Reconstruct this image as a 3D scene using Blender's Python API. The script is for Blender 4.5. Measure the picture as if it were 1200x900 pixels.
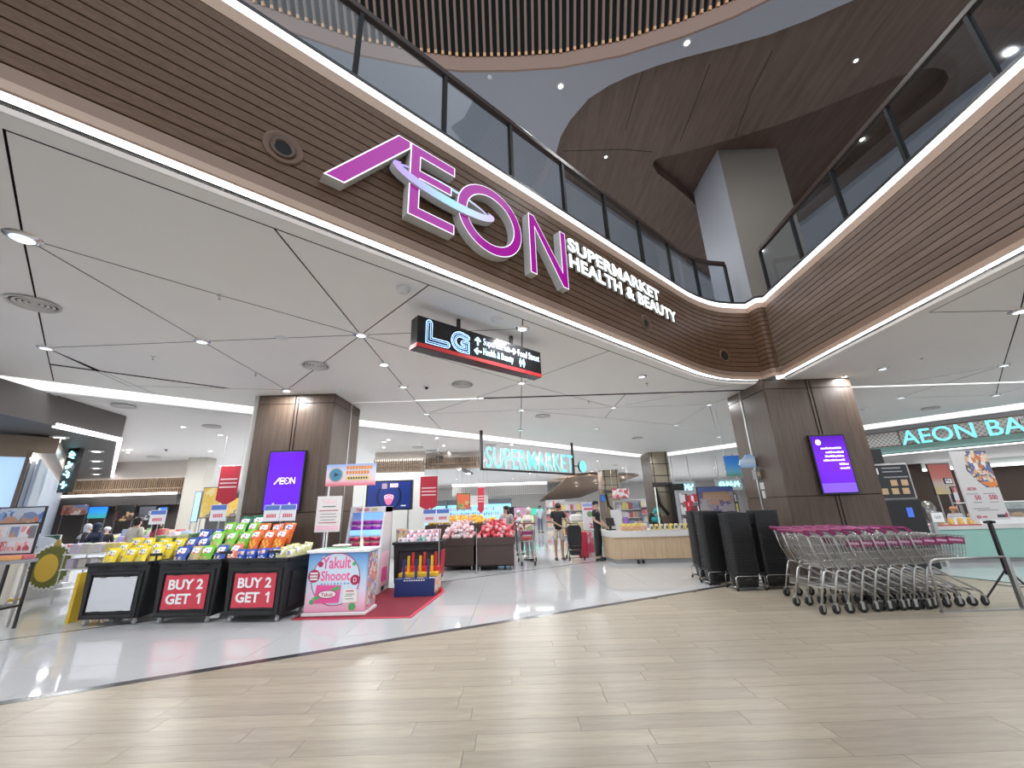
import bpy, bmesh, math, random
from mathutils import Vector, Matrix, geometry
from math import sin, cos, pi, radians, sqrt, atan2
RND = random.Random(11)
S = bpy.context.scene
for o in list(bpy.data.objects): bpy.data.objects.remove(o)
COL = S.collection

# ------------------------------------------------------------------ camera
H, F = 1.5, 470.0                       # eye height, focal length in pixels of a 1200 px wide frame
PITCH, ROLL, YAW = radians(17.235), radians(-1.852), radians(0.353)
fw0 = Vector((sin(YAW), cos(YAW), 0)); rt0 = Vector((cos(YAW), -sin(YAW), 0)); up0 = Vector((0, 0, 1))
FW = fw0*cos(PITCH) + up0*sin(PITCH); UP_ = up0*cos(PITCH) - fw0*sin(PITCH)
RT = rt0*cos(ROLL) + UP_*sin(ROLL); UP = UP_*cos(ROLL) - rt0*sin(ROLL)
EYE = Vector((0, 0, H))
cd = bpy.data.cameras.new('camera'); cam = bpy.data.objects.new('camera', cd); COL.objects.link(cam)
cd.sensor_fit = 'HORIZONTAL'; cd.sensor_width = 36; cd.lens = 36*F/1200; cd.clip_start = .05; cd.clip_end = 300
M = Matrix((RT, UP, -FW)).transposed().to_4x4(); M.translation = EYE; cam.matrix_world = M
S.camera = cam
S.view_settings.view_transform = 'Standard'; S.view_settings.look = 'None'
S.view_settings.exposure = 0.5; S.view_settings.gamma = 1.0
S.view_settings.use_curve_mapping = False
# ------------------------------------------------------------------ world: soft light from the rest of the mall
W = bpy.data.worlds.new('mall'); S.world = W; W.use_nodes = True
W.node_tree.nodes['Background'].inputs[0].default_value = (.86, .92, 1, 1)
W.node_tree.nodes['Background'].inputs[1].default_value = .85

def ray(px, py): return (RT*(px-600) - UP*(py-450) + FW*F).normalized()
def G(px, py, z=0.):                    # the point of the horizontal plane z seen at a pixel
    d = ray(px, py); return EYE + d*((z-H)/d.z)
def P(px, py, Y):                       # the point of the frontal plane at distance Y seen at a pixel
    d = ray(px, py); return EYE + d*(Y/d.y)
def PL(px, py, p0, n):                  # the point of a plane seen at a pixel
    d = ray(px, py); return EYE + d*((p0-EYE).dot(n)/d.dot(n))
AZ = radians(49.25); U = Vector((sin(AZ), cos(AZ), 0)); N = Vector((-U.y, U.x, 0)); RU = pi/2-AZ   # direction of the sign wall
AR = radians(3.0); U2 = Vector((sin(AR), cos(AR), 0)); N2 = Vector((U2.y, -U2.x, 0))               # direction of the right wall
ZC = 3.88

# ------------------------------------------------------------------ materials
MATS = {}
def mat(name, col=(.8, .8, .8), rough=.5, metal=0., emit=0., ecol=None, var=0., vscale=8., bump=0., spec=.5, coat=0.):
    if name in MATS: return MATS[name]
    m = bpy.data.materials.new(name); m.use_nodes = True; nt = m.node_tree; b = nt.nodes['Principled BSDF']
    b.inputs['Base Color'].default_value = (*col, 1); b.inputs['Roughness'].default_value = rough
    b.inputs['Metallic'].default_value = metal; b.inputs['Specular IOR Level'].default_value = spec
    b.inputs['Coat Weight'].default_value = coat
    if emit:
        b.inputs['Emission Color'].default_value = (*(ecol or col), 1); b.inputs['Emission Strength'].default_value = emit
    if var or bump:
        tc = nt.nodes.new('ShaderNodeTexCoord'); nz = nt.nodes.new('ShaderNodeTexNoise')
        nz.inputs['Scale'].default_value = vscale; nz.inputs['Detail'].default_value = 3
        nt.links.new(tc.outputs['Object'], nz.inputs['Vector'])
        if var:
            mx = nt.nodes.new('ShaderNodeMix'); mx.data_type = 'RGBA'
            mx.inputs[6].default_value = (*[c*(1-var) for c in col], 1); mx.inputs[7].default_value = (*[min(1, c*(1+var)) for c in col], 1)
            nt.links.new(nz.outputs['Fac'], mx.inputs[0]); nt.links.new(mx.outputs[2], b.inputs['Base Color'])
        if bump:
            bp = nt.nodes.new('ShaderNodeBump'); bp.inputs['Strength'].default_value = bump; bp.inputs['Distance'].default_value = .01
            nt.links.new(nz.outputs['Fac'], bp.inputs['Height']); nt.links.new(bp.outputs['Normal'], b.inputs['Normal'])
    MATS[name] = m; return m
def wood(name, c1, c2, scale=(1, 14, 14), rough=.45, tone=0.12, spec=.5):
    """wood grain streaked along the axis with the small scale, plus a slow change of tone and one per object"""
    if name in MATS: return MATS[name]
    m = bpy.data.materials.new(name); m.use_nodes = True; nt = m.node_tree; b = nt.nodes['Principled BSDF']
    tc = nt.nodes.new('ShaderNodeTexCoord'); mp = nt.nodes.new('ShaderNodeMapping'); mp.inputs['Scale'].default_value = scale
    nz = nt.nodes.new('ShaderNodeTexNoise'); nz.inputs['Scale'].default_value = 2.2; nz.inputs['Detail'].default_value = 6; nz.inputs['Roughness'].default_value = .65
    mx = nt.nodes.new('ShaderNodeMix'); mx.data_type = 'RGBA'; mx.inputs[6].default_value = (*c1, 1); mx.inputs[7].default_value = (*c2, 1)
    rp = nt.nodes.new('ShaderNodeValToRGB'); rp.color_ramp.elements[0].position = .3; rp.color_ramp.elements[1].position = .72
    oi = nt.nodes.new('ShaderNodeObjectInfo'); mr = nt.nodes.new('ShaderNodeMapRange')
    mr.inputs[3].default_value = 1-tone; mr.inputs[4].default_value = 1+tone
    sc = nt.nodes.new('ShaderNodeMix'); sc.data_type = 'RGBA'; sc.blend_type = 'MULTIPLY'; sc.inputs[0].default_value = 1
    L = nt.links.new
    L(tc.outputs['Object'], mp.inputs[0]); L(mp.outputs[0], nz.inputs['Vector']); L(nz.outputs['Fac'], rp.inputs[0]); L(rp.outputs[0], mx.inputs[0])
    L(oi.outputs['Random'], mr.inputs[0]); L(mx.outputs[2], sc.inputs[6]); L(mr.outputs[0], sc.inputs[7]); L(sc.outputs[2], b.inputs['Base Color'])
    b.inputs['Roughness'].default_value = rough; b.inputs['Specular IOR Level'].default_value = spec
    MATS[name] = m; return m
def photo(name, cols, scale=9., rough=.35, emit=0.):
    """a printed picture too small to read: soft patches of the given colours"""
    if name in MATS: return MATS[name]
    m = bpy.data.materials.new(name); m.use_nodes = True; nt = m.node_tree; b = nt.nodes['Principled BSDF']
    tc = nt.nodes.new('ShaderNodeTexCoord'); v = nt.nodes.new('ShaderNodeTexVoronoi'); v.inputs['Scale'].default_value = scale
    sp = nt.nodes.new('ShaderNodeSeparateColor'); rp = nt.nodes.new('ShaderNodeValToRGB'); rp.color_ramp.interpolation = 'CONSTANT'
    e = rp.color_ramp.elements; e[0].color = (*cols[0], 1); e[1].position = 1/len(cols); e[1].color = (*cols[1], 1)
    for i, c in enumerate(cols[2:], 2): x = e.new(i/len(cols)); x.color = (*c, 1)
    L = nt.links.new
    nz = nt.nodes.new('ShaderNodeTexNoise'); nz.inputs['Scale'].default_value = scale*1.6; nz.inputs['Detail'].default_value = 3
    ma = nt.nodes.new('ShaderNodeVectorMath'); ma.operation = 'MULTIPLY_ADD'; ma.inputs[1].default_value = (.55/scale*3,)*3
    L(tc.outputs['Object'], nz.inputs['Vector']); L(nz.outputs['Color'], ma.inputs[0]); L(tc.outputs['Object'], ma.inputs[2])
    L(ma.outputs[0], v.inputs['Vector']); L(v.outputs['Color'], sp.inputs[0]); L(sp.outputs[0], rp.inputs[0]); L(rp.outputs[0], b.inputs['Base Color'])
    b.inputs['Roughness'].default_value = rough
    if emit: L(rp.outputs[0], b.inputs['Emission Color']); b.inputs['Emission Strength'].default_value = emit
    MATS[name] = m; return m
def gradient(name, stops, axis=2, lo=0., hi=1., rough=.35, emit=0.):
    """a print that fades through colours along one axis of its object (axis 0 x, 1 y, 2 z)"""
    if name in MATS: return MATS[name]
    m = bpy.data.materials.new(name); m.use_nodes = True; nt = m.node_tree; b = nt.nodes['Principled BSDF']
    tc = nt.nodes.new('ShaderNodeTexCoord'); sx = nt.nodes.new('ShaderNodeSeparateXYZ'); mr = nt.nodes.new('ShaderNodeMapRange')
    mr.inputs[1].default_value = lo; mr.inputs[2].default_value = hi
    rp = nt.nodes.new('ShaderNodeValToRGB'); e = rp.color_ramp.elements
    e[0].position = stops[0][0]; e[0].color = (*stops[0][1], 1); e[1].position = stops[-1][0]; e[1].color = (*stops[-1][1], 1)
    for p, c in stops[1:-1]: x = e.new(p); x.color = (*c, 1)
    L = nt.links.new
    L(tc.outputs['Object'], sx.inputs[0]); L(sx.outputs[axis], mr.inputs[0]); L(mr.outputs[0], rp.inputs[0]); L(rp.outputs[0], b.inputs['Base Color'])
    b.inputs['Roughness'].default_value = rough
    if emit: L(rp.outputs[0], b.inputs['Emission Color']); b.inputs['Emission Strength'].default_value = emit
    MATS[name] = m; return m
def glass(name, tint=(.9, .95, 1), clear=.9):
    if name in MATS: return MATS[name]
    m = bpy.data.materials.new(name); m.use_nodes = True; nt = m.node_tree; nt.nodes.remove(nt.nodes['Principled BSDF'])
    t = nt.nodes.new('ShaderNodeBsdfTransparent'); t.inputs[0].default_value = (*tint, 1)
    g = nt.nodes.new('ShaderNodeBsdfGlossy'); g.inputs['Roughness'].default_value = .03
    fr = nt.nodes.new('ShaderNodeLayerWeight'); fr.inputs[0].default_value = .5
    mr = nt.nodes.new('ShaderNodeMapRange'); mr.inputs[1].default_value = 0; mr.inputs[2].default_value = 1; mr.inputs[3].default_value = 1-clear; mr.inputs[4].default_value = .6
    mx = nt.nodes.new('ShaderNodeMixShader'); L = nt.links.new
    pw = nt.nodes.new('ShaderNodeMath'); pw.operation = 'POWER'; pw.inputs[1].default_value = 3
    L(fr.outputs['Facing'], pw.inputs[0]); L(pw.outputs[0], mr.inputs[0]); L(mr.outputs[0], mx.inputs[0]); L(t.outputs[0], mx.inputs[1]); L(g.outputs[0], mx.inputs[2])
    L(mx.outputs[0], nt.nodes['Material Output'].inputs[0]); MATS[name] = m; return m

# ------------------------------------------------------------------ mesh builder
class MB:
    def __init__(s): s.v = []; s.f = []; s.m = []; s.M = Matrix()
    def add(s, vs, fs, m=0):
        n = len(s.v); s.v += [tuple(s.M @ Vector(v)) for v in vs]
        s.f += [[i+n for i in f] for f in fs]; s.m += [m]*len(fs); return s
    def box(s, c, d, m=0, rz=0., rx=0., ry=0., top=(1, 1)):
        q = Matrix.Rotation(rz, 3, 'Z') @ Matrix.Rotation(ry, 3, 'Y') @ Matrix.Rotation(rx, 3, 'X'); c = Vector(c); vs = []
        for z in (-.5, .5):
            k = top if z > 0 else (1, 1)
            for x, y in ((-.5, -.5), (.5, -.5), (.5, .5), (-.5, .5)): vs.append(c + q @ Vector((x*d[0]*k[0], y*d[1]*k[1], z*d[2])))
        return s.add(vs, [(3, 2, 1, 0), (4, 5, 6, 7), (0, 1, 5, 4), (1, 2, 6, 5), (2, 3, 7, 6), (3, 0, 4, 7)], m)
    def bb(s, a, b, m=0):               # box between two corners
        return s.box([(x+y)/2 for x, y in zip(a, b)], [abs(y-x) for x, y in zip(a, b)], m)
    def prism(s, pts, z0, z1, m=0, mt=None):   # outline in xy, extruded in z
        n = len(pts)
        a = sum(pts[i][0]*pts[(i+1) % n][1]-pts[(i+1) % n][0]*pts[i][1] for i in range(n))
        if a < 0: pts = pts[::-1]
        vs = [(x, y, z0) for x, y in pts] + [(x, y, z1) for x, y in pts]
        s.add(vs, [tuple(range(n))[::-1]] + [(i, (i+1) % n, n+(i+1) % n, n+i) for i in range(n)], m)
        return s.add([(x, y, z1) for x, y in pts], [tuple(range(n))], m if mt is None else mt)
    def vprism(s, pts, h0, h1, m=0, mt=None):  # outline in xz, extruded towards -y
        k = s.M; s.M = k @ Matrix.Rotation(pi/2, 4, 'X'); s.prism(pts, h0, h1, m, mt); s.M = k; return s
    def vring(s, c, ro, ri, h0, h1, m=0, mt=None, n=48, a0=0., a1=2*pi, tilt=0.):
        """an upright ring in xz; radii are (x, z) pairs or functions of the angle"""
        f = lambda r, a: r(a) if callable(r) else (r[0]*cos(a), r[1]*sin(a))
        full = abs(a1-a0-2*pi) < 1e-6; k = n if full else n+1; vs = []
        for i in range(k):
            a = a0+(a1-a0)*i/n
            for r in (ro, ri):
                x, z = f(r, a); x, z = x*cos(tilt)-z*sin(tilt), x*sin(tilt)+z*cos(tilt)
                vs += [(c[0]+x, -h0, c[1]+z), (c[0]+x, -h1, c[1]+z)]
        fs = []; ms = []
        for i in range(n if full else n):
            A = i*4; B = ((i+1) % k)*4
            fs += [(A, B, B+1, A+1), (B+2, A+2, A+3, B+3), (A+2, B+2, B, A)]; s.add([], [], m)
            ms += [(A+1, B+1, B+3, A+3)]
        n0 = len(s.v); s.add(vs, fs, m); s.f += [[q+n0 for q in f_] for f_ in ms]; s.m += [m if mt is None else mt]*len(ms)
        return s
    def tube(s, pts, r, n=6, m=0, closed=False, cap=True):
        pts = [Vector(p) for p in pts]; k = len(pts); rings = []; t0 = None
        rr = r if isinstance(r, (list, tuple)) else [r]*k
        for i, p in enumerate(pts):
            if closed: t = (pts[(i+1) % k]-p).normalized() + (p-pts[i-1]).normalized()
            else: t = ((pts[i+1]-p).normalized() if i < k-1 else Vector()) + ((p-pts[i-1]).normalized() if i else Vector())
            t = t.normalized() if t.length > 1e-6 else Vector((0, 0, 1))
            if t0 is None:
                a = t.orthogonal().normalized()
            else:
                a = a - t*a.dot(t); a = a.normalized() if a.length > 1e-6 else t.orthogonal().normalized()
            t0 = t; b = t.cross(a)
            rings.append([p + (a*cos(2*pi*j/n) + b*sin(2*pi*j/n))*rr[i] for j in range(n)])
        vs = [q for g in rings for q in g]; fs = []
        for i in range(k if closed else k-1):
            A = i*n; B = ((i+1) % k)*n
            fs += [(A+j, A+(j+1) % n, B+(j+1) % n, B+j) for j in range(n)]
        if cap and not closed: fs += [tuple(range(n))[::-1], tuple((k-1)*n+j for j in range(n))]
        return s.add(vs, fs, m)
    def cyl(s, a, b, r, n=12, m=0): return s.tube([a, b], r, n, m)
    def lathe(s, prof, n=16, m=0, c=(0, 0, 0), caps=True):
        vs = []; k = len(prof)
        for r, z in prof: vs += [(c[0]+r*cos(2*pi*j/n), c[1]+r*sin(2*pi*j/n), c[2]+z) for j in range(n)]
        fs = [(i*n+j, i*n+(j+1) % n, (i+1)*n+(j+1) % n, (i+1)*n+j) for i in range(k-1) for j in range(n)]
        if caps: fs += [tuple(range(n))[::-1], tuple((k-1)*n+j for j in range(n))]
        return s.add(vs, fs, m)
    def ell(s, c, r, nu=10, nv=7, m=0):
        vs = [(c[0], c[1], c[2]-r[2])]
        for i in range(1, nv):
            t = -pi/2+pi*i/nv
            vs += [(c[0]+r[0]*cos(t)*cos(2*pi*j/nu), c[1]+r[1]*cos(t)*sin(2*pi*j/nu), c[2]+r[2]*sin(t)) for j in range(nu)]
        vs.append((c[0], c[1], c[2]+r[2])); L = len(vs)-1
        fs = [(0, 1+(j+1) % nu, 1+j) for j in range(nu)] + [(L, 1+(nv-2)*nu+j, 1+(nv-2)*nu+(j+1) % nu) for j in range(nu)]
        fs += [(1+i*nu+j, 1+i*nu+(j+1) % nu, 1+(i+1)*nu+(j+1) % nu, 1+(i+1)*nu+j) for i in range(nv-2) for j in range(nu)]
        return s.add(vs, fs, m)
    def mesh(s, name, mats, smooth=False):
        me = bpy.data.meshes.new(name); me.from_pydata(s.v, [], s.f)
        for m in (mats if isinstance(mats, (list, tuple)) else [mats]): me.materials.append(m)
        me.polygons.foreach_set('material_index', s.m)
        if smooth: me.polygons.foreach_set('use_smooth', [True]*len(s.f))
        me.update(); return me
    def build(s, name, mats, parent=None, loc=None, rz=None, smooth=False, bevel=0., seg=2):
        return link(name, s.mesh(name, mats, smooth), parent, loc, rz, bevel, seg)
def link(name, me, parent=None, loc=None, rz=None, bevel=0., seg=2):
    o = bpy.data.objects.new(name, me); COL.objects.link(o)
    if parent: o.parent = parent
    if loc is not None: o.location = loc
    if rz is not None: o.rotation_euler = (0, 0, rz)
    if bevel:
        b = o.modifiers.new('bevel', 'BEVEL'); b.width = bevel; b.segments = seg; b.limit_method = 'ANGLE'; b.angle_limit = radians(40); b.harden_normals = False
    return o
def tag(o, label=None, cat=None, group=None, kind=None):
    for k, v in (('label', label), ('category', cat), ('group', group), ('kind', kind)):
        if v: o[k] = v
    return o
def thing(name, label, cat, loc=(0, 0, 0), rz=0., group=None):
    o = bpy.data.objects.new(name, None); COL.objects.link(o); o.location = loc; o.rotation_euler = (0, 0, rz); o.empty_display_size = .1
    return tag(o, label, cat, group)
def struct(o): o['kind'] = 'structure'; return o
def copy_tree(o, loc=None, rz=None, label=None, parent=None):
    c = o.copy(); COL.objects.link(c)
    if parent: c.parent = parent
    if loc is not None: c.location = loc
    if rz is not None: c.rotation_euler = (0, 0, rz)
    if label: c['label'] = label
    for k in KIDS(o): copy_tree(k, parent=c)
    return c
_kids = {}
def KIDS(o):
    if o.name not in _kids: _kids[o.name] = list(o.children)
    return _kids[o.name]
ONES = ('first', 'second', 'third', 'fourth', 'fifth', 'sixth', 'seventh', 'eighth', 'ninth', 'tenth', 'eleventh', 'twelfth', 'thirteenth', 'fourteenth', 'fifteenth', 'sixteenth', 'seventeenth', 'eighteenth', 'nineteenth', 'twentieth')
def nth(i): return ONES[i] if i < 20 else ('twenty-'+ONES[i-20] if i < 29 else ('thirtieth' if i == 29 else 'thirty-'+ONES[i-30]))
def text(body, size, parent, mats, loc, rz=0., depth=.004, bold=.0, sx=1., align='CENTER', name='lettering', rx=pi/2, shear=0., ry=0., spacing=1., fit=None, side=None):
    """letters standing upright, reading along local x, facing local -y"""
    cu = bpy.data.curves.new(name, 'FONT'); cu.body = body; cu.size = size; cu.extrude = depth; cu.offset = bold*size; cu.align_x = align; cu.align_y = 'CENTER'
    cu.resolution_u = 3; cu.shear = shear; cu.space_character = spacing; cu.space_line = .95
    t = bpy.data.objects.new('t', cu); COL.objects.link(t); dg = bpy.context.evaluated_depsgraph_get()
    me = bpy.data.meshes.new_from_object(t.evaluated_get(dg)); bpy.data.objects.remove(t)
    me.materials.clear(); me.materials.append(mats)
    me.transform(Matrix.Rotation(rx, 4, 'X') @ Matrix.Diagonal((sx, 1, 1, 1)))
    if fit:                             # stretched to the width and height it has in the place, from its lower left corner
        xs = [v.co.x for v in me.vertices]; zs = [v.co.z for v in me.vertices]; x0, z0 = min(xs), min(zs); kx, kz = fit[0]/(max(xs)-x0), fit[1]/(max(zs)-z0)
        for v in me.vertices: v.co.x = (v.co.x-x0)*kx; v.co.z = (v.co.z-z0)*kz
    if side:
        me.materials.append(side)
        for p in me.polygons: p.material_index = 0 if p.normal.y < -.5 else 1
    o = link(name, me, parent, loc); o.rotation_euler = (0, ry, rz); return o
def lamp(kind, loc, power, col=(.97, .985, 1), size=.2, rot=None, name='lamp_light', parent=None, spread=None, sy=None):
    l = bpy.data.lights.new(name, kind); l.energy = power; l.color = col
    if kind == 'AREA':
        l.size = size; l.shape = 'DISK'
        if sy: l.shape = 'RECTANGLE'; l.size_y = sy
        if spread: l.spread = spread
    else: l.shadow_soft_size = size
    o = bpy.data.objects.new(name, l); COL.objects.link(o); o.location = loc
    if rot: o.rotation_euler = rot
    if parent: o.parent = parent
    return o
# ================================================================== materials of the building
WHITE = mat('white_paint', (.80, .79, .77), .55)
CEILW = mat('ceiling_white', (.86, .85, .82), .6, var=.03, vscale=1.5)
SHOPW = mat('shop_ceiling_white', (.82, .81, .80), .6)
DARKGAP = mat('dark_gap', (.012, .011, .010), .8)
BOARD = wood('fascia_wood', (.108, .057, .031), (.172, .098, .058), (.55, 9, 22), .42, .10, .35)  # hue warmed to hold the warm light on the boards
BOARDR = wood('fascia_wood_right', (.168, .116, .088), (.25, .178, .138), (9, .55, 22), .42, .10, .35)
TRIMW = mat('smooth_veneer', (.60, .43, .325), .32, var=.06, vscale=3)
TRIMD = mat('dark_veneer', (.33, .22, .16), .38, var=.06, vscale=3)
PILLW = wood('pillar_wood', (.068, .045, .033), (.118, .082, .061), (11, 11, .7), .38, .06, .4)
PLANKW = wood('floor_wood', (.285, .242, .18), (.39, .335, .258), (1.1, 9, 9), .34, .09, .35)
TILEW = mat('porcelain_tile', (.50, .505, .515), .04, var=.03, vscale=.7, spec=.5)
STRIP = mat('dark_stone_strip', (.035, .035, .04), .25, var=.3, vscale=30)
LEDW = mat('led_white', (1, 1, 1), .4, emit=1.7, ecol=(.98, .93, 1))
LEDC = mat('cove_light', (1, 1, 1), .4, emit=3.4, ecol=(.96, .98, 1))
LEDS = mat('led_soft', (1, 1, 1), .4, emit=2.2, ecol=(1, .98, .95))
BLACKM = mat('black_metal', (.016, .016, .017), .35)
BLACKP = mat('black_plastic', (.018, .018, .019), .42, spec=.4)
CHROME = mat('chrome', (.62, .62, .62), .22, 1.)
STEEL = mat('steel', (.46, .46, .45), .32, 1.)
RAILB = mat('handrail_brown', (.034, .018, .014), .42, spec=.3); POSTM = mat('rail_post', (.010, .010, .011), .6, spec=.25)
GLASS = glass('rail_glass', (.90, .93, .95), .985)
CLEAR = glass('clear_glass', (.96, .98, .98), .95)
GREYM = mat('grey_metal', (.35, .35, .36), .4, .6)

# ================================================================== small geometry helpers
def offset_path(pts, d):
    out = []; n = len(pts)
    for i in range(n):
        a = (pts[i]-pts[i-1]).normalized() if i else None; b = (pts[i+1]-pts[i]).normalized() if i < n-1 else None
        na = Vector((-a.y, a.x, 0)) if a else None; nb = Vector((-b.y, b.x, 0)) if b else None
        if na is None: q = nb*d
        elif nb is None: q = na*d
        else:
            m = (na+nb); m = m.normalized() if m.length > .2 else na; q = m*(d/max(.45, m.dot(na)))
        out.append(pts[i]+q)
    return out
def sweep(mb, path, prof, m=0, caps=True):
    """prof: closed outline of (offset to the left of the path, z)"""
    rows = [offset_path(path, d) for d, z in prof]; k = len(path); n = len(prof)
    vs = [(rows[j][i].x, rows[j][i].y, prof[j][1]) for i in range(k) for j in range(n)]
    fs = [(i*n+j, (i+1)*n+j, (i+1)*n+(j+1) % n, i*n+(j+1) % n) for i in range(k-1) for j in range(n)]
    if caps: fs += [tuple(range(n)), tuple((k-1)*n+j for j in range(n))[::-1]]
    return mb.add(vs, fs, m)
def rect(d0, d1, z0, z1): return [(d0, z0), (d0, z1), (d1, z1), (d1, z0)]
def inside(p, poly):
    c = False; n = len(poly)
    for i in range(n):
        a, b = poly[i], poly[i-1]
        if (a[1] > p[1]) != (b[1] > p[1]) and p[0] < (b[0]-a[0])*(p[1]-a[1])/(b[1]-a[1])+a[0]: c = not c
    return c
def holed(outer, holes):
    """triangles of a flat outline with holes"""
    vs = []; es = []
    for lp in [outer]+holes:
        n = len(vs); vs += [Vector((p[0], p[1])) for p in lp]; es += [(n+i, n+(i+1) % len(lp)) for i in range(len(lp))]
    r = geometry.delaunay_2d_cdt(vs, es, [], 0, 1e-5); V, Fc = r[0], r[2]; out = []
    for f in Fc:
        c = sum((V[i] for i in f), Vector((0, 0)))/len(f)
        if inside(c, outer) and not any(inside(c, h) for h in holes): out.append(f)
    return V, out
def flat(mb, outer, holes, z, th=.0, m=0):
    V, fs = holed(outer, holes); mb.add([(v.x, v.y, z) for v in V], [tuple(f)[::-1] for f in fs], m)
    if th:
        for lp in [outer]+holes:
            n = len(lp); mb.add([(p[0], p[1], z) for p in lp]+[(p[0], p[1], z+th) for p in lp], [(i, (i+1) % n, n+(i+1) % n, n+i) for i in range(n)], m)
    return mb
def clip(poly, a, b):                   # keep what lies to the right of the line a -> b
    out = []; n = len(poly)
    s = lambda p: (b[0]-a[0])*(p[1]-a[1])-(b[1]-a[1])*(p[0]-a[0])
    for i in range(n):
        p, q = poly[i], poly[(i+1) % n]; sp, sq = s(p), s(q)
        if sp <= 0: out.append(p)
        if (sp < 0 < sq) or (sq < 0 < sp): t = sp/(sp-sq); out.append((p[0]+(q[0]-p[0])*t, p[1]+(q[1]-p[1])*t))
    return out
def area(p): return sum(p[i][0]*p[(i+1) % len(p)][1]-p[(i+1) % len(p)][0]*p[i][1] for i in range(len(p)))/2

# ================================================================== floor: planks in the atrium, polished tiles in the shop
floor = struct(MB().bb((-42, -6, -.12), (42, 60, -.008)).build('floor', mat('grout', (.16, .15, .14), .8)))
W0, W1 = (-4.526, 4.154), (3.558, 8.045)                      # edge of the planks, left part
wd = Vector((W1[0]-W0[0], W1[1]-W0[1], 0)).normalized(); wn = Vector((-wd.y, wd.x, 0))
g1, g2 = G(1153, 680), G(1200, 685.5); wd2 = (g2-g1).normalized(); wn2 = Vector((-wd2.y, wd2.x, 0))
def sh(p, n, k): return (p[0]+n.x*k, p[1]+n.y*k)
A0, A1 = (W0[0]-wd.x*20, W0[1]-wd.y*20), (W1[0]+wd.x*20, W1[1]+wd.y*20)
B0, B1 = (g1.x-wd2.x*30, g1.y-wd2.y*30), (g1.x+wd2.x*30, g1.y+wd2.y*30)
cells = []
for j in range(40):
    y0 = 1.6+j*.2; xo = RND.choice((0, .4, .8))+RND.uniform(-.1, .1)
    for i in range(-8, 14):
        x0 = i*1.2+xo; q = [(x0+.0015, y0+.001), (x0+1.1985, y0+.001), (x0+1.1985, y0+.199), (x0+.0015, y0+.199)]
        c = clip(clip(q, A0, A1), B0, B1)
        if len(c) > 2 and abs(area(c)) > .004: cells.append((x0, y0, q, c))
def in_view(x, y, m=.12):
    v = Vector((x, y, 0))-EYE; d = v.dot(FW)
    if d < .3: return False
    return abs(v.dot(RT)/d) < 600/F+m and abs(v.dot(UP)/d) < 450/F+m
full_plank = MB().bb((-.5985, -.099, -.008), (.5985, .099, 0)).mesh('plank', PLANKW)
seen = sorted([c for c in cells if in_view(c[0]+.6, c[1]+.1, .45)], key=lambda c: hypot2(c) if False else (c[0]+.6)**2+c[1]**2)
rest = MB()
for k, (x0, y0, q, c) in enumerate(seen):
    if k < 290:
        if len(c) == 4 and abs(abs(area(c))-abs(area(q))) < 1e-6: link('plank', full_plank, floor, (x0+.6, y0+.1, RND.uniform(-.0006, 0)))
        else:
            cx = sum(p[0] for p in c)/len(c); cy = sum(p[1] for p in c)/len(c)
            MB().prism([(p[0]-cx, p[1]-cy) for p in c], -.008, 0).build('plank', PLANKW, floor, (cx, cy, 0))
    else: rest.prism(c, -.008, 0)
for x0, y0, q, c in cells:
    if not in_view(x0+.6, y0+.1, .45): rest.prism(c, -.008, 0)
tag(rest.build('plank_field', PLANKW, floor), kind='stuff')
T0, T1, T2, T3 = sh(A0, wn, .115), sh(A1, wn, .115), sh(B0, wn2, .115), sh(B1, wn2, .115)
tiles = []
TS = .8
for j in range(1, 66):
    for i in range(-38, 38):
        x0, y0 = i*TS+.15, j*TS-.5; q = [(x0+.002, y0+.002), (x0+TS-.002, y0+.002), (x0+TS-.002, y0+TS-.002), (x0+.002, y0+TS-.002)]
        c1 = clip(q, T1, T0); c2 = clip(clip(q, T0, T1), T3, T2) if len(clip(q, T0, T1)) > 2 else []
        for c in (c1, c2):
            if len(c) > 2 and abs(area(c)) > .002: tiles.append((x0, y0, q, c))
tiles = [t for t in tiles if in_view(t[0]+.4, t[1]+.4, .5) or t[1] < 12]
seen = sorted([t for t in tiles if in_view(t[0]+.4, t[1]+.4)], key=lambda t: (t[0]+.4)**2+(t[1]+.4)**2)
near = set(id(t) for t in seen[:295]); rest = MB()
full_tile = MB().bb((-.398, -.398, -.008), (.398, .398, 0)).mesh('tile', TILEW)
for t in tiles:
    x0, y0, q, c = t
    if id(t) in near:
        if len(c) == 4 and abs(abs(area(c))-abs(area(q))) < 1e-6: link('tile', full_tile, floor, (x0+.4, y0+.4, 0))
        else: MB().prism([(p[0]-x0, p[1]-y0) for p in c], -.008, 0).build('tile', TILEW, floor, (x0, y0, 0))
    else: rest.prism(c, -.008, 0)
tag(rest.build('tile_field', TILEW, floor), kind='stuff')
mb = MB(); a, b = Vector((*A0, 0)), Vector((*A1, 0))
apex_t = None
def isect(p, r, q, s): d = r.x*s.y-r.y*s.x; return ((q.x-p.x)*s.y-(q.y-p.y)*s.x)/d
ap = Vector((*W0, 0))+wd*isect(Vector((*W0, 0)), wd, g1, wd2)
sweep(mb, [a, ap, Vector((*B1, 0)) if (Vector((*B1, 0))-ap).dot(wd2) > 0 else Vector((*B0, 0))], rect(.004, .112, -.008, .0015))
mb.build('stone_strip', STRIP, floor)
fl = [G(*q) for q in ((0, 751), (702, 657.5))]; d = (fl[1]-fl[0]).normalized()
sweep(MB(), [fl[0]-d*8, fl[1]+d*12], rect(0, .05, -.006, .0012)).build('stone_strip', STRIP, floor)

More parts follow.
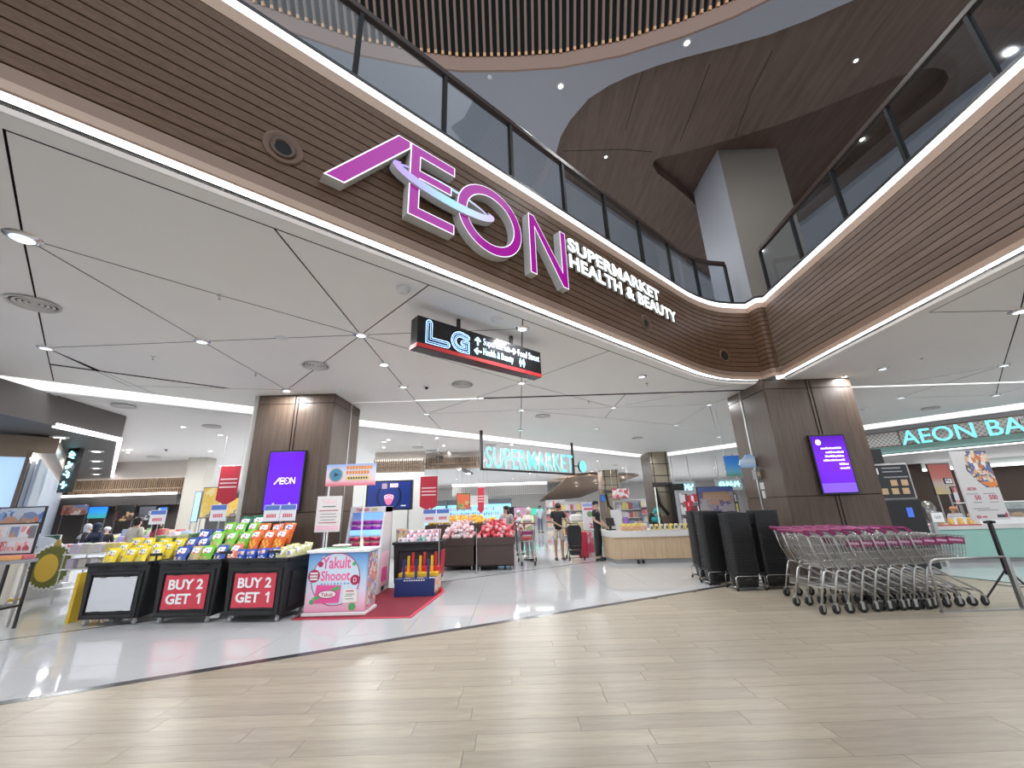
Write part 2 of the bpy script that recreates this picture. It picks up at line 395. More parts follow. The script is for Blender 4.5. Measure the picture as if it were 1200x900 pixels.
# ================================================================== lower ceiling: white panels with dark open joints
def ZP(px, py): return G(px, py, ZC)
foot = N*3.34
f0 = N*3.2
pathL = [f0+U*s for s in (-4.5, 0, 4, 7.3)] + [Vector(p) for p in ((3.78, 7.47, 0), (4.08, 7.68, 0), (4.38, 7.855, 0), (4.68, 7.98, 0), (5.0, 8.045, 0), (5.34, 8.07, 0))]
cove_path = offset_path(pathL, .14)
rc = [Vector((5.157+.17+.0524*y, y, 0)) for y in (7.95, 4, -2)]
cove2 = [ZP(*q) for q in ((0, 440), (298, 478), (425, 491), (600, 514), (755, 533))]
c2d = (cove2[-1]-cove2[0]).normalized()
CR = [Vector((12.25, 13.71, 0)), Vector((14.36, 10.92, 0))]; crd = (CR[1]-CR[0]).normalized()
tcr = isect(cove2[0], c2d, CR[0], crd); CX = cove2[0]+c2d*tcr; CX.z = 0
C2A = cove2[0]-c2d*7; C2A.z = 0; CRB = CR[1]+crd*3.2
outer = [v.to_2d() for v in cove_path] + [Vector((5.745, 8.21))] + [v.to_2d() for v in rc] + [Vector((17, -2)), CRB.to_2d(), CX.to_2d(), C2A.to_2d(), Vector((-14.5, -1)), Vector((-9, -3.2))]
segs = [(outer[i], outer[(i+1) % len(outer)], 0) for i in range(len(outer))]
def seg(*px, ext=.06):
    for p, q in zip(px, px[1:]):
        a, b = ZP(*p).to_2d(), ZP(*q).to_2d(); d = (b-a).normalized(); segs.append((a-d*ext, b+d*ext, 1))
sm = offset_path(cove_path, .17); segs += [(sm[i].to_2d(), sm[i+1].to_2d(), 1) for i in range(len(sm)-1)]
sr = [v+N2*.17 for v in rc]; segs += [(sr[i].to_2d(), sr[i+1].to_2d(), 1) for i in range(2)]
segs.append((sm[-1].to_2d(), sm[-1].to_2d()+Vector((.3, 0)), 1)); segs.append((sr[0].to_2d(), sr[0].to_2d()+Vector((0, .5)), 1))
YL = 8.69                                                     # the line of pillars: a wider slot
for k in (-.045, .035):
    segs.append((Vector((-4.4, YL+k)), Vector((18, YL+k)), 1))
    a = Vector((-4.6, 8.12+k*1.0)); segs.append((a, a-U.to_2d()*12, 1))
A_, B_, C_, D_, E_, Hn, I_, G_, F_, J_, K_, L_, O_, P_ = (27, 278), (237, 400), (423, 392.5), (336, 457), (54, 407.5), (473, 453), (500, 485), (611, 448.5), (612, 385.5), (611, 480.5), (610, 504), (719, 477.5), (831, 474), (792, 498)
seg((5, 154), A_); seg(A_, E_); seg(E_, (63, 447)); seg((324, 271), C_); seg(A_, (258, 346), C_); seg(A_, B_); seg(E_, B_, C_); seg(B_, D_); seg(C_, D_); seg(C_, (497, 338), ext=.12)
seg(C_, F_); seg(C_, G_); seg(C_, Hn, I_); seg(I_, (519, 505), ext=.3); seg(F_, (612.5, 377), ext=.25); seg(F_, G_, J_, K_); seg(K_, (609, 518), ext=.4)
seg(G_, I_); seg(G_, L_); seg(G_, (706, 414), ext=.15); seg((762, 433), (752, 441), L_); seg(L_, (699, 502), (687, 520), ext=.3); seg(I_, J_, L_, O_); seg(L_, (880, 447), ext=.3)
seg(O_, P_, (755, 522), ext=.4); seg(O_, (875, 459), ext=.3); seg(P_, J_); seg(P_, (842, 512), (868, 500), ext=.4); seg(O_, (842, 512)); seg(E_, (0, 385), ext=.3); seg(E_, (190, 465), ext=.2); seg(A_, (-60, 246), ext=.5); seg(A_, (-40, 268), ext=.5); seg(D_, (150, 452), E_)
R1, R2, R3, R4, R5 = (1196, 364), (1034, 432), (1176, 428), (1167, 463), (1056, 466)
seg((1093, 366), R1, (1300, 361), ext=.15); seg(R1, (1020, 405), ext=.15); seg(R1, R2, (1000, 446.5), ext=.3); seg((1208, 308), R1, R3, R4, (1163, 476), ext=.2); seg(R3, (1055, 449), ext=.3); seg(R3, (1113, 447.5), ext=.3); seg(R3, (1260, 402), ext=.4)
seg(R5, (1000, 468), ext=.3); seg(R5, (1090, 454.5), ext=.3); seg(R5, R4, (1290, 455), ext=.3); seg(R5, (1012, 479), ext=.4); seg(R4, (1013, 484), ext=.4); seg(R4, (1250, 440), ext=.4)
def planar_faces(segs):
    n = len(segs); cuts = [[0., 1.] for _ in segs]
    for i in range(n):
        a, b = segs[i][0], segs[i][1]; r = b-a
        for j in range(i+1, n):
            c, d = segs[j][0], segs[j][1]; s = d-c; den = r.x*s.y-r.y*s.x
            if abs(den) < 1e-9: continue
            t = ((c.x-a.x)*s.y-(c.y-a.y)*s.x)/den; u = ((c.x-a.x)*r.y-(c.y-a.y)*r.x)/den
            if -1e-6 <= t <= 1+1e-6 and -1e-6 <= u <= 1+1e-6: cuts[i].append(min(1, max(0, t))); cuts[j].append(min(1, max(0, u)))
    pts = []; idx = {}
    def pid(p):
        for k, q in enumerate(pts):
            if (q-p).length < .03: return k
        pts.append(p.copy()); return len(pts)-1
    E = set()
    for (a, b, _), ts in zip(segs, cuts):
        ts = sorted(set(ts)); ids = [pid(a+(b-a)*t) for t in ts]
        for p, q in zip(ids, ids[1:]):
            if p != q: E.add((min(p, q), max(p, q)))
    adj = {}
    for p, q in E: adj.setdefault(p, set()).add(q); adj.setdefault(q, set()).add(p)
    st = [p for p in adj if len(adj[p]) == 1]
    while st:
        p = st.pop()
        if len(adj.get(p, ())) != 1: continue
        q = adj[p].pop(); adj[q].discard(p); del adj[p]
        if len(adj[q]) == 1: st.append(q)
    order = {p: sorted(qs, key=lambda q: atan2(pts[q].y-pts[p].y, pts[q].x-pts[p].x)) for p, qs in adj.items()}
    done = set(); faces = []
    for p in adj:
        for q in adj[p]:
            if (p, q) in done: continue
            f = []; a, b = p, q
            while (a, b) not in done and len(f) < 500:
                done.add((a, b)); f.append(a); o = order[b]; c = o[(o.index(a)-1) % len(o)]; a, b = b, c
            poly = [pts[k] for k in f]
            if len(poly) > 2 and area(poly) > .01: faces.append(poly)
    return faces
def inset(poly, g):
    out = []; n = len(poly)
    for i in range(n):
        a, b, c = poly[i-1], poly[i], poly[(i+1) % n]; d1 = (b-a).normalized(); d2 = (c-b).normalized()
        n1 = Vector((-d1.y, d1.x)); n2 = Vector((-d2.y, d2.x)); m = n1+n2
        if m.length < .3: out.append(b+n1*g); continue
        m.normalize(); out.append(b+m*(g/max(.25, m.dot(n1))))
    return out
ceiling = struct(MB().prism([tuple(p) for p in outer], 3.925, 3.96).build('ceiling', DARKGAP))
o2 = [tuple(p) for p in outer]
for f in planar_faces(segs):
    per = sum((f[i]-f[i-1]).length for i in range(len(f)))
    c = sum(f, Vector((0, 0)))/len(f)
    if area(f)/per < .0425 or not inside(c, o2) and area(f) > 150: continue
    g = inset(f, .0075 if area(f) > .6 else .006)
    if area(g) < .003: continue
    pb_ = MB(); n_ = len(g); pb_.add([(p.x, p.y, ZC) for p in g], [tuple(range(n_))[::-1]]); pb_.add([(p.x, p.y, ZC) for p in g]+[(p.x, p.y, ZC+.03) for p in g], [(i, (i+1) % n_, n_+(i+1) % n_, n_+i) for i in range(n_)], 1)
    pb_.build('ceiling_panel', [CEILW, DARKGAP], ceiling)
# slot light beside the dark line of the pillars
MB().bb((7.1, YL+.036, 3.8775), (18, YL+.05, 3.90)).build('light_line', mat('led_thin', (1, 1, 1), .4, emit=1.0), ceiling)
MB().bb((-3.55, YL+.036, 3.8775), (-.6, YL+.044, 3.90)).build('light_line', MATS['led_thin'], ceiling)
# the turned-up edge of the ceiling along the opening
mb = MB(); sweep(mb, cove_path, rect(0, .03, ZC+.001, 3.945)); sweep(mb, [Vector((5.72, 8.2, 0))]+rc, rect(0, .03, ZC+.001, 3.945)); mb.build('ceiling_edge', WHITE, ceiling)
mb = MB(); sweep(mb, cove_path, rect(0.004, .03, 3.947, 4.07)); sweep(mb, [Vector((5.72, 8.2, 0))]+rc, rect(0.004, .03, 3.947, 4.07)); mb.build('cove_lamp', LEDC, ceiling)

# ================================================================== sign wall and right wall around the opening above
f0 = N*3.2
pathL = [f0+U*s for s in (-4.5, 0, 4, 7.3)] + [Vector(p) for p in ((3.78, 7.47, 0), (4.08, 7.68, 0), (4.38, 7.855, 0), (4.68, 7.98, 0), (5.0, 8.045, 0), (5.34, 8.07, 0))]
xR = lambda y: 5.157+.0524*y
pathK = [Vector((5.34, 8.07, 0)), Vector((5.352, 7.99, 0)), Vector((5.40, 7.83, 0)), Vector((5.47, 7.80, 0)), Vector((xR(7.80), 7.80, 0))]
pathR = [Vector((xR(y), y, 0)) for y in (7.80, 5, 2, -2.5)]
full = pathL+pathK[1:]+pathR[1:]
ZB0, ZB1 = 4.108, 5.473
wall_l = struct(sweep(MB(), pathL, rect(.03, .10, 3.99, 5.74)).build('wall_left', DARKGAP))
wall_r = struct(sweep(MB(), pathR, rect(.03, .10, 3.99, 5.74)).build('wall_right', DARKGAP))
wall_k = struct(sweep(MB(), pathK, rect(.03, .10, 3.99, 5.74)).build('wall_corner', DARKGAP))
NB = 13; pb = (ZB1-ZB0)/NB
for k in range(NB):
    z0 = ZB0+k*pb; pr = [(0.003, z0+.011), (0, z0+.014), (0, z0+pb-.003), (.003, z0+pb), (.03, z0+pb), (.03, z0+.011)]
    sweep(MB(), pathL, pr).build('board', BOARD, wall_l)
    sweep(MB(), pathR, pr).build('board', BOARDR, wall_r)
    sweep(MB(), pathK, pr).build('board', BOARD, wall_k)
for nm, pth, par in (('l', pathL, wall_l), ('k', pathK, wall_k), ('r', pathR, wall_r)):
    sweep(MB(), pth, [(.012, 4.0), (.0, 4.104), (.03, 4.104), (.03, 4.0)]).build('upper_lip', TRIMD, par)
    sweep(MB(), pth, rect(-.006, .02, 3.932, 3.998)).build('lower_lip', TRIMW, par)
    sweep(MB(), pth, [(-.004, 5.48), (-.02, 5.598), (.03, 5.598), (.03, 5.48)]).build('top_band', TRIMW, par)
    sweep(MB(), pth, rect(-.016, .03, 5.602, 5.70)).build('light_strip', LEDW, par)
    sweep(MB(), pth, rect(-.01, .10, 5.702, 5.757)).build('top_rail', BLACKM, par)
    sweep(MB(), pth, rect(.022, .128, 4.0, 4.02)).build('cove_lamp', LEDC, par)
# ------------------------------------------------------------------ glass balustrades on top
def balustrade(label, path, posts, rail_off=.05):
    t = thing('glass_railing', label, 'railing', (path[0].x, path[0].y, 5.757)); base = Vector((path[0].x, path[0].y, 5.757))
    cen = [p-base for p in offset_path(path, rail_off)]
    sub = lambda p: Vector((p.x, p.y, 0))
    sweep(MB(), [sub(p) for p in cen], rect(-.04, .04, .968, 1.06)).build('handrail', RAILB, t, bevel=.012)
    sweep(MB(), [sub(p) for p in cen], rect(-.02, .02, .002, .02)).build('base_rail', POSTM, t)
    # arc lengths
    acc = [0.]
    for p, q in zip(cen, cen[1:]): acc.append(acc[-1]+(q-p).length)
    def at(s):
        s = max(0, min(acc[-1], s))
        for i in range(len(cen)-1):
            if s <= acc[i+1]+1e-9:
                return cen[i].lerp(cen[i+1], (s-acc[i])/max(1e-9, acc[i+1]-acc[i])), (cen[i+1]-cen[i]).normalized()
    for s in posts:
        p, d = at(s); MB().bb((-.022, -.03, .02), (.022, .03, .975)).build('post', POSTM, t, (p.x, p.y, 0), atan2(d.y, d.x))
    for s0, s1 in zip(posts, posts[1:]):
        q = [at(s0+.03+(s1-s0-.06)*k/4)[0] for k in range(5)]
        sweep(MB(), [sub(p) for p in q], rect(-.006, .006, .025, .972)).build('glass_panel', GLASS, t)
    return t
lp = [f0+U*s for s in (-2.5, 0, 4, 7.6)] + [Vector(p) for p in ((3.95, 7.62, 0), (4.3, 7.83, 0), (4.68, 7.98, 0), (5.08, 8.05, 0))]
balustrade('glass railing with dark handrail above the big purple sign', lp, [2.5+s for s in (-2.45, -1.3, -.24, .82, 1.88, 2.95, 4.03, 5.11, 6.2, 7.3, 8.35, 9.45)])
rp_ = [Vector((xR(y), y, 0)) for y in (7.62, 5, 2, -2)]
balustrade('glass railing with dark handrail on the right, above the plain wooden wall', rp_, [.02+1.11*k for k in range(9)])

# ================================================================== upper floor: slab, boxed column, ceiling with slatted opening
sl = [p for p in offset_path(full, .1)]
struct(flat(MB(), [(p.x, p.y) for p in sl]+[(22, -2.5), (22, 26), (-16, 26), (-16, -3)], [], 5.60, .1).build('floor_upper', WHITE))
COLSHADE = mat('cream_panel_shaded', (.20, .178, .152), .5); COLSIDE = mat('column_side_light_tint', (.34, .345, .38), .5)  # shade on the front and bluish light on the side put into colour
struct(MB().bb((5.46, 7.97, 5.757), (6.96, 9.4, 10.05)).bb((5.45, 7.975, 5.757), (5.462, 9.4, 10.05), 1).build('wall_column', [COLSHADE, COLSIDE]))
ZU = 9.6
def UPX(l, z=ZU): return [G(x, y, z).to_2d() for x, y in l]
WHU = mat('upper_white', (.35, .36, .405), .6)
WOODU = wood('upper_wood', (.11, .074, .060), (.17, .120, .098), (4, .4, 4), .5, .05, .3)
rim = UPX([(250, -8), (295, 22), (330, 34), (367, 47), (417, 64), (484, 77), (540, 83.5), (600, 83), (659, 79), (730, 65), (801, 43), (860, 20), (905, -2), (960, -40), (1010, -95)])
opening = rim + [Vector((9, -1)), Vector((-8, -1))]
wedge = UPX([(662, 213), (653, 190), (652, 178), (657, 160), (668, 141), (690, 115.5), (714, 100), (740, 88), (770, 77), (800, 68), (850, 55), (900, 41), (950, 22), (1005, -2), (1060, -40)]) + [Vector((15, 2.2)), Vector((19, 5.2))] + UPX([(1210, 55), (1080, 156), (944, 262), (834, 331)])
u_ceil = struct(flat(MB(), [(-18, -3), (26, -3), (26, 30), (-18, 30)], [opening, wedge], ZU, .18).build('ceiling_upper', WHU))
rec = UPX([(765, 194), (767, 188), (774, 184.5), (786, 182), (800, 179), (830, 171), (860, 162), (910, 147), (960, 128), (1010, 107), (1050, 90), (1075, 82), (1095, 79), (1108, 83), (1112, 92), (1104, 106), (1085, 122), (1040, 158), (985, 205), (940, 245), (850, 290), (824, 250), (806, 231), (785, 214), (770, 203)], ZU+.15)
flat(MB(), [tuple(p) for p in [v*1.0 for v in wedge]], [rec], ZU+.15, .0).build('wood_panelling', WOODU, u_ceil)
n = len(rec); mb = MB()
mb.add([(p.x, p.y, ZU+.15) for p in rec]+[(p.x, p.y, ZU+.62) for p in rec], [(i, (i+1) % n, n+(i+1) % n, n+i) for i in range(n)])
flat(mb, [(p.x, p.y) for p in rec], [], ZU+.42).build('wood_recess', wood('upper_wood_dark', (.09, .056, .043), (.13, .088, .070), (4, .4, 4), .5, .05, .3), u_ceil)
# joints between the wooden panels
mb = MB()
for px in (((753, 84), (737, 138), (733, 152)), ((832, 75), (815, 120), (797, 165)), ((905, 60), (880, 110), (862, 160)), ((660, 177), (730, 175), (765, 178))):
    q = [G(x, y, ZU+.15) for x, y in px]; sweep(mb, [Vector((p.x, p.y, 0)) for p in q], rect(-.006, .006, ZU+.146, ZU+.16))
mb.build('panel_joint', DARKGAP, u_ceil)
rimv = [Vector((p.x, p.y, 0)) for p in rim]
sweep(MB(), rimv, rect(-.02, .02, ZU-.004, ZU+.36)).build('rim', mat('copper_brown', (.30, .19, .145), .45), u_ceil)
sd = Vector((0, -.485, .875)); acc = 0; k = 0; tip = mat('orange_lit_tip', (.75, .42, .22), .3, .3)  # orange light on the slat ends put into the tip colour
slat_me = MB().bb((-.024, -.03, 0), (.024, .03, 2.6)).bb((-.026, -.032, -.01), (.026, .032, .05), 1).mesh('slat', [mat('slat_brown', (.20, .13, .095), .4), tip])
STEP = .135
for p, q in zip(rimv, rimv[1:]):
    L = (q-p).length; s = k*STEP-acc
    while s < L:
        x = p.lerp(q, s/L); o = link('slat', slat_me, u_ceil, (x.x, x.y-.02, ZU+.37)); o.rotation_euler = (math.atan2(.485, .875), 0, 0); k += 1; s = k*STEP-acc
    acc += L
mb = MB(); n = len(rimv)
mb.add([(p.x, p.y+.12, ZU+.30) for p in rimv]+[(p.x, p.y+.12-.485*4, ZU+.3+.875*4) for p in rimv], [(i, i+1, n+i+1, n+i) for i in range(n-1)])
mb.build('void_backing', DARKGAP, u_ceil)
struct(MB().bb((-18, 29.5, 5.6), (26, 29.7, 9.8)).build('wall_upper', WHU))  # unseen back wall, added to block light from the upper level

# ================================================================== the two clad pillars
def pillar(name, x0, x1, y0, y1, led):
    g = struct(MB().bb((x0+.02, y0+.02, 0), (x1-.02, y1-.02, 3.9)).build(name, DARKGAP))
    w = x1-x0; gx = [(x0, x0+w*.485), (x0+w*.495, x0+w*.525), (x0+w*.535, x1)]
    for za, zb in ((.10, 1.545), (1.56, 3.68), (3.695, 3.876)):
        for a, b in gx: MB().bb((a+.004, y0, za), (b-.004, y0+.02, zb)).build('panel', PILLW, g)
        ym = y0+(y1-y0)*.62
        for ya, yb in ((y0+.022, ym-.03), (ym+.03, y1-.022)):
            MB().bb((x0, ya+.004, za), (x0+.02, yb-.004, zb)).build('panel', PILLW, g); MB().bb((x1-.02, ya+.004, za), (x1, yb-.004, zb)).build('panel', PILLW, g)
    MB().bb((x0+.01, y0+.01, 0), (x1-.01, y1-.01, .095)).build('skirting', STEEL, g)
    for x in (x0-.006, x1-.014): MB().bb((x, ym-.025, .1), (x+.02, ym+.025, 3.87)).build('metal_strip', STEEL, g)
    return g
pillar('pillar_1', -5.16, -3.6, 7.95, 9.38, 1)
pillar('pillar_2', 5.24, 7.06, 7.95, 9.39, 1)
MB().bb((-5.27, 7.99, .0), (-5.165, 8.12, 3.876)).build('corner_strip', mat('pale_strip', (.55, .53, .50), .4), bpy.data.objects['pillar_1'])

# ================================================================== shop ceiling beyond the light line
ZS = 3.74
back = 46
o3 = [C2A.to_2d()+N.to_2d()*.26, CX.to_2d()+Vector((0, .3)), CRB.to_2d()+Vector((.26, .2)), Vector((40, 4)), Vector((40, back)), Vector((-40, back)), Vector((-40, -3))]
ceil_s = struct(flat(MB(), [tuple(p) for p in o3], [], ZS, 0).build('ceiling_shop', SHOPW))
cv = [C2A, CX]; cr = [CX, CRB]
mb = MB(); sweep(mb, cv, rect(.25, .27, ZS, 4.06)); sweep(mb, cr, rect(.25, .27, ZS, 4.06)); mb.build('cove_face', WHITE, ceil_s)
mb = MB(); sweep(mb, cv, rect(0.01, .25, 4.05, 4.06)); sweep(mb, cr, rect(0.01, .25, 4.05, 4.06)); mb.build('cove_lamp', LEDC, ceil_s)
mb = MB(); sweep(mb, cv, rect(0, .012, ZC+.001, 4.05)); sweep(mb, cr, rect(0, .012, ZC+.001, 4.05)); mb.build('cove_face', WHITE, ceil_s)
mb = MB(); sweep(mb, cv, rect(.235, .25, ZS-.012, ZS+.02)); mb.build('cove_line', mat('grey_line', (.3, .3, .3), .5), ceil_s)
struct(MB().bb((-40, back-.2, 0), (40, back, 3.8)).build('wall_back', WHITE))
# ================================================================== lamps, grilles and small fittings in the ceilings
LENS = mat('lamp_lens', (1, 1, 1), .3, emit=9., ecol=(1, .97, .92))
LENSD = mat('disc_lens_added_glow', (.9, .95, 1), .1, emit=.75, ecol=(.85, .93, 1))  # glow added to discs that are unlit
PLW = mat('white_plastic', (.72, .72, .72), .4)
def pt2(px, py, z): return G(px, py, z)
# unlit crystal discs where the joints meet, given added lamps
ring = MB().lathe([(.03, -.018), (.075, -.016), (.095, -.006), (.10, .0)], 18, caps=False).mesh('bezel', CHROME, True)
lens = MB().lathe([(.0, -.03), (.03, -.028), (.06, -.02), (.07, -.012)][::-1], 16).mesh('lens', LENSD, True)
def disc(px, py, z=ZC, w=0, k=1., lab=None):
    p = pt2(px, py, z); t = thing('added_light_disc', lab or 'round clear crystal disc with added light where white ceiling seams meet', 'ceiling light', (p.x, p.y, z), 0, None if lab else 'crystal discs with added light at the ceiling seams')
    t.scale = (k, k, k); link('bezel', ring, t); link('lens', lens, t)
    if w: lamp('AREA', (0, 0, -.035), w, size=.16, parent=t)
cl = 'clear ceiling disc, light added, '
for q, w, k, l in ((A_, 26, 1.25, cl+'nearest the left edge, above the big air grille'), ((1196, 364), 26, 1.25, cl+'at the right edge of the photo'), (B_, 21, 1, cl+'between the left edge and the left pillar'),
                   (C_, 21, 1, cl+'where a star of seams meets, left of the hanging sign'), (E_, 21, 1, cl+'below the big air grille at the far left'), ((612, 385), 21, 1, cl+'beside the seam just above the hanging sign'), (D_, 21, 1, cl+'at the top of the left pillar'),
                   (Hn, 21, 1, cl+'right above the left dome camera'), (I_, 21, 1, cl+'on the line between the left pillar and the hanging sign'), (G_, 21, 1, cl+'right under the hanging black sign'), (J_, 21, 1, cl+'beyond the dark ceiling line, below the hanging sign'),
                   (K_, 21, 1, cl+'above the middle of the cyan shop sign'), (L_, 21, 1, cl+'halfway from the hanging sign to the right pillar'), (O_, 21, 1, cl+'just left of the top of the right pillar'), (P_, 21, 1, cl+'near the far column, left of the right pillar'),
                   ((752, 441), 21, 1, cl+'below the white letters near the lit cove'), ((1034, 432), 21, 1, cl+'just right of the top of the right pillar'), ((1176, 428), 21, 1, cl+'right of the right pillar before the dark ceiling line'),
                   ((1167, 463), 21, 1, cl+'above the bakery letters at the right'), ((1056, 466), 21, 1, cl+'above the first bakery letter'), ((699, 502), 21, 1, cl+'above the last letters of the cyan shop sign'), ((842, 512), 21, 1, cl+'left of the upper half of the right pillar')):
    disc(*q, w=w, k=k, lab=l)
dl_r = MB().lathe([(.045, -.012), (.07, -.01), (.075, 0)], 16, caps=False).mesh('bezel', PLW, True)
dl_l = MB().lathe([(.045, -.009), (.044, -.004)], 14).mesh('lens', LENS, True)
def downlight(p, label, group=None, w=0, k=1.):
    t = thing('downlight', label, 'ceiling light', p, 0, group); t.scale = (k, k, k); link('bezel', dl_r, t); link('lens', dl_l, t)
    if w: lamp('AREA', (0, 0, -.02), w, size=.10, parent=t)
    return t
downlight(pt2(450, 427, ZC), 'bright lit spot lamp on the white ceiling left of the black hanging sign', w=20, k=1.3)
downlight(pt2(341, 461, ZC) + Vector((0, -.18, 0)), 'recessed spot lamp washing the left wooden pillar from above', w=9)
downlight(pt2(975, 445, ZC) + Vector((.1, -.2, 0)), 'recessed spot lamp beside the top of the right wooden pillar', w=8)
# round air grilles
gr = MB()
for i, r in enumerate((.22, .17, .125, .08, .035)): gr.lathe([(r, -.004-.004*(4-i)), (r-.012, -.012-.004*(4-i)), (r-.028, -.004-.002*(4-i)), (r-.03, .0)], 24, caps=False)
gr.lathe([(.195, -.0015), (.19, -.002)], 24, 1); gr_me = gr.mesh('air_grille', [mat('grille_white', (.62, .61, .59), .5), mat('grille_dark', (.10, .10, .10), .7)], True)
for (px, py, lab) in ((40, 355, 'large round air grille nearest on the left of the white ceiling'), (370, 428, 'round air grille on the white ceiling before the left pillar'), (542, 450, 'round air grille under the black hanging sign'),
                      (636, 487, 'round air grille beyond the dark ceiling line, above the shop sign'), (747, 513, 'round air grille near the far light cove'), (1090, 478, 'round air grille right of the right pillar')):
    p = pt2(px, py, ZC); tag(link('air_grille', gr_me, None, (p.x, p.y, ZC)), lab, 'air vent')
for i, (px, py) in enumerate(((145, 475), (248, 499), (180, 535), (205, 541), (490, 524), (505, 528), (575, 521), (720, 545))):
    p = pt2(px, py, ZS); tag(link('air_grille', gr_me, None, (p.x, p.y, ZS)), 'small round air grille in the far shop ceiling', 'air vent', 'grilles in the shop ceiling')
# sprinklers, detectors, cameras, speakers
sp = MB().lathe([(.03, 0), (.03, -.008), (.008, -.012), (.008, -.05), (.02, -.055), (.0, -.058)], 10).mesh('sprinkler', CHROME, True)
for px, py in ((258, 346), (500, 453), (560, 466), (758, 449), (690, 470), (905, 480), (1080, 420), (300, 437), (180, 418)):
    p = pt2(px, py, ZC); tag(link('sprinkler', sp, None, (p.x, p.y, ZC)), 'tiny chrome fire sprinkler on the white ceiling', 'sprinkler', 'ceiling sprinklers')
sdm = MB().lathe([(.075, 0), (.075, -.02), (.055, -.022), (.055, -.045), (.04, -.055), (.0, -.056)], 18).mesh('smoke_detector', PLW, True)
for px, py, lab in ((473, 338, 'round white smoke detector close to the lit cove'), (395, 457, 'small white smoke detector above the left pillar'), (1011, 479, 'small white smoke detector right of the right pillar')):
    p = pt2(px, py, ZC); tag(link('smoke_detector', sdm, None, (p.x, p.y, ZC)), lab, 'smoke detector')
flatd = MB().lathe([(.08, 0), (.08, -.006), (.065, -.009), (.0, -.010)], 20).mesh('speaker_plate', PLW, True)
for px, py, lab in ((330, 396, 'flat round speaker plate on a seam of the left ceiling'), (582, 374, 'flat round plate on the ceiling above the hanging sign')):
    p = pt2(px, py, ZC); tag(link('ceiling_speaker', flatd, None, (p.x, p.y, ZC)), lab, 'speaker')
dm_b = MB().lathe([(.055, 0), (.055, -.03), (.045, -.035)], 16).mesh('housing', PLW, True); dm_d = MB().ell((0, 0, -.035), (.038, .038, .04), 12, 8).mesh('dome', mat('dark_dome', (.01, .01, .012), .08), True)
def dome(p, lab): t = thing('dome_camera', lab, 'camera', p); link('housing', dm_b, t); link('dome', dm_d, t)
dome(pt2(500, 452, ZC), 'white dome camera below the left end of the black hanging sign'); dome(pt2(121, 487, ZS), 'small dome camera in the left shop ceiling'); dome(pt2(195, 526, ZS), 'dark dome camera far back in the left shop ceiling')
# shop lamps: rows on the far ceiling
shop_px = [(112, 516), (150, 530), (60, 462), (215, 500), (455, 515), (512, 513), (478, 531), (526, 530), (520, 522), (450, 524), (700, 540), (730, 548), (800, 556), (850, 552), (905, 545), (1090, 500), (240, 548), (170, 545)]
for px, py in shop_px: downlight(G(px, py, ZS), 'small recessed lamp added in the left shop ceiling', 'recessed shop lamps', w=0, k=1.2)
for i in range(-6, 7):
    for j in range(6):
        x, y = i*4.2+(j % 2)*1.2, 13.2+j*4.4+ (0 if i < 0 else 1.5)
        if not inside((x, y), [tuple(p_) for p_ in o3]) or x > 29 or (Vector((x, y, 0))-C2A).dot(N) < .8 or (Vector((x, y, 0))-CR[0]).dot(Vector((.8, .6, 0))) > -1 and x > 8 and y < 16: continue
        downlight((x, y, ZS), 'small recessed lamp added in the left shop ceiling', 'recessed shop lamps', w=74, k=1.4)
for p in ((-9.5, 9.2), (-8.2, 11.2), (-12.5, 10.5), (-14, 13.5), (-10.5, 14), (-13.5, 7.2)): downlight((p[0], p[1], ZS), 'small recessed lamp added in the left shop ceiling', 'recessed shop lamps', w=40, k=1.3)  # more lamps put in to brighten the left shop
for p in ((16.2, 12.4), (17.2, 10.2), (18.5, 13), (15.8, 15.5)): downlight((p[0], p[1], ZS), 'small recessed lamp added in the left shop ceiling', 'recessed shop lamps', w=70, k=1.2)
# upper lamps
for px, py, lab, w in ((657, 101, 'bright spot lamp in the pale upper ceiling, nearest the brown panels', 60), (805, 50, 'bright spot lamp in the pale upper ceiling beside the slats', 60)):
    p = G(px, py, ZU); downlight((p.x, p.y, ZU), lab, w=w, k=1.0)
for px, py in ((710, 184), (1003, 71), (788, 312), (838, 328), (1060, 186)):
    z = ZU if (px, py) in ((838, 328), (1060, 186)) else ZU+.15; p = G(px, py, z); downlight((p.x, p.y, z), 'tiny spot lamp in the dim upper ceiling', 'spot lamps of the upper ceiling', w=10, k=.7)
for px, py in ((574, 90), (430, 131)):
    p = G(px, py, ZU); o_ = link('smoke_detector', sdm, None, (p.x, p.y, ZU)); o_.scale = (.6, .6, .6); tag(o_, 'little grey detector in the pale upper ceiling', 'smoke detector', 'detectors of the upper ceiling')
# unseen ceiling lamps added for more light around the viewpoint
for x, y in ((-4, .2), (8.2, 1), (8.6, 4.6), (10.8, 7.4), (12.5, 4), (-7.5, 2.6), (-8, 5.2)): disc_p = None; t = thing('added_light_disc', 'round clear crystal disc with added light where white ceiling seams meet', 'ceiling light', (x, y, ZC), 0, 'crystal discs with added light at the ceiling seams'); link('bezel', ring, t); link('lens', lens, t); lamp('AREA', (0, 0, -.035), 21, size=.16, parent=t)

for x, y in ((-4, 14), (1, 17), (6, 16), (-9, 18), (10, 19), (3, 12), (-6, 12)):  # lamps added to brighten the dim upper level
    downlight((x, y, ZU), 'added spot lamp brightening the upper level behind the railings', 'added spot lamps behind the railings', w=40, k=.8)
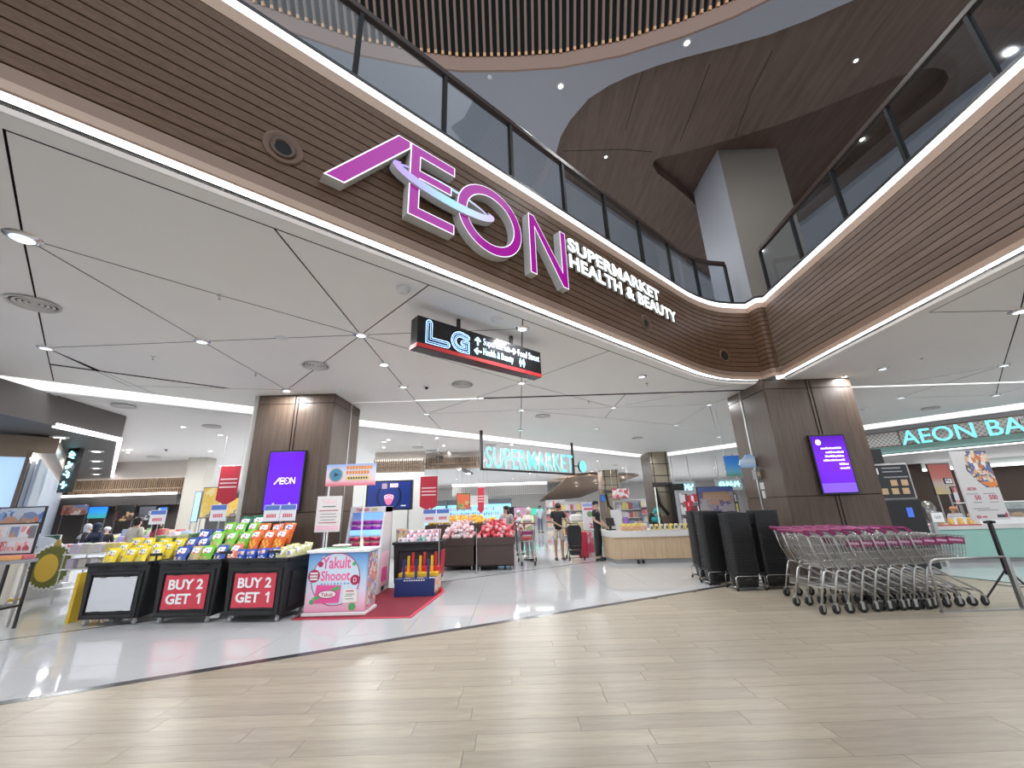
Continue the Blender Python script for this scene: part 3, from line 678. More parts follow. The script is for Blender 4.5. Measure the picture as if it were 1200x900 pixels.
# round speakers let into the sign wall
for s, z, lab in ((.32, 4.456, 'round speaker opening in the wooden wall left of the purple sign'), (5.88, 4.456, 'round speaker opening below the white letters on the wooden wall')):
    p = f0+U*s; t = thing('wall_speaker', lab, 'speaker', (p.x, p.y, z), RU)
    a = MB(); a.M = Matrix.Rotation(pi/2, 4, 'X'); a.lathe([(.155, .0), (.155, .012), (.135, .018), (.115, .008), (.10, .004)], 28, caps=False); a.build('flange', mat('speaker_brown', (.16, .09, .055), .35), t, smooth=True)
    a = MB(); a.M = Matrix.Rotation(pi/2, 4, 'X'); a.lathe([(.098, .003), (.094, .02), (.07, .012), (.062, -.0)], 28, caps=False); a.build('ring', mat('speaker_ring', (.13, .085, .06), .3, .4), t, smooth=True)
    a = MB(); a.M = Matrix.Rotation(pi/2, 4, 'X'); a.lathe([(.066, .002), (.0, .003)], 24); a.build('cone', DARKGAP, t)
p = Vector((4.56, 7.935, 0)); t = thing('wall_speaker', 'round speaker opening in the curved corner of the wooden wall', 'speaker', (p.x, p.y, 4.44), atan2(.125, .3))
a = MB(); a.M = Matrix.Rotation(pi/2, 4, 'X'); a.lathe([(.15, .0), (.15, .012), (.13, .018), (.10, .004)], 28, caps=False); a.build('flange', MATS['speaker_brown'], t, smooth=True)
a = MB(); a.M = Matrix.Rotation(pi/2, 4, 'X'); a.lathe([(.098, .006), (.0, .004)], 24); a.build('cone', DARKGAP, t)

# ================================================================== the big sign
MAG = mat('magenta_face', (.40, .004, .33), .18, emit=.20, ecol=(.50, .004, .42), coat=.5)
RET = mat('sign_return', (.72, .72, .69), .4); EDGE = mat('sign_edge', (.9, .9, .95), .3, emit=.7, ecol=(.85, .85, 1))
logo = thing('store_sign', 'large purple illuminated letters with a ring on the brown wooden wall', 'sign', (f0.x, f0.y, 0), RU)
def letter(pts, name='letter', mf=MAG, h=.12, par=logo):
    pts = [Vector(p) for p in pts]
    if area(pts) < 0: pts = pts[::-1]
    b = MB(); b.vprism([tuple(p) for p in pts], .002, h, 0, 1); b.vprism([tuple(p) for p in inset(pts, .012)], h, h+.003, 2); return b.build(name, [RET, EDGE, mf], par)
zb, zt = 4.29, 5.18
letter([(.62, zb), (.80, zb), (1.40, zt-.085), (1.40, zt), (1.26, zt)])
letter([(1.40, zt), (1.94, zt), (1.94, zt-.125), (1.52, zt-.125), (1.52, 4.885), (1.90, 4.885), (1.90, 4.775), (1.52, 4.775), (1.52, zb+.125), (1.94, zb+.125), (1.94, zb), (1.40, zb)])
b = MB(); b.vring((2.45, 4.735), (.475, .455), (.345, .325), .002, .12, 0, 1); b.vring((2.45, 4.735), (.465, .445), (.356, .336), .12, .123, 2); b.build('letter', [RET, EDGE, MAG], logo)
letter([(3.06, zb), (3.06, zt), (3.16, zt), (3.655, zb+.24), (3.655, zt), (3.765, zt), (3.765, zb), (3.655, zb), (3.17, 4.99), (3.17, zb)])
SW = gradient('ring_glow', [(0, (.55, .36, .95)), (.18, (.50, .45, 1)), (.5, (.42, .80, 1)), (.8, (.62, .72, 1)), (1, (.70, .55, 1))], 0, 1.22, 2.46, .25, .34)
ro = lambda a: (.63*cos(a), .155*sin(a)); ri = lambda a: (.555*cos(a), .085*sin(a)+.034)
b = MB(); b.vring((1.84, 4.76), ro, ri, .06, .15, 0, 1, 56, pi*.93, 2*pi+.5*pi*.14, tilt=-.03); b.build('ring', [RET, SW], logo)
b = MB(); b.vring((1.84, 4.76), ro, ri, .03, .10, 0, 1, 40, .5*pi*.14, pi*.93, tilt=-.03); b.build('ring', [RET, SW], logo)
HALO = mat('letter_white', (1, 1, 1), .4, emit=1.5, ecol=(.86, 1, .97))
sub = thing('store_sign', 'two lines of white glowing capital letters right of the purple sign', 'sign', (f0.x, f0.y, 0), RU)
text('SUPERMARKET', .3, sub, HALO, (3.89, -.04, 5.01), depth=.02, bold=.034, spacing=1.06, fit=(2.50, .225), side=RET)
text('HEALTH & BEAUTY', .3, sub, HALO, (3.90, -.04, 4.735), depth=.02, bold=.034, spacing=1.06, fit=(3.02, .225), side=RET)

# ================================================================== hanging direction sign
dp = G(490, 369, 3.72)
hs = thing('direction_sign', 'black hanging box sign with blue light lettering and red bottom stripe', 'sign', (dp.x, dp.y, 3.32), RU)
MB().bb((0, 0, 0), (2.02, .17, .40)).build('box', mat('sign_black', (.010, .010, .011), .22), hs, bevel=.004)
RED = mat('stripe_red', (.55, .035, .04), .35, emit=.12, ecol=(.6, .04, .04))
MB().bb((-.003, -.003, .006), (2.023, .173, .055)).build('red_stripe', RED, hs)
for x in (.62, 1.52): MB().bb((x-.02, .065, .40), (x+.02, .105, .56)).build('hanger', BLACKM, hs)
NEON = mat('neon_blue', (.3, .5, 1), .4, emit=2.4, ecol=(.34, .58, 1)); NEON2 = mat('neon_cyan', (.5, .9, 1), .4, emit=2.0, ecol=(.45, .85, 1)); SIGNW = mat('sign_text', (.7, .8, 1), .4, emit=.75, ecol=(.45, .62, 1))
def strip(mb, pts, w, r=.0045, n=5):
    v = [Vector((x, y, 0)) for x, y in pts]; a = offset_path(v, w); c = offset_path(v, -w); e0 = (v[0]-v[1]).normalized(); e1 = (v[-1]-v[-2]).normalized()
    def capp(p, e, s): q = Vector((-e.y, e.x, 0)); return [p+(q*cos(t)+e*sin(t))*w for t in [pi*k/6 for k in range(1, 6)]][::s]
    lp = a + [v[-1]+(Vector((-e1.y, e1.x, 0))*cos(t)+e1*sin(t))*w for t in [pi*k/6 for k in range(1, 6)]] + c[::-1] + [v[0]+(Vector((-e0.y, e0.x, 0))*cos(t)+e0*sin(t))*w for t in [pi*k/6 for k in range(1, 6)]]
    mb.tube([(p.x, -.006, p.y) for p in lp], r, n, closed=True)
Lp = [(.15, .335), (.15, .115), (.40, .115)]
Gp = [(.70, .285)] + [(.60+.105*cos(t), .205+.10*sin(t)) for t in [radians(d) for d in range(62, 271, 16)]] + [(.695, .105), (.695, .195), (.635, .195)]
mb = MB(); strip(mb, Lp, .040); strip(mb, Lp, .016, .0025); mb.build('lettering', NEON, hs)
mb = MB(); strip(mb, Gp, .034); strip(mb, Gp, .013, .0025); mb.build('lettering', NEON, hs)
arrow = lambda c, rot, k=.06: [(c[0]+k*(x*cos(rot)-y*sin(rot)), c[1]+k*(x*sin(rot)+y*cos(rot))) for x, y in ((0, 1), (.85, .15), (.55, -.1), (.17, .3), (.17, -1), (-.17, -1), (-.17, .3), (-.55, -.1), (-.85, .15))]
for c, r in (((.865, .285), 0), ((.865, .145), pi/2), ((1.475, .285), -pi/2)): MB().vprism(arrow(c, r), .0, .006).build('arrow', NEON2 if r >= 0 else SIGNW, hs)
text('Supermarket', .105, hs, SIGNW, (.955, -.004, .225), depth=.002, bold=.004, spacing=1.06, fit=(.46, .125)); text('Food Street', .105, hs, SIGNW, (1.565, -.004, .235), depth=.002, bold=.004, spacing=1.06, fit=(.42, .105)); text('Health & Beauty', .105, hs, NEON2, (.955, -.004, .085), depth=.002, bold=.004, spacing=1.06, fit=(.52, .125))
for x in (1.61, 1.67):
    b = MB(); b.vring((x, .20), (.012, .012), (.002, .002), 0, .005, n=10); b.vprism([(x-.016, .18), (x+.016, .18), (x+.022, .13), (x+.008, .13), (x+.008, .09), (x-.008, .09), (x-.008, .13), (x-.022, .13)], 0, .005); b.build('pictogram', NEON2, hs)

# ================================================================== screens on the pillars
def screen(x, z0, z1, w, y, lab):
    t = thing('wall_screen', lab, 'screen', (x, y, z0)); h = z1-z0
    MB().bb((-w/2, -.055, 0), (w/2, -.002, h)).build('frame', mat('screen_black', (.012, .012, .013), .25), t, bevel=.004); return t, h
SCR1 = mat('screen_violet', (.06, .0, .50), .15, emit=.58, ecol=(.125, .003, .80))
t, h = screen(-4.375, 1.58, 2.72, .715, 7.93, 'portrait purple display showing a short logo on the left wooden pillar')
MB().bb((-.33, -.058, .03), (.33, -.054, h-.03)).build('display', SCR1, t)
LT = mat('screen_text', (.8, .7, 1), .3, emit=.9, ecol=(.85, .72, 1))
b = MB(); x0, zb2, k = -.185, .50, .12
for pts in ([(-.01, 0), (.018, 0), (.105, 1*k-.012), (.105, k), (.085, k)], [(.105, 0), (.105, k), (.185, k), (.185, k-.014), (.12, k-.014), (.12, .066), (.18, .066), (.18, .052), (.12, .052), (.12, .014), (.185, .014), (.185, 0)], [(.305, 0), (.305, k), (.32, k), (.38, .03), (.38, k), (.395, k), (.395, 0), (.38, 0), (.32, .09), (.32, 0)]):
    b.vprism([(x0+p[0], zb2+p[1]) for p in pts], .058, .061)
b.vring((x0+.242, zb2+.06), (.055, .062), (.043, .05), .058, .061, n=24); b.vring((x0+.16, zb2+.062), (.085, .018), (.08, .012), .061, .063, n=24); b.build('lettering', LT, t)
SCR2 = gradient('screen_purple', [(0, (.10, .0, .55)), (.5, (.13, .0, .62)), (1, (.07, .0, .34))], 2, .1, 1.1, .15, .62)
t, h = screen(6.207, 1.57, 2.70, .70, 7.93, 'portrait purple display with lines of small text on the right wooden pillar')
MB().bb((-.325, -.058, .03), (.325, -.054, h-.03)).build('display', SCR2, t)
MB().bb((-.325, -.060, .03), (.325, -.058, .20)).build('lower_band', mat('screen_band', (.15, .07, .85), .2, emit=.8, ecol=(.16, .06, .8)), t)
b = MB(); b.vring((-.20, h-.15), (.055, .055), (.034, .034), .058, .061, n=24); b.vring((-.20, h-.15), (.02, .03), (.004, .012), .061, .063, n=16); b.build('logo', LT, t)
for i, (wd_, xo) in enumerate(((.42, .03), (.36, .08), (.38, .06), (.42, .03), (.15, .19), (.18, .19))):
    b = MB(); x = xo-.5*wd_ if i < 4 else .14-wd_*.2
    while x < xo+wd_*.5-.02 or (i > 3 and x < .27):
        w = RND.uniform(.015, .05); b.bb((x, -.061, h-.285-i*.077), (x+w, -.058, h-.285-i*.077+RND.choice((.028, .036)))); x += w+.008
    b.build('text_line', LT, t)

# ================================================================== hanging shop sign with cyan letters
CYL = mat('cyan_letter', (.06, .34, .36), .4, emit=.72, ecol=(.26, .92, .95))
q0 = P(565, 552, 12.5); q0.z = 0; su = Vector((sin(radians(46)), cos(radians(46)), 0)); sn = Vector((-su.y, su.x, 0))
zz = [PL(565, 552, q0, sn).z, PL(570, 527, q0, sn).z]; e1 = PL(673, 553, q0, sn); Ls = (e1-q0).dot(su)
ss = thing('shop_sign', 'hanging sign of cyan lit capital letters between two black posts', 'sign', (q0.x, q0.y, 0), atan2(su.y, su.x))
zlo = PL(620, 551, q0, sn).z; zhi = zlo+zz[1]-zz[0]+.06
text('SUPERMARKET', .8, ss, CYL, (.10, -.03, zlo-.01), depth=.03, bold=.006, spacing=1.10, fit=(Ls-.22, zz[1]-zz[0]), side=RET)
MB().bb((0, 0, zlo-.08), (Ls, .06, zlo-.02)).build('lower_bar', BLACKM, ss)
for x in (0, Ls): MB().bb((x-.04, -.0, zlo-.08), (x+.04, .06, ZC)).build('post', BLACKM, ss)
t = thing('round_sign', 'round cyan lit disc beside the last letter of the hanging shop sign', 'sign', q0+su*(Ls+.52)+Vector((0, 0, zlo+.26)), atan2(su.y, su.x))
b = MB(); b.M = Matrix.Rotation(pi/2, 4, 'X'); b.lathe([(.23, -.04), (.23, .04)], 28); b.build('disc', [BLACKM], t)
b = MB(); b.vring((0, 0), (.225, .225), (.16, .16), .04, .05, n=28); b.build('rim_light', CYL, t)
b = MB(); b.vring((0, 0), (.16, .16), (.01, .01), .04, .046, n=24); b.build('face', mat('cyan_face', (.1, .5, .9), .3, emit=.8, ecol=(.25, .62, .95)), t)
MB().bb((-.50, -.01, -.02), (-.22, .01, .02)).build('bracket', BLACKM, t)
# ================================================================== promotion bins with snack bags
def col(n, c, **k): return mat(n, c, k.pop('rough', .4), **k)
REDP = col('sign_red', (.60, .045, .075), rough=.3); WHT = col('print_white', (.82, .82, .82), rough=.4); INK = col('print_ink', (.05, .05, .07))
CAST = MB()
CAST.box((0, .0, .085), (.05, .05, .012)).tube([(-.014, 0, .04), (-.014, 0, .08)], .006, 6).tube([(.014, 0, .04), (.014, 0, .08)], .006, 6)
c_fork = CAST.mesh('fork', STEEL); w = MB(); w.M = Matrix.Rotation(pi/2, 4, 'Y'); w.lathe([(.006, -.016), (.03, -.016), (.036, -.012), (.036, .012), (.03, .016), (.006, .016)], 14); w.M = Matrix()
c_wheel = w.mesh('wheel', col('caster_grey', (.5, .5, .5)), True)
def casters(t, xs, ys):
    for x in xs:
        for y in ys:
            f = link('caster', c_fork, t, (x, y, 0)); link('wheel', c_wheel, f, (0, 0, .036))
def bin_(loc, rz, label, panel, words=None, w=.98, d=.74, h=.86, side=None):
    t = thing('promotion_bin', label, 'display bin', loc, rz)
    b = MB(); z0 = .09; k = .90
    # tapered tub: front, back, two sides, floor
    for (x, y, sx, sy) in ((0, .02, w, .03), (0, d-.02, w, .03)): b.box((x, y+.0, z0+(h-z0)/2), (w*.90, sy, h-z0), top=(1/.90, 1))
    for s in (-1, 1): b.box((s*(w/2-.035), d/2, z0+(h-z0)/2), (.03, d-.04, h-z0), ry=s*.055)
    b.box((0, d/2, z0+.02), (w*.88, d-.02, .03)); b.box((0, d/2, h-.20), (w*.96, d-.05, .02))
    b.build('tub', BLACKP, t, bevel=.006)
    b = MB()
    for s in (-1, 1): b.box((s*w/2, d/2, h), (.05, d+.05, .055))
    b.box((0, 0, h), (w+.05, .05, .055)).box((0, d, h), (w+.05, .05, .055)); b.build('rim', BLACKP, t, bevel=.012)
    b = MB(); fw, z1, z2 = .79, .135, .73
    b.box((0, -.008, z1), (fw, .03, .05)).box((0, -.008, z2), (fw, .03, .05)).box((-fw/2, -.008, (z1+z2)/2), (.05, .03, z2-z1+.05)).box((fw/2, -.008, (z1+z2)/2), (.05, .03, z2-z1+.05)); b.build('frame', BLACKP, t, bevel=.006)
    MB().bb((-.335, -.012, .20), (.335, -.003, .675)).build('sign_panel', panel, t)
    b = MB()
    for x in (-.18, .18):
        for z in (.195, .682): b.box((x, -.016, z), (.09, .014, .018))
    b.build('clip', BLACKP, t)
    for x in (-.22, .22): MB().box((x, -.027, h-.055), (.14, .012, .02)).build('handle_slot', DARKGAP, t)
    if words:
        text(words[0], .19, t, WHT, (-.27, -.016, .47), depth=.002, bold=.03, fit=(.54, .145)); text(words[1][:3], .19, t, WHT, (-.275, -.016, .27), depth=.002, bold=.03, fit=(.38, .145))
        MB().vprism([(.20, .385), (.235, .415), (.262, .415), (.262, .27), (.232, .27), (.232, .378), (.20, .36)], .014, .018).build('lettering', WHT, t)
    if side:
        b = MB(); b.box((w/2-.005, d*.5, .43), (.022, d*.62, .50), ry=.055); b.build('side_panel', side, t)
    casters(t, (-w*.38, w*.38), (.07, d-.07)); return t
SIDE = col('dark_side', (.03, .03, .033), rough=.2)
bin_((-6.20, 6.82, 0), radians(0), 'black wheeled bin with a blank white panel, full of yellow snack bags', col('blank_panel', (.62, .63, .66)))
bin_((-5.06, 6.79, 0), radians(-1.5), 'black wheeled bin with a red panel, middle of the three snack bins', REDP, ('BUY 2', 'GET 1'))
bin_((-3.97, 6.73, 0), radians(-5), 'black wheeled bin with a red panel beside the pink promotion counter', REDP, ('BUY 2', 'GET 1'), side=SIDE)

def bag_mesh(name, c1, c2, w=.20, h=.36, th=.045, patch=(.85, .85, .88)):
    m1 = col('bag_'+name, c1, rough=.22); m2 = photo('bag2_'+name, [c2, tuple(v*.55 for v in c2), tuple(min(1, v*1.3) for v in c2)], 20, .25); m3 = photo('bag_label_'+name, [patch, patch, (.10, .14, .42), patch, (.55, .12, .10)], 26, .25)
    nx, nz = 6, 8; v = []; f = []; mi = []
    for s in (-1, 1):
        for j in range(nz+1):
            for i in range(nx+1):
                x, z = i/nx*2-1, j/nz*2-1; e = (max(0, 1-abs(x)**2.6)*max(0, 1-abs(z)**4))**.6; pinch = 1-.10*(1-abs(x))*0-.06*(1-e)*abs(z)
                v.append((x*w/2*(1-.06*(1-abs(z))), s*(th*e+.001), (z+1)*h/2))
        o = 0 if s < 0 else (nx+1)*(nz+1)
        for j in range(nz):
            for i in range(nx):
                q = [o+j*(nx+1)+i, o+j*(nx+1)+i+1, o+(j+1)*(nx+1)+i+1, o+(j+1)*(nx+1)+i]; f.append(q if s < 0 else q[::-1])
                mi.append(2 if s < 0 and 1 <= i <= 4 and 5 <= j <= 6 else (1 if s < 0 and 1 <= i <= 4 and 1 <= j <= 3 and (i+j) % 2 == 0 or j in (0, nz-1) and name in ('yellow',) and 0 else 0))
    me = bpy.data.meshes.new('snack_bag'); me.from_pydata(v, [], f)
    for m in (m1, m2, m3): me.materials.append(m)
    me.polygons.foreach_set('material_index', mi); me.polygons.foreach_set('use_smooth', [True]*len(f)); me.update(); return me
YEL = bag_mesh('yellow', (.78, .60, .02), (.55, .50, .25), patch=(.72, .76, .55)); BLU = bag_mesh('blue', (.03, .08, .36), (.60, .45, .25)); GRN = bag_mesh('green', (.16, .48, .04), (.60, .30, .18))
ORG = bag_mesh('orange', (.72, .13, .02), (.78, .45, .05)); TAN = bag_mesh('tan', (.50, .38, .14), (.25, .30, .30)); PNK = bag_mesh('pink', (.66, .16, .12), (.75, .62, .45)); DKG = bag_mesh('dark_green', (.01, .14, .08), (.02, .2, .1), w=.24)
WTY = bag_mesh('pale', (.66, .64, .32), (.75, .72, .62), w=.15, h=.22, patch=(.8, .82, .85)); CUP = bag_mesh('cup_blue', (.02, .08, .48), (.8, .8, .82), w=.16, h=.21, patch=(.80, .62, .45))
def bag(me, x, y, z, tilt, rz, label, group, s=1., roll=0.):
    o = link('snack_bag', me, None, (x, y, z)); o.rotation_euler = (tilt, roll, rz); o.scale = (s, s, s); return tag(o, label, 'snack bag', group)
def row(me, x0, x1, n, y, z, tilt, label, group, s=1., jit=.02, dy=0.):
    for i in range(n):
        x = x0+(x1-x0)*i/max(1, n-1); bag(me, x+RND.uniform(-jit, jit), y+RND.uniform(-.012, .012)+dy*i, z+RND.uniform(-.01, .012), -tilt+RND.uniform(-.08, .08), RND.uniform(-.18, .18), label+', '+ONES[i]+' from left' if n > 1 else label, group, s, RND.uniform(-.12, .12))
row(YEL, -6.56, -5.82, 4, 6.98, .74, .35, 'yellow snack bag with a grey picture, front row of the left bin', 'yellow bags in front of the left bin')
row(YEL, -6.56, -5.82, 4, 7.17, .80, .35, 'yellow snack bag in the second row of the left bin', 'yellow bags behind in the left bin')
row(YEL, -6.54, -5.82, 4, 7.36, .86, .35, 'yellow snack bag at the back of the left bin', 'yellow bags at the back of the left bin')
bag(BLU, -5.42, 6.96, .74, -.4, .1, 'blue snack bag at the far left front of the middle bin', None); bag(TAN, -5.21, 6.96, .74, -.4, -.1, 'tan snack bag beside the blue one at the front of the middle bin', None)
bag(GRN, -5.0, 6.95, .74, -.4, .1, 'green snack bag at the front of the middle bin', None); bag(BLU, -4.79, 6.95, .74, -.4, -.1, 'blue snack bag at the right front of the middle bin', None)
bag(PNK, -4.60, 6.98, .76, -.5, -.1, 'pink snack bag at the right front corner of the middle bin', None)
row(BLU, -5.42, -5.20, 2, 7.16, .86, .35, 'dark blue snack bag in the second row of the middle bin', 'blue bags in the second row of the middle bin')
row(BLU, -5.42, -5.20, 2, 7.36, .98, .35, 'dark blue snack bag high at the back of the middle bin', 'blue bags at the back of the middle bin')
row(GRN, -4.98, -4.57, 3, 7.15, .94, .4, 'green snack bag in the upper row over the middle bin', 'green bags over the middle bin', 1.0)
row(GRN, -4.98, -4.57, 3, 7.36, 1.08, .4, 'green snack bag at the very top of the middle bin', 'green bags at the top of the middle bin', 1.0)
row(ORG, -4.36, -3.94, 3, 7.14, .94, .4, 'orange snack bag in the upper row of the right snack bin', 'orange bags in the right snack bin', 1.0)
row(ORG, -4.36, -3.94, 3, 7.34, 1.05, .45, 'orange snack bag at the back of the right snack bin', 'orange bags at the back of the right snack bin', 1.0)
row(CUP, -4.34, -3.82, 4, 6.86, .80, .10, 'blue pack with white cups in the right bin', 'blue cup packs in the right snack bin', jit=.004)
row(WTY, -3.71, -3.55, 2, 6.84, .78, .12, 'pale pack in the front row at the right end of the bins', 'pale packs in front', jit=.004, dy=-.01)
row(WTY, -3.71, -3.53, 2, 6.97, .80, .12, 'pale pack in the second row at the right end of the bins', 'pale packs in the second row', jit=.004)
row(WTY, -3.69, -3.51, 2, 7.10, .82, .12, 'pale pack in the third row at the right end of the bins', 'pale packs in the third row', jit=.004)
row(WTY, -3.69, -3.50, 2, 7.23, .84, .12, 'pale pack in the last row at the right end of the bins', 'pale packs in the last row', jit=.004)
for x, y, l in ((-5.65, 6.815, 'between the left and middle snack bins'), (-4.53, 6.78, 'between the middle and right snack bins'), (-3.70, 6.66, 'before the pale packs of the right snack bin')):
    t = thing('clip_holder', 'small black wedge clip '+l, 'clip', (x, y, .8875)); MB().prism([(-.10, .0), (.10, 0), (.03, .0+.03), (-.03, .03)], .07, .11).build('wedge', BLACKP, t); MB().bb((-.01, .004, .0), (.01, .024, .075)).build('stem', BLACKP, t)
# price signs on sticks
PRB = col('price_blue', (.10, .18, .55)); PRW = col('price_card', (.75, .76, .80)); PRR = col('price_red', (.65, .12, .16))
def price(loc, rz, label, w=.33, n=1, h=.26, stick=.42):
    t = thing('price_sign', label, 'price sign', loc, rz)
    MB().cyl((0, .01, 0), (.02, .01, stick), .006, 6).build('stick', STEEL, t)
    for i in range(n):
        x = (i-(n-1)/2)*(w+.01); g = MB().bb((x-w/2, -.004, stick), (x+w/2, .004, stick+h)).build('card', PRW, t)
        MB().bb((x-w/2+.008, -.006, stick+h*.68), (x+w/2-.008, -.004, stick+h-.008)).build('heading', PRB, g)
        b = MB(); xx = x-w*.3
        for k in range(5): b.bb((xx, -.006, stick+h*.22), (xx+w*.09, -.004, stick+h*.44)); xx += w*.125
        b.build('figures', PRR, g)
        b = MB(); b.bb((x-w*.05, -.006, stick+h-.01), (x+w*.05, .006, stick+h+.03)); b.build('clip', WHT, g)
def price_at(px, py, Y, z0, label, w, n, h):
    p = P(px, py, Y); price((p.x, Y, z0), 0, label, w, n, h, p.z-z0-h/2)
price_at(328, 601, 7.22, .66, 'pair of small white price cards on a stick over the pale packs', .27, 2, .27)
price_at(256, 601, 7.46, .66, 'white price card with blue top on a stick before the red banner', .28, 1, .28)
price_at(185, 606, 7.44, .66, 'white price card with blue top on a stick over the yellow snack bags', .28, 1, .24)
row(DKG, -4.86, -4.60, 2, 7.58, 1.16, .25, 'dark green bag peeping over the green snack bags', 'dark green bags', 1.0)

# ================================================================== pink promotion counter
pc = thing('promotion_counter', 'pink and blue printed promotion counter with white top and base', 'counter', (-2.84, 6.98, 0), radians(-1))
CW, CD, CH = .96, .50, .95
PRN = gradient('counter_print', [(0, (.80, .33, .48)), (.18, (.85, .55, .68)), (.35, (.72, .66, .78)), (.6, (.42, .62, .82)), (.85, (.20, .42, .75)), (1, (.13, .30, .66))], 2, .04, .93, .18)
MB().bb((-CW/2, 0, .045), (CW/2, CD, CH-.045)).build('body', PRN, pc, bevel=.02)
MB().bb((-CW/2-.02, -.02, 0), (CW/2+.02, CD+.02, .045)).build('base', WHT, pc, bevel=.008); MB().bb((-CW/2-.03, -.03, CH-.045), (CW/2+.03, CD+.03, CH)).build('top', WHT, pc, bevel=.01)
PK = col('print_pink', (.80, .10, .33)); PK2 = col('print_light_pink', (.88, .55, .66)); MAR = col('print_maroon', (.42, .02, .09)); GRP = col('print_green', (.10, .42, .14)); CRM = col('print_cream', (.84, .78, .74))
def disc_(c, r, h, m, par, n=28, nm='print'): b = MB(); b.vprism([(c[0]+r*cos(2*pi*i/n), c[1]+r*sin(2*pi*i/n)) for i in range(n)], 0, h); return b.build(nm, m, par)
disc_((-.01, .52), .385, .003, col('print_pale_blue', (.62, .74, .84)), pc); b = MB(); b.vring((-.01, .52), (.39, .385), (.378, .373), 0, .005, n=48); b.build('print', MAR, pc)
text('Yakult', .2, pc, PK, (-.245, -.006, .675), depth=.002, bold=.012, fit=(.46, .17)); text('Shooot', .2, pc, PK, (-.245, -.006, .50), depth=.002, bold=.012, fit=(.46, .14))
text('Yakult', .2, pc, PK2, (-.253, -.004, .665), depth=.002, bold=.03, fit=(.476, .19)); text('Shooot', .2, pc, PK2, (-.253, -.004, .49), depth=.002, bold=.03, fit=(.476, .16))
disc_((-.36, .57), .095, .006, MAR, pc)
for k, z in enumerate((.61, .567, .525)): MB().bb((-.42, -.008, z-.013), (-.30, -.006, z+.013)).build('print', WHT, pc)
disc_((.30, .50), .075, .006, MAR, pc); text('D', .09, pc, WHT, (.275, -.009, .468), depth=.001, bold=.01, fit=(.05, .065))
disc_((-.27, .74), .042, .006, MAR, pc); disc_((.27, .735), .03, .006, GRP, pc); disc_((.28, .12), .055, .006, GRP, pc); disc_((-.36, .20), .035, .006, GRP, pc)
b = MB(); b.vprism([(-.33, .18), (.07, .18), (.09, .43), (-.30, .44)], 0, .010); b.build('printed_pack', PK, pc); b = MB(); b.vprism([(-.36, .25), (-.31, .22), (.08, .38), (.06, .43)], .010, .012); b.build('print', GRP, pc)
b = MB(); b.vring((-.12, .305), (.145, .058), (.0, .0), .012, .014, n=28); b.build('print', WHT, pc); b = MB(); b.vring((-.12, .305), (.15, .062), (.135, .05), .012, .015, n=28); b.build('print', MAR, pc)
text('Yakult', .08, pc, MAR, (-.215, -.015, .275), depth=.001, bold=.01, fit=(.19, .055))
b = MB(); b.vprism([(.12, .17), (.36, .19), (.35, .36), (.13, .38)], 0, .009); b.build('printed_card', CRM, pc)
for z, x0, x1 in ((.335, .17, .30), (.29, .17, .31), (.265, .16, .28), (.225, .17, .30)): MB().bb((x0, -.011, z), (x1, -.009, z+.014)).build('print', MAR if z > .3 else col('print_grey', (.3, .4, .36)), pc)
for k in range(9): MB().bb((-.24+k*.052, -.005, .44), (-.24+k*.052+RND.uniform(.015, .035), -.003, .462)).build('print', col('print_blue', (.15, .35, .55)), pc)
sidep = photo('side_print', [(.80, .30, .25), (.25, .4, .7), (.85, .75, .7), (.5, .12, .2), (.8, .6, .3)], 11); b = MB(); b.bb((CW/2+.001, .06, .10), (CW/2+.004, CD-.05, .88)); b.build('side_print', sidep, pc)
t = tag(MB().bb((-.30, -.16, 0), (.24, .16, .012)).build('green_mat', col('mat_green', (.35, .62, .42)), None, (-2.86, 7.22, .951)), 'pale green mat on the pink promotion counter', 'mat')
cl = MB()
for i in range(7): cl.ell((RND.uniform(-.14, .14), RND.uniform(-.08, .08), .022+RND.uniform(0, .014)), (.10, .07, .018), 9, 6)
tag(cl.build('cloth', col('cloth_pink', (.82, .62, .66)), None, (-2.88, 7.22, .968), smooth=True), 'crumpled pale pink cloth heaped on the promotion counter', 'cloth')
t = thing('small_bottle', 'small white drink bottle on the promotion counter', 'bottle', (-2.55, 7.18, .965)); MB().lathe([(.028, 0), (.032, .01), (.032, .04), (.024, .055), (.032, .07), (.030, .10), (.018, .12), (.018, .13)], 16).build('body', col('bottle_cream', (.80, .72, .58), rough=.2), t, smooth=True); MB().lathe([(.02, .128), (.02, .142)], 14).build('cap', col('cap_silver', (.7, .7, .72), rough=.2), t)
# poster stand next to the counter and the high board
st = thing('poster_stand', 'white A4 notice with pink corners on a white pole behind the counter', 'notice', (P(384, 608, 7.62).x-.0, 7.66, 0)); MB().cyl((0, 0, 0), (0, 0, 1.6), .014, 8).build('pole', WHT, st); MB().lathe([(.16, 0), (.16, .012), (.02, .02)], 20).build('foot', WHT, st)
z0 = 1.20; MB().bb((-.225, -.03, z0), (.225, -.016, z0+.62)).build('card', col('card_cream', (.78, .74, .72)), st)
text('Yakult', .1, st, PK2, (-.14, -.032, z0+.49), depth=.001, bold=.01, fit=(.28, .07))
for z, wl, m in ((.43, .24, INK), (.36, .34, MAR), (.30, .28, GREYM), (.25, .30, GREYM), (.20, .26, GREYM), (.15, .32, MAR)): MB().bb((-wl/2, -.033, z0+z), (wl/2, -.03, z0+z+.014)).build('text_line', m, st)
MB().bb((-.20, -.033, z0+.03), (.20, -.03, z0+.11)).build('pink_band', PK2, st)
bd = thing('board_on_poles', 'wide pink and blue printed board on two white poles', 'board', (P(411, 565, 7.72).x, 7.72, 0)); BW = .93
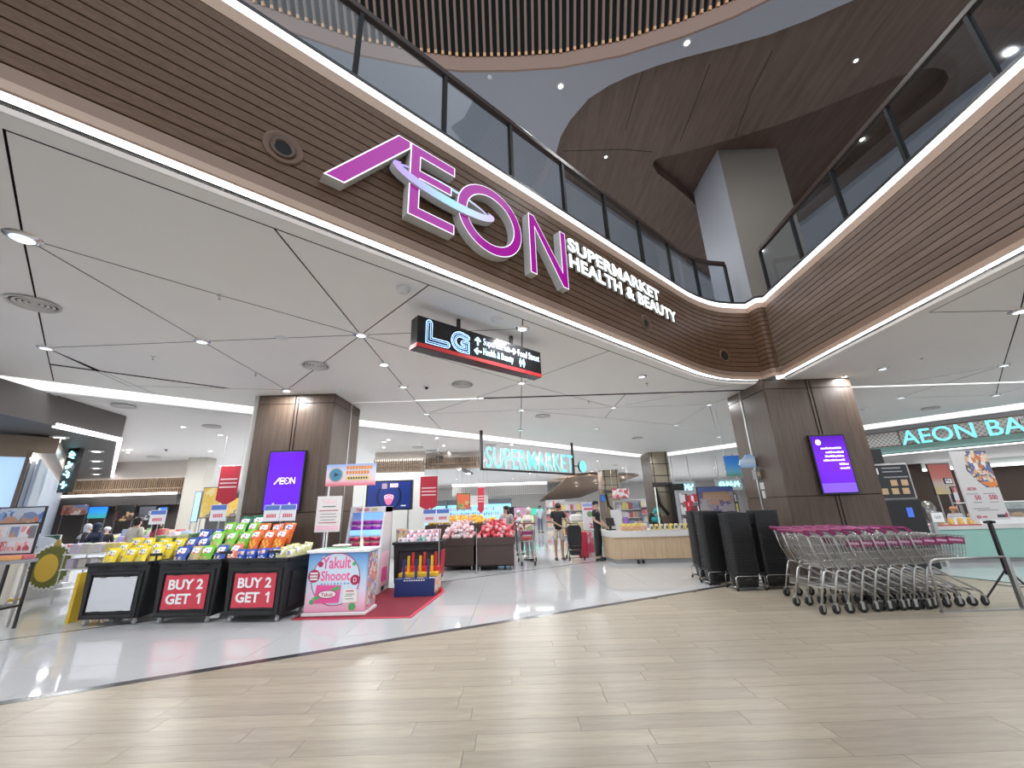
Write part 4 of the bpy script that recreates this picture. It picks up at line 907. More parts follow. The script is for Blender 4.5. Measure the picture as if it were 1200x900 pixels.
MB().bb((-BW/2, -.02, 2.0), (BW/2, .0, 2.40)).build('board', gradient('board_print', [(0, (.78, .20, .26)), (.2, (.85, .60, .68)), (.6, (.62, .66, .84)), (1, (.20, .36, .74))], 2, 2.02, 2.44, .3), bd)
for x in (-.40, .27): MB().cyl((x, .01, 0), (x, .01, 2.2), .016, 8).build('pole', WHT, bd)
MB().bb((-.46, -.09, .008), (.34, .11, .03)).build('foot', WHT, bd)
disc_((-.28, 2.205), .135, .023, col('print_gold', (.55, .40, .28)), bd); disc_((-.28, 2.205), .115, .026, col('print_teal', (.06, .25, .40)), bd); b = MB(); b.vprism([(-.31, 2.16), (-.22, 2.205), (-.31, 2.25)], 0, .029); b.build('print', INK, bd)
OR_ = col('print_orange', (.75, .28, .06)); YE_ = col('print_yellow', (.80, .62, .22))
for z, n, m in ((2.30, 9, OR_), (2.21, 8, OR_)):
    b = MB()
    for k in range(n): b.bb((-.09+k*.055, -.024, z), (-.09+k*.055+.045, -.02, z+.062))
    b.build('print', m, bd)
MB().bb((-.09, -.023, 2.10), (.36, -.02, 2.175)).build('print', YE_, bd); b = MB()
for k in range(8): b.bb((-.05+k*.048, -.025, 2.12), (-.05+k*.048+.03, -.022, 2.155))
b.build('print', INK, bd)

# ================================================================== open chilled cabinet with little bottles
fr = thing('drinks_cooler', 'white open drinks cooler with purple and red bottles and blue lit shelves', 'cooler', (-2.99, 8.44, 0)); FW_, FD, FH = .72, .72, 1.62
FRW = col('cooler_white', (.72, .70, .74), rough=.25)
MB().bb((-FW_/2, .20, .02), (FW_/2, FD, .62)).bb((-FW_/2, FD-.05, .6), (FW_/2, FD, FH)).build('body', FRW, fr, bevel=.008)
for s in (-1, 1):
    b = MB(); b.M = Matrix.Translation((s*(FW_/2-.02)-.02, 0, 0)) @ Matrix.Rotation(pi/2, 4, 'Z') @ Matrix.Rotation(pi/2, 4, 'X')
    b.prism([(.0, .02), (.0, .62), (.22, FH), (FD-.01, FH), (FD-.01, .02)], 0, .04); b.build('side_wall', FRW, fr)
MB().bb((-FW_/2, .20, FH-.11), (FW_/2, FD, FH+.005)).build('header', FRW, fr, bevel=.006); text('Yakult', .08, fr, col('cooler_red', (.62, .03, .1)), (-.25, .195, FH-.075), depth=.002, bold=.012, fit=(.27, .06)); b = MB(); b.box((.14, .198, FH-.05), (.10, .004, .05)); b.build('badge', col('badge_gold', (.6, .5, .25)), fr)
BLS = mat('shelf_blue', (.25, .5, 1), .3, emit=.75, ecol=(.22, .46, .95)); MB().bb((-.30, FD-.07, .60), (.30, FD-.05, FH-.1)).build('back_panel', BLS, fr)
MB().bb((-.31, .02, .60), (.31, FD-.07, .63)).build('deck', BLS, fr)
for z, y0 in ((.86, .10), (1.17, .16)): MB().bb((-.315, y0, z-.02), (.315, FD-.06, z)).build('shelf', FRW, fr); MB().bb((-.315, y0-.012, z-.09), (.315, y0, z+.005)).build('shelf_front', BLS, fr)
MB().bb((-FW_/2+.05, -.004, .10), (FW_/2-.05, .0+.2, .58)).build('front_panel', col('cooler_grey', (.55, .54, .58)), fr)
for k in range(6): MB().bb((-.05, -.012, .12+k*.05), (.30, -.002, .14+k*.05)).build('vent_slot', BLACKP, fr)
MB().bb((.0, -.012, .46), (.10, -.002, .50)).build('thermostat', BLACKP, fr)
b = MB(); b.bb((FW_/2+.001, .08, .12), (FW_/2+.004, FD-.12, .75)); b.build('side_print', PK2, fr); b = MB(); b.bb((FW_/2+.004, .16, .20), (FW_/2+.006, FD-.22, .46)); b.build('side_print', PK, fr)
def pack(m1, m2):
    b = MB(); 
    for i in range(5): b.lathe([(.0, 0), (.017, .0), (.019, .02), (.014, .04), (.018, .055), (.015, .075), (.0, .076)], 8, 0, ((i-2)*.036, 0, 0))
    b.bb((-.09, -.021, .012), (.09, .021, .058), 1); return b.mesh('bottle_pack', [m1, m2], True)
pkp = pack(col('bottle_pinkish', (.80, .55, .80)), col('pack_purple', (.42, .04, .55), rough=.25)); pkr = pack(col('bottle_cream2', (.78, .55, .45)), col('pack_red', (.62, .02, .12), rough=.25))
for z, y0, me, l, g in ((1.171, .20, pkp, 'purple bottle pack on the upper shelf of the cooler', 'purple bottle packs'), (.861, .13, pkr, 'red bottle pack on the lower shelf of the cooler', 'red bottle packs')):
    for i_, x in enumerate((-.20, 0, .20)):
        for lv in (0, 1):
            for dy in (0, .075): o = tag(link('bottle_pack', me, None, (fr.location.x+x, fr.location.y+y0+dy, z+lv*.10)), l+', '+('left', 'middle', 'right')[i_]+(', upper' if lv else ', lower')+(', back' if dy else ', front'), 'drink pack', g); o.scale = (1.05, 1.3, 1.3)
# ================================================================== red carpet, game blocks, black bin with packs
ca = thing('red_carpet', 'dark red carpet with bright red edge under the drinks cooler', 'carpet', (-2.4, 7.9, 0)); cpts = [(-3.40, 6.80), (-1.56, 6.68), (-1.38, 8.6), (-1.5, 9.05), (-3.5, 9.3)]
CARP = mat('carpet_red', (.22, .018, .035), .9, bump=.6, vscale=260, var=.2); MB().prism([(x+2.4, y-7.9) for x, y in cpts], 0, .006).build('pile', CARP, ca)
b = MB(); cl_ = [Vector((x+2.4, y-7.9, 0)) for x, y in cpts[:4]]; sweep(b, cl_, rect(.0, .05, .0, .009)); b.build('edging', col('carpet_edge', (.62, .03, .07), rough=.7), ca)
gm = thing('stepped_display', 'stepped blue, yellow and red display block with three upright sticks', 'display block', (-1.88, 8.20, .007)); BL = col('block_blue', (.012, .035, .15), rough=.35); YB = col('block_yellow', (.75, .45, .02), rough=.35); RB = col('block_red', (.55, .02, .03), rough=.35)
MB().bb((-.37, 0, 0), (.37, .24, .30)).build('blue_step', BL, gm, bevel=.006); MB().bb((-.37, .24, 0), (.37, .48, .36)).build('yellow_step', YB, gm, bevel=.006); MB().bb((-.37, .48, 0), (.37, .72, .44)).build('red_step', RB, gm, bevel=.006)
b = MB(); b.bb((.371, .04, .05), (.374, .70, .29)); b.build('side_print', photo('block_side', [(.8, .5, .3), (.75, .72, .7), (.7, .3, .2)], 6), gm)
for x in (-.23, 0, .23):
    MB().box((x, .10, .46), (.045, .045, .32)).build('blue_stick', BL, gm); MB().box((x+.02, .36, .51), (.045, .045, .30)).build('yellow_stick', YB, gm); MB().box((x+.05, .60, .57), (.045, .045, .26)).build('red_stick', RB, gm)
    b = MB()
    for k in range(3): b.bb((x+.03+k*.04, .05, .3005), (x+.06+k*.04, .12, .302))
    b.build('label', WHT, gm)
for k in range(9): MB().bb((-.2+k*.045, -.002, .262), (-.2+k*.045+.03, 0, .282)).build('print', WHT, gm)
bb_ = bin_((-2.08, 9.14, 0), 0, 'black wheeled bin with a red side panel behind the stepped block', SIDE, w=.98, d=.80, side=REDP)
PAN = bag_mesh('panda', (.68, .67, .70), (.03, .03, .035), w=.17, h=.22, patch=(.78, .62, .66)); PKB = bag_mesh('pinkpack', (.78, .45, .50), (.8, .72, .74), w=.16, h=.20); MNT = bag_mesh('mint', (.25, .48, .34), (.4, .6, .5), w=.16, h=.24, patch=(.4, .62, .5)); PAP = bag_mesh('paper', (.46, .33, .18), (.55, .42, .25), w=.16, h=.26, patch=(.52, .40, .24))
row(PAN, -2.44, -1.70, 5, 9.24, .74, .2, 'white and black bag in front in the black bin by the cooler', 'white and black bags', jit=.01); bag(MNT, -1.98, 9.21, .74, -.15, 0, 'mint green bag among the white and black ones', None)
row(PKB, -2.40, -1.72, 5, 9.46, .84, .3, 'pink bag in the middle of the black bin by the cooler', 'pink bags'); row(PKB, -2.38, -1.74, 5, 9.66, .92, .3, 'pink bag in the back row of the black bin by the cooler', 'pink bags at the back'); row(PAP, -2.52, -2.46, 2, 9.5, .88, .2, 'brown paper bag at the left end of the black bin', 'paper bags')
for px, py, h, l in ((513.5, 690, 1.13, 'thin chrome barrier post beside the black bin'), (558.5, 672, 1.05, 'thin chrome barrier post between the two fruit bins')):
    p = G(px, py); t = thing('barrier_post', l, 'post', (p.x, p.y, 0)); MB().cyl((0, 0, .01), (0, 0, h), .014, 10).build('tube', CHROME, t); MB().lathe([(.06, 0), (.06, .008), (.02, .014)], 16).build('foot', CHROME, t)
price((P(511, 612, 9.80).x, 9.80, .66), 0, 'pair of blue topped price cards on a stick over the pink bags', .30, 2, .30, .58)

# ================================================================== fruit bins
BRW = col('bin_brown', (.060, .036, .030), rough=.4)
def fruit_bin(loc, rz, label, w):
    t = thing('fruit_bin', label, 'fruit bin', loc, rz); d, h = .95, .78
    b = MB(); b.box((0, .02, .36), (w*.96, .04, .52), top=(1.02, 1)).box((0, d-.02, .36), (w*.96, .04, .52), top=(1.02, 1))
    for s in (-1, 1): b.box((s*(w/2-.03), d/2, .36), (.04, d-.08, .52))
    b.box((0, d/2, .12), (w*.94, d, .03)).box((0, d/2, .56), (w*.94, d-.08, .02)); b.build('body', BRW, t, bevel=.006)
    b = MB(); b.box((0, 0, .70), (w+.04, .04, .19)).box((0, d, .70), (w+.04, .04, .19))
    for s in (-1, 1): b.box((s*(w/2), d/2, .70), (.04, d-.04, .19))
    b.build('rim', BRW, t, bevel=.008); casters(t, (-w*.42, w*.42), (.08, d-.08)); return t
fruit_bin((-1.52, 11.35, 0), 0, 'brown fruit bin piled with pale pink fruit', .92); fruit_bin((-.50, 11.18, 0), 0, 'brown fruit bin piled with red apples', .98)
def apple_mesh(n, c1, c2, r=.055):
    b = MB(); prof = [(.0, .012), (.012, .004), (.032, .0), (.05, .022), (.056, .05), (.048, .082), (.028, .098), (.010, .094), (.0, .086)]
    b.lathe([(a*r/.055, z*r/.055) for a, z in prof], 12); me = b.mesh(n, mat('skin_'+n, c1, .3, var=.35, vscale=18), True); return me
APR = apple_mesh('red_apple', (.58, .05, .075), 0); APP = apple_mesh('pink_apple', (.74, .36, .38), 0); ORN = apple_mesh('orange', (.82, .36, .04), 0, .05); NET = apple_mesh('wrapped_apple', (.76, .62, .64), 0); YLF = apple_mesh('yellow_fruit', (.85, .55, .04), 0); GNF = apple_mesh('green_fruit', (.35, .42, .04), 0)
def heap(meshes, x0, x1, y0, y1, zf, zb, nx, ny, label, group, name, cat, layers=1, r=.055):
    for j in range(ny):
        for i in range(nx):
            for l in range(layers):
                fx = (i+.5+RND.uniform(-.14, .14))/nx; fy = (j+.5+RND.uniform(-.12, .12))/ny; e = min(1, 4*min(fx, 1-fx)*1.3)
                o = link(name, RND.choice(meshes), None, (x0+(x1-x0)*fx, y0+(y1-y0)*fy, zf+(zb-zf)*fy*e-.0+l*.07+RND.uniform(-.012, .012)))
                o.rotation_euler = (RND.uniform(-.7, .7), RND.uniform(-.7, .7), RND.uniform(0, 6)); s = RND.uniform(.92, 1.1); o.scale = (s, s, s); tag(o, label, cat, group)
heap([APR, APR, APP], -.97, -.03, 11.22, 12.08, .76, 1.00, 8, 7, 'red apple heaped on the right brown fruit bin', 'apples on the right fruit bin', 'red_apple', 'apple')
heap([APR, APR, APP], -.90, -.10, 11.4, 12.05, .90, 1.16, 7, 5, 'red apple on the upper part of the right apple heap', 'upper apples on the right fruit bin', 'red_apple', 'apple')
heap([APP, NET, NET], -1.93, -1.10, 11.39, 12.26, .76, 1.00, 8, 7, 'pale pink fruit heaped on the left brown fruit bin', 'pink fruit on the left fruit bin', 'pink_fruit', 'fruit')
heap([APP, NET, NET], -1.88, -1.14, 11.55, 12.2, .90, 1.16, 7, 5, 'pale pink fruit on the upper part of the left heap', 'upper pink fruit on the left fruit bin', 'pink_fruit', 'fruit')
t = tag(MB().bb((-2.6, 12.45, 0), (-.5, 13.2, 1.10)).build('fruit_counter', BRW), 'dark counter of oranges behind the fruit bins', 'counter')
heap([ORN, ORN, YLF], -2.55, -.75, 12.48, 13.15, 1.10, 1.30, 16, 5, 'orange lying in the row behind the pink fruit', 'oranges behind the fruit bins', 'orange', 'orange')
heap([YLF, YLF, ORN], -.72, -.52, 12.48, 13.0, 1.10, 1.2, 2, 4, 'yellow fruit beside the woman in grey', 'yellow fruit', 'yellow_fruit', 'fruit'); 
# ================================================================== nested shopping carts
CHR = mat('cart_chrome', (.58, .58, .57), .25, 1.); TUBE = mat('cart_tube', (.50, .50, .485), .34, 1.); PURP = mat('cart_purple', (.20, .008, .085), .35); RUB = mat('rubber', (.015, .015, .016), .6)
def cart_parts():
    P_ = {}
    b = MB()
    for s in (-1, 1):
        y = s*.255; pts = [(0, y, .13), (.115, y, .47), (.135, y, .515), (.17, y, .535), (.23, y*.98, .52), (.50, y*.86, .375), (.86, y*.72, .19), (.895, y*.70, .15)]
        b.tube(pts, .0145, 8); b.tube([(.165, y, .535), (.17, y, .565)], .012, 6)
        b.tube([(.165, y, .54), (.06, y, .76), (.005, y, 1.02)], .009, 6)
    b.tube([(.06, -.255, .32), (.06, .255, .32)], .009, 6).tube([(.88, -.18, .18), (.88, .18, .18)], .010, 6)
    P_['chassis'] = b.mesh('chassis', TUBE, True)
    b = MB(); r = .0038
    TB = lambda x, s: (x, s*(.270-.075*x/.9), 1.0-.085*x/.9)          # top rim
    BT = lambda x, s: (.19+x*.66/.9, s*(.225-.06*x/.9), .565+.06*x/.9)  # bottom edge
    for s in (-1, 1):
        b.tube([TB(0, s), TB(.9, s)], .0055, 6); b.tube([BT(0, s), BT(.9, s)], .0045, 6)
        for k in range(17):
            x = .9*k/16; b.tube([TB(x, s), BT(x, s)], r, 4, cap=False)
        for q in (.28, .55, .78):
            m = lambda x: tuple(TB(x, s)[i]*(1-q)+BT(x, s)[i]*q for i in range(3)); b.tube([m(0), m(.9)], r*1.15, 4, cap=False)
    b.tube([TB(.9, -1), TB(.9, 1)], .0055, 6); b.tube([BT(.9, -1), BT(.9, 1)], .0045, 6); b.tube([BT(0, -1), BT(0, 1)], .0045, 6)
    for k in range(1, 8):
        q = k/8; L = lambda a, c: tuple(a[i]*(1-q)+c[i]*q for i in range(3))
        b.tube([L(TB(.9, -1), TB(.9, 1)), L(BT(.9, -1), BT(.9, 1)), L(BT(0, -1), BT(0, 1))], r, 4, cap=False)
    for k in range(1, 9): x = .9*k/9; b.tube([BT(x, -1), BT(x, 1)], r, 4, cap=False)
    for q in (.33, .66): m = lambda s: tuple(TB(.9, s)[i]*(1-q)+BT(.9, s)[i]*q for i in range(3)); b.tube([m(-1), m(1)], r, 4, cap=False)
    P_['basket'] = b.mesh('basket', CHR, True)
    b = MB()
    for k in range(9):
        y = -.24+.06*k; b.tube([(.02, y, .97), (.20, y*.9, .585)], r, 4, cap=False)
    for q in (0, .3, .6, .95): x, z, w = .02+.18*q, .97-.385*q, .25-.02*q; b.tube([(x, -w, z), (x, w, z)], r*1.3, 4, cap=False)
    P_['rear_flap'] = b.mesh('rear_flap', CHR, True)
    b = MB(); b.tube([(-.035, -.285, 1.055), (-.035, .285, 1.055)], .019, 10)
    for s in (-1, 1): b.M = Matrix.Translation((0, s*.268, 0)); b.vprism([(-.05, 1.04), (-.02, 1.07), (.07, 1.02), (.02, .985)], -.012, .012); b.M = Matrix()
    P_['handle'] = b.mesh('handle', PURP, False)
    b = MB(); b.tube([(.22, -.20, .30), (.85, -.15, .20)], .005, 5).tube([(.22, .20, .30), (.85, .15, .20)], .005, 5)
    for k in range(7): x = .24+.09*k; y = .20-.05*(x-.22)/.63; z = .30-.10*(x-.22)/.63; b.tube([(x, -y, z), (x, y, z)], r, 4, cap=False)
    P_['lower_rack'] = b.mesh('lower_rack', CHR, True)
    b = MB()
    for s in (-1, 1): b.box((.72, s*.222, .865), (.28, .006, .085), rz=-s*.083, ry=.094)
    b.box((.915, 0, .84), (.006, .32, .09)); P_['advert_plate'] = b.mesh('advert_plate', PURP)
    b = MB()
    for s in (-1, 1): b.box((.72, s*.2262, .868), (.22, .004, .03), rz=-s*.083, ry=.094)
    P_['print'] = b.mesh('print', mat('plate_print', (.55, .30, .42), .4))
    b = MB(); b.box((0, 0, .125), (.05, .04, .02)); b.box((0, .022, .085), (.035, .004, .085)).box((0, -.022, .085), (.035, .004, .085)).cyl((0, -.026, .06), (0, .026, .06), .008, 8); P_['caster'] = b.mesh('caster', STEEL)
    b = MB(); b.M = Matrix.Rotation(pi/2, 4, 'X'); b.lathe([(.015, -.016), (.052, -.016), (.06, -.010), (.06, .010), (.052, .016), (.015, .016)], 18); P_['wheel'] = b.mesh('wheel', RUB, True)
    return P_
CP = cart_parts()
def make_cart(label, loc, rz, group=None):
    t = thing('shopping_cart', label, 'shopping cart', loc, rz, group)
    for k in ('chassis', 'basket', 'rear_flap', 'handle', 'lower_rack'): link(k, CP[k], t)
    pl = link('advert_plate', CP['advert_plate'], t); link('print', CP['print'], pl)
    for x, y in ((0, -.255), (0, .255), (.895, -.18), (.895, .18)): c = link('caster', CP['caster'], t, (x, y, 0)); c.rotation_euler = (0, 0, RND.uniform(-.4, .4)); link('wheel', CP['wheel'], c, (0, 0, .06))
    return t
ORD = ('first', 'second', 'third', 'fourth', 'fifth', 'sixth', 'seventh', 'eighth', 'ninth')
for i in range(9):
    l = f'chrome shopping cart with purple handle, {ORD[i]} from the left in the front row' if i < 8 else 'chrome shopping cart with purple handle at the right front end of the row'
    make_cart(l, (4.14+.192*i, 6.36+.012*i, 0), radians(1.5))
for i in range(6): make_cart(f'chrome shopping cart with purple handle, {ORD[i]} from the left in the hidden back row', (4.42+.195*i, 7.02, 0), radians(.5))
# guard rail and poster stand at the end of the carts
gt = thing('guard_rail', 'bent steel guard rail standing before the right end of the carts', 'rail', (5.68, 6.02, 0))
MB().tube([(0, 0, .012), (-.0, 0, .50), (.012, 0, .58), (.05, 0, .63), (.12, 0, .65), (1.12, .02, .65)], .016, 8).build('frame', STEEL, gt, smooth=True)
MB().bb((-.02, -.02, 0), (1.14, .035, .02)).build('floor_bar', STEEL, gt)
MB().bb((1.09, -.0, .02), (1.14, .05, .66)).build('end_post', STEEL, gt)
ps = thing('poster_stand', 'tall white poster with a food photo on a black stand beside the carts', 'poster stand', (6.90, 6.18, 0))
MB().bb((-.02, -.02, .40), (.02, .02, 1.12)).bb((-.07, -.02, 1.08), (.07, .02, 1.115)).build('post', BLACKM, ps)
for a in (.6, 2.7, 4.8): MB().tube([(0, 0, .48), (.36*cos(a), .36*sin(a), .02)], .013, 6).tube([(.0, 0, .25), (.17*cos(a), .17*sin(a), .27)], .007, 5).build('leg', BLACKM, ps)
MB().bb((-.275, -.045, 1.13), (.275, -.022, 2.12)).build('board', mat('poster_white', (.62, .61, .61), .4), ps)
b = MB(); b.vprism([(-.04, 2.118), (.274, 2.118), (.274, 1.58), (.10, 1.58), (-.02, 1.70), (-.11, 1.84), (-.09, 1.95)], .045, .048); b.build('photo', photo('poster_photo', [(.10, .09, .10), (.62, .38, .22), (.70, .55, .42), (.12, .14, .30), (.75, .70, .66), (.55, .16, .05)], 17), ps)
b = MB(); b.vprism([(.02, 1.66), (.16, 1.58), (.27, 1.60), (.27, 1.66)], .048, .05); b.build('photo', mat('poster_orange', (.72, .22, .04), .4), ps)
REDL = mat('poster_red', (.50, .03, .10), .4); GRL = mat('poster_grey', (.28, .28, .30), .5)
text('AEON', .08, ps, REDL, (-.20, -.047, 1.545), depth=.001, fit=(.13, .045)); text('50', .1, ps, REDL, (-.13, -.047, 1.41), depth=.001, bold=.012, fit=(.085, .065)); text('500', .1, ps, REDL, (.08, -.047, 1.41), depth=.001, bold=.012, fit=(.12, .065))
for x, z, w in ((-.15, 1.49, .17), (.10, 1.49, .17), (-.11, 1.37, .12), (.13, 1.37, .14), (-.09, 1.285, .24), (.0, 1.26, .30)): MB().bb((x-w/2, -.047, z), (x+w/2, -.045, z+.010)).build('text_line', GRL, ps)
b = MB(); b.vring((-.17, 1.175), (.032, .022), (.015, .008), .045, .047, n=20); b.build('logo', REDL, ps); MB().bb((-.12, -.047, 1.165), (-.05, -.045, 1.182)).build('text_line', REDL, ps); MB().bb((.10, -.047, 1.16), (.22, -.045, 1.20)).build('print', INK, ps); MB().bb((.225, -.047, 1.16), (.255, -.045, 1.22)).build('print', REDL, ps)

# ================================================================== stacked black shopping baskets
BK = mat('basket_black', (.020, .020, .021), .38, spec=.5)
BWd, BDp, PIT = .46, .33, .0335
def rr(w, d, r, z, n=3):
    out = []
    for cx, cy, a in ((w/2-r, d/2-r, 0), (-w/2+r, d/2-r, pi/2), (-w/2+r, -d/2+r, pi), (w/2-r, -d/2+r, 3*pi/2)):
        out += [(cx+r*cos(a+pi/2*k/n), cy+r*sin(a+pi/2*k/n), z) for k in range(n+1)]
    return out
def loft(loops, mesh_name, m, cap0=True, cap1=True):
    b = MB(); n = len(loops[0]); vs = [p for l in loops for p in l]
    fs = [(i*n+j, i*n+(j+1) % n, (i+1)*n+(j+1) % n, (i+1)*n+j) for i in range(len(loops)-1) for j in range(n)]
    if cap0: fs.append(tuple(range(n))[::-1])
    if cap1: fs.append(tuple((len(loops)-1)*n+j for j in range(n)))
    b.add(vs, fs); return b.mesh(mesh_name, m)
rim_me = loft([rr(BWd-.03, BDp-.03, .05, 0), rr(BWd-.03, BDp-.03, .05, .012), rr(BWd, BDp, .055, .014), rr(BWd, BDp, .055, .030), rr(BWd-.04, BDp-.04, .05, .031), rr(BWd-.045, BDp-.045, .05, .020)], 'shopping_basket', BK, False, True)
low_me = loft([rr(BWd-.09, BDp-.09, .05, 0), rr(BWd-.03, BDp-.03, .055, .20), rr(BWd, BDp, .055, .204), rr(BWd, BDp, .055, .222), rr(BWd-.04, BDp-.04, .05, .223)], 'shopping_basket', BK)
def stack(x, y, n, where, rz=0., hole=False):
    d = thing('basket_dolly', 'chrome wire dolly under the '+where, 'dolly', (x, y, 0), rz); b = MB(); w, dd = BWd/2+.02, BDp/2+.02
    for s in (-1, 1):
        b.tube([(-w, s*dd, .02), (-w, s*dd, .21), (-w+.03, s*dd, .235), (w-.03, s*dd, .235), (w, s*dd, .21), (w, s*dd, .02)], .007, 6)
        b.tube([(s*w, -dd, .06), (s*w, dd, .06)], .007, 6)
    b.build('frame', CHROME, d, smooth=True)
    for sx in (-1, 1):
        for sy in (-1, 1): link('wheel', CP['wheel'], d, (sx*w, sy*dd, .024)).scale = (.4, .4, .4)
    MB().bb((-w, -dd, .055), (w, dd, .065)).build('base', BLACKM, d)
    lo = tag(link('shopping_basket', low_me, None, (x, y, .067), rz), 'bottom black shopping basket of the '+where, 'shopping basket')
    text('AEON', .05, lo, mat('basket_logo', (.10, .10, .11), .3), (-.05, -BDp/2+.018, .10), depth=.004, fit=(.10, .026))
    for k in range(n):
        o = link('shopping_basket', rim_me, None, (x+RND.uniform(-.002, .002), y+RND.uniform(-.002, .002), .292+k*PIT), rz); tag(o, f'black shopping basket, {nth(n-1-k)} from the top of the '+where, 'shopping basket', 'baskets of the '+where)
    return .292+n*PIT
stack(4.115, 7.93, 30, 'left front stack'); stack(4.685, 7.98, 31, 'front stack nearest the pillar'); stack(3.90, 8.50, 31, 'middle stack on the left side'); stack(3.98, 9.10, 31, 'rear stack on the left side')
# bits on the side of the right pillar
t = thing('cloud_sign', 'blue and white cloud shaped sign sticking out of the right pillar', 'sign', (5.235, 8.75, 2.22)); b = MB()
b.vprism([(-.38+.0, .02), (-.30, -.04), (-.02, -.04), (-.02, .18), (-.10, .24), (-.20, .23), (-.27, .15), (-.34, .12)], 0, .03); b.build('cloud', gradient('cloud_print', [(0, (.30, .52, .80)), (.5, (.70, .80, .90)), (1, (.22, .45, .80))], 2, -.04, .24, .3), t); MB().bb((-.03, -.02, -.02), (-.001, .02, .14)).build('bracket', BLACKM, t)
t = thing('wall_box', 'small grey box with a yellow label under the cloud sign', 'box', (5.236, 8.72, 1.93)); MB().bb((-.10, -.07, 0), (-.001, .07, .20)).build('case', mat('box_grey', (.22, .22, .22), .4), t); MB().bb((-.075, -.074, .06), (-.025, -.07, .14)).build('label', mat('label_yellow', (.6, .5, .2), .4), t)
t = thing('sticker', 'white notice sticker low on the side of the right pillar', 'sticker', (5.2375, 8.70, 1.60)); MB().bb((-.004, -.07, .12), (0, .07, .26)).build('upper_note', mat('note_white', (.5, .5, .5), .4), t); MB().bb((-.004, -.05, -.06), (0, .05, .09)).build('lower_note', MATS['note_white'], t)

# ================================================================== people
SKIN = mat('skin', (.56, .36, .26), .5, var=.06, vscale=20); SKIN2 = mat('skin_tan', (.40, .24, .16), .5, var=.06, vscale=20); HAIR = mat('hair_black', (.012, .010, .010), .45); LIP = mat('lips', (.42, .16, .14), .5); EYEM = mat('eye_dark', (.015, .012, .012), .2)
J0 = dict(pelvis=(0, 0, .93), spine=(0, .01, 1.12), chest=(0, .0, 1.29), neck=(0, .015, 1.425), skull=(0, -.01, 1.515), crown=(0, -.005, 1.615),
          shl=(.165, .01, 1.375), ell=(.225, .03, 1.10), wrl=(.245, -.06, .865), shr=(-.165, .01, 1.375), elr=(-.225, .03, 1.10), wrr=(-.245, -.06, .865),
          hil=(.088, 0, .90), knl=(.10, -.02, .49), anl=(.105, .03, .085), tol=(.12, -.12, .03), hir=(-.088, 0, .90), knr=(-.10, -.02, .49), anr=(-.105, .03, .085), tor=(-.12, -.12, .03))
R0 = dict(pelvis=.125, spine=.11, chest=.125, neck=.052, skull=.086, crown=.074, shl=.062, shr=.062, ell=.041, elr=.041, wrl=.028, wrr=.028, hil=.088, hir=.088, knl=.056, knr=.056, anl=.038, anr=.038, tol=.030, tor=.030)
def skin_mesh(name, verts, edges, radii, m, root=0, sub=1):
    me = bpy.data.meshes.new(name); me.from_pydata(verts, edges, []); o = bpy.data.objects.new('s', me); COL.objects.link(o)
    md = o.modifiers.new('k', 'SKIN'); md.use_smooth_shade = True; md.branch_smoothing = .4
    if not me.skin_vertices: me.skin_vertices.new()
    for i, r in enumerate(radii):
        rx = r if isinstance(r, tuple) else (r, r); d = me.skin_vertices[0].data[i]; d.radius = rx; d.use_root = i == root
    sb = o.modifiers.new('b', 'SUBSURF'); sb.levels = sub; sb.render_levels = sub
    dg = bpy.context.evaluated_depsgraph_get(); r = bpy.data.meshes.new_from_object(o.evaluated_get(dg)); bpy.data.objects.remove(o)
    r.materials.clear(); r.materials.append(m); r.name = name
    for p in r.polygons: p.use_smooth = True
    return r
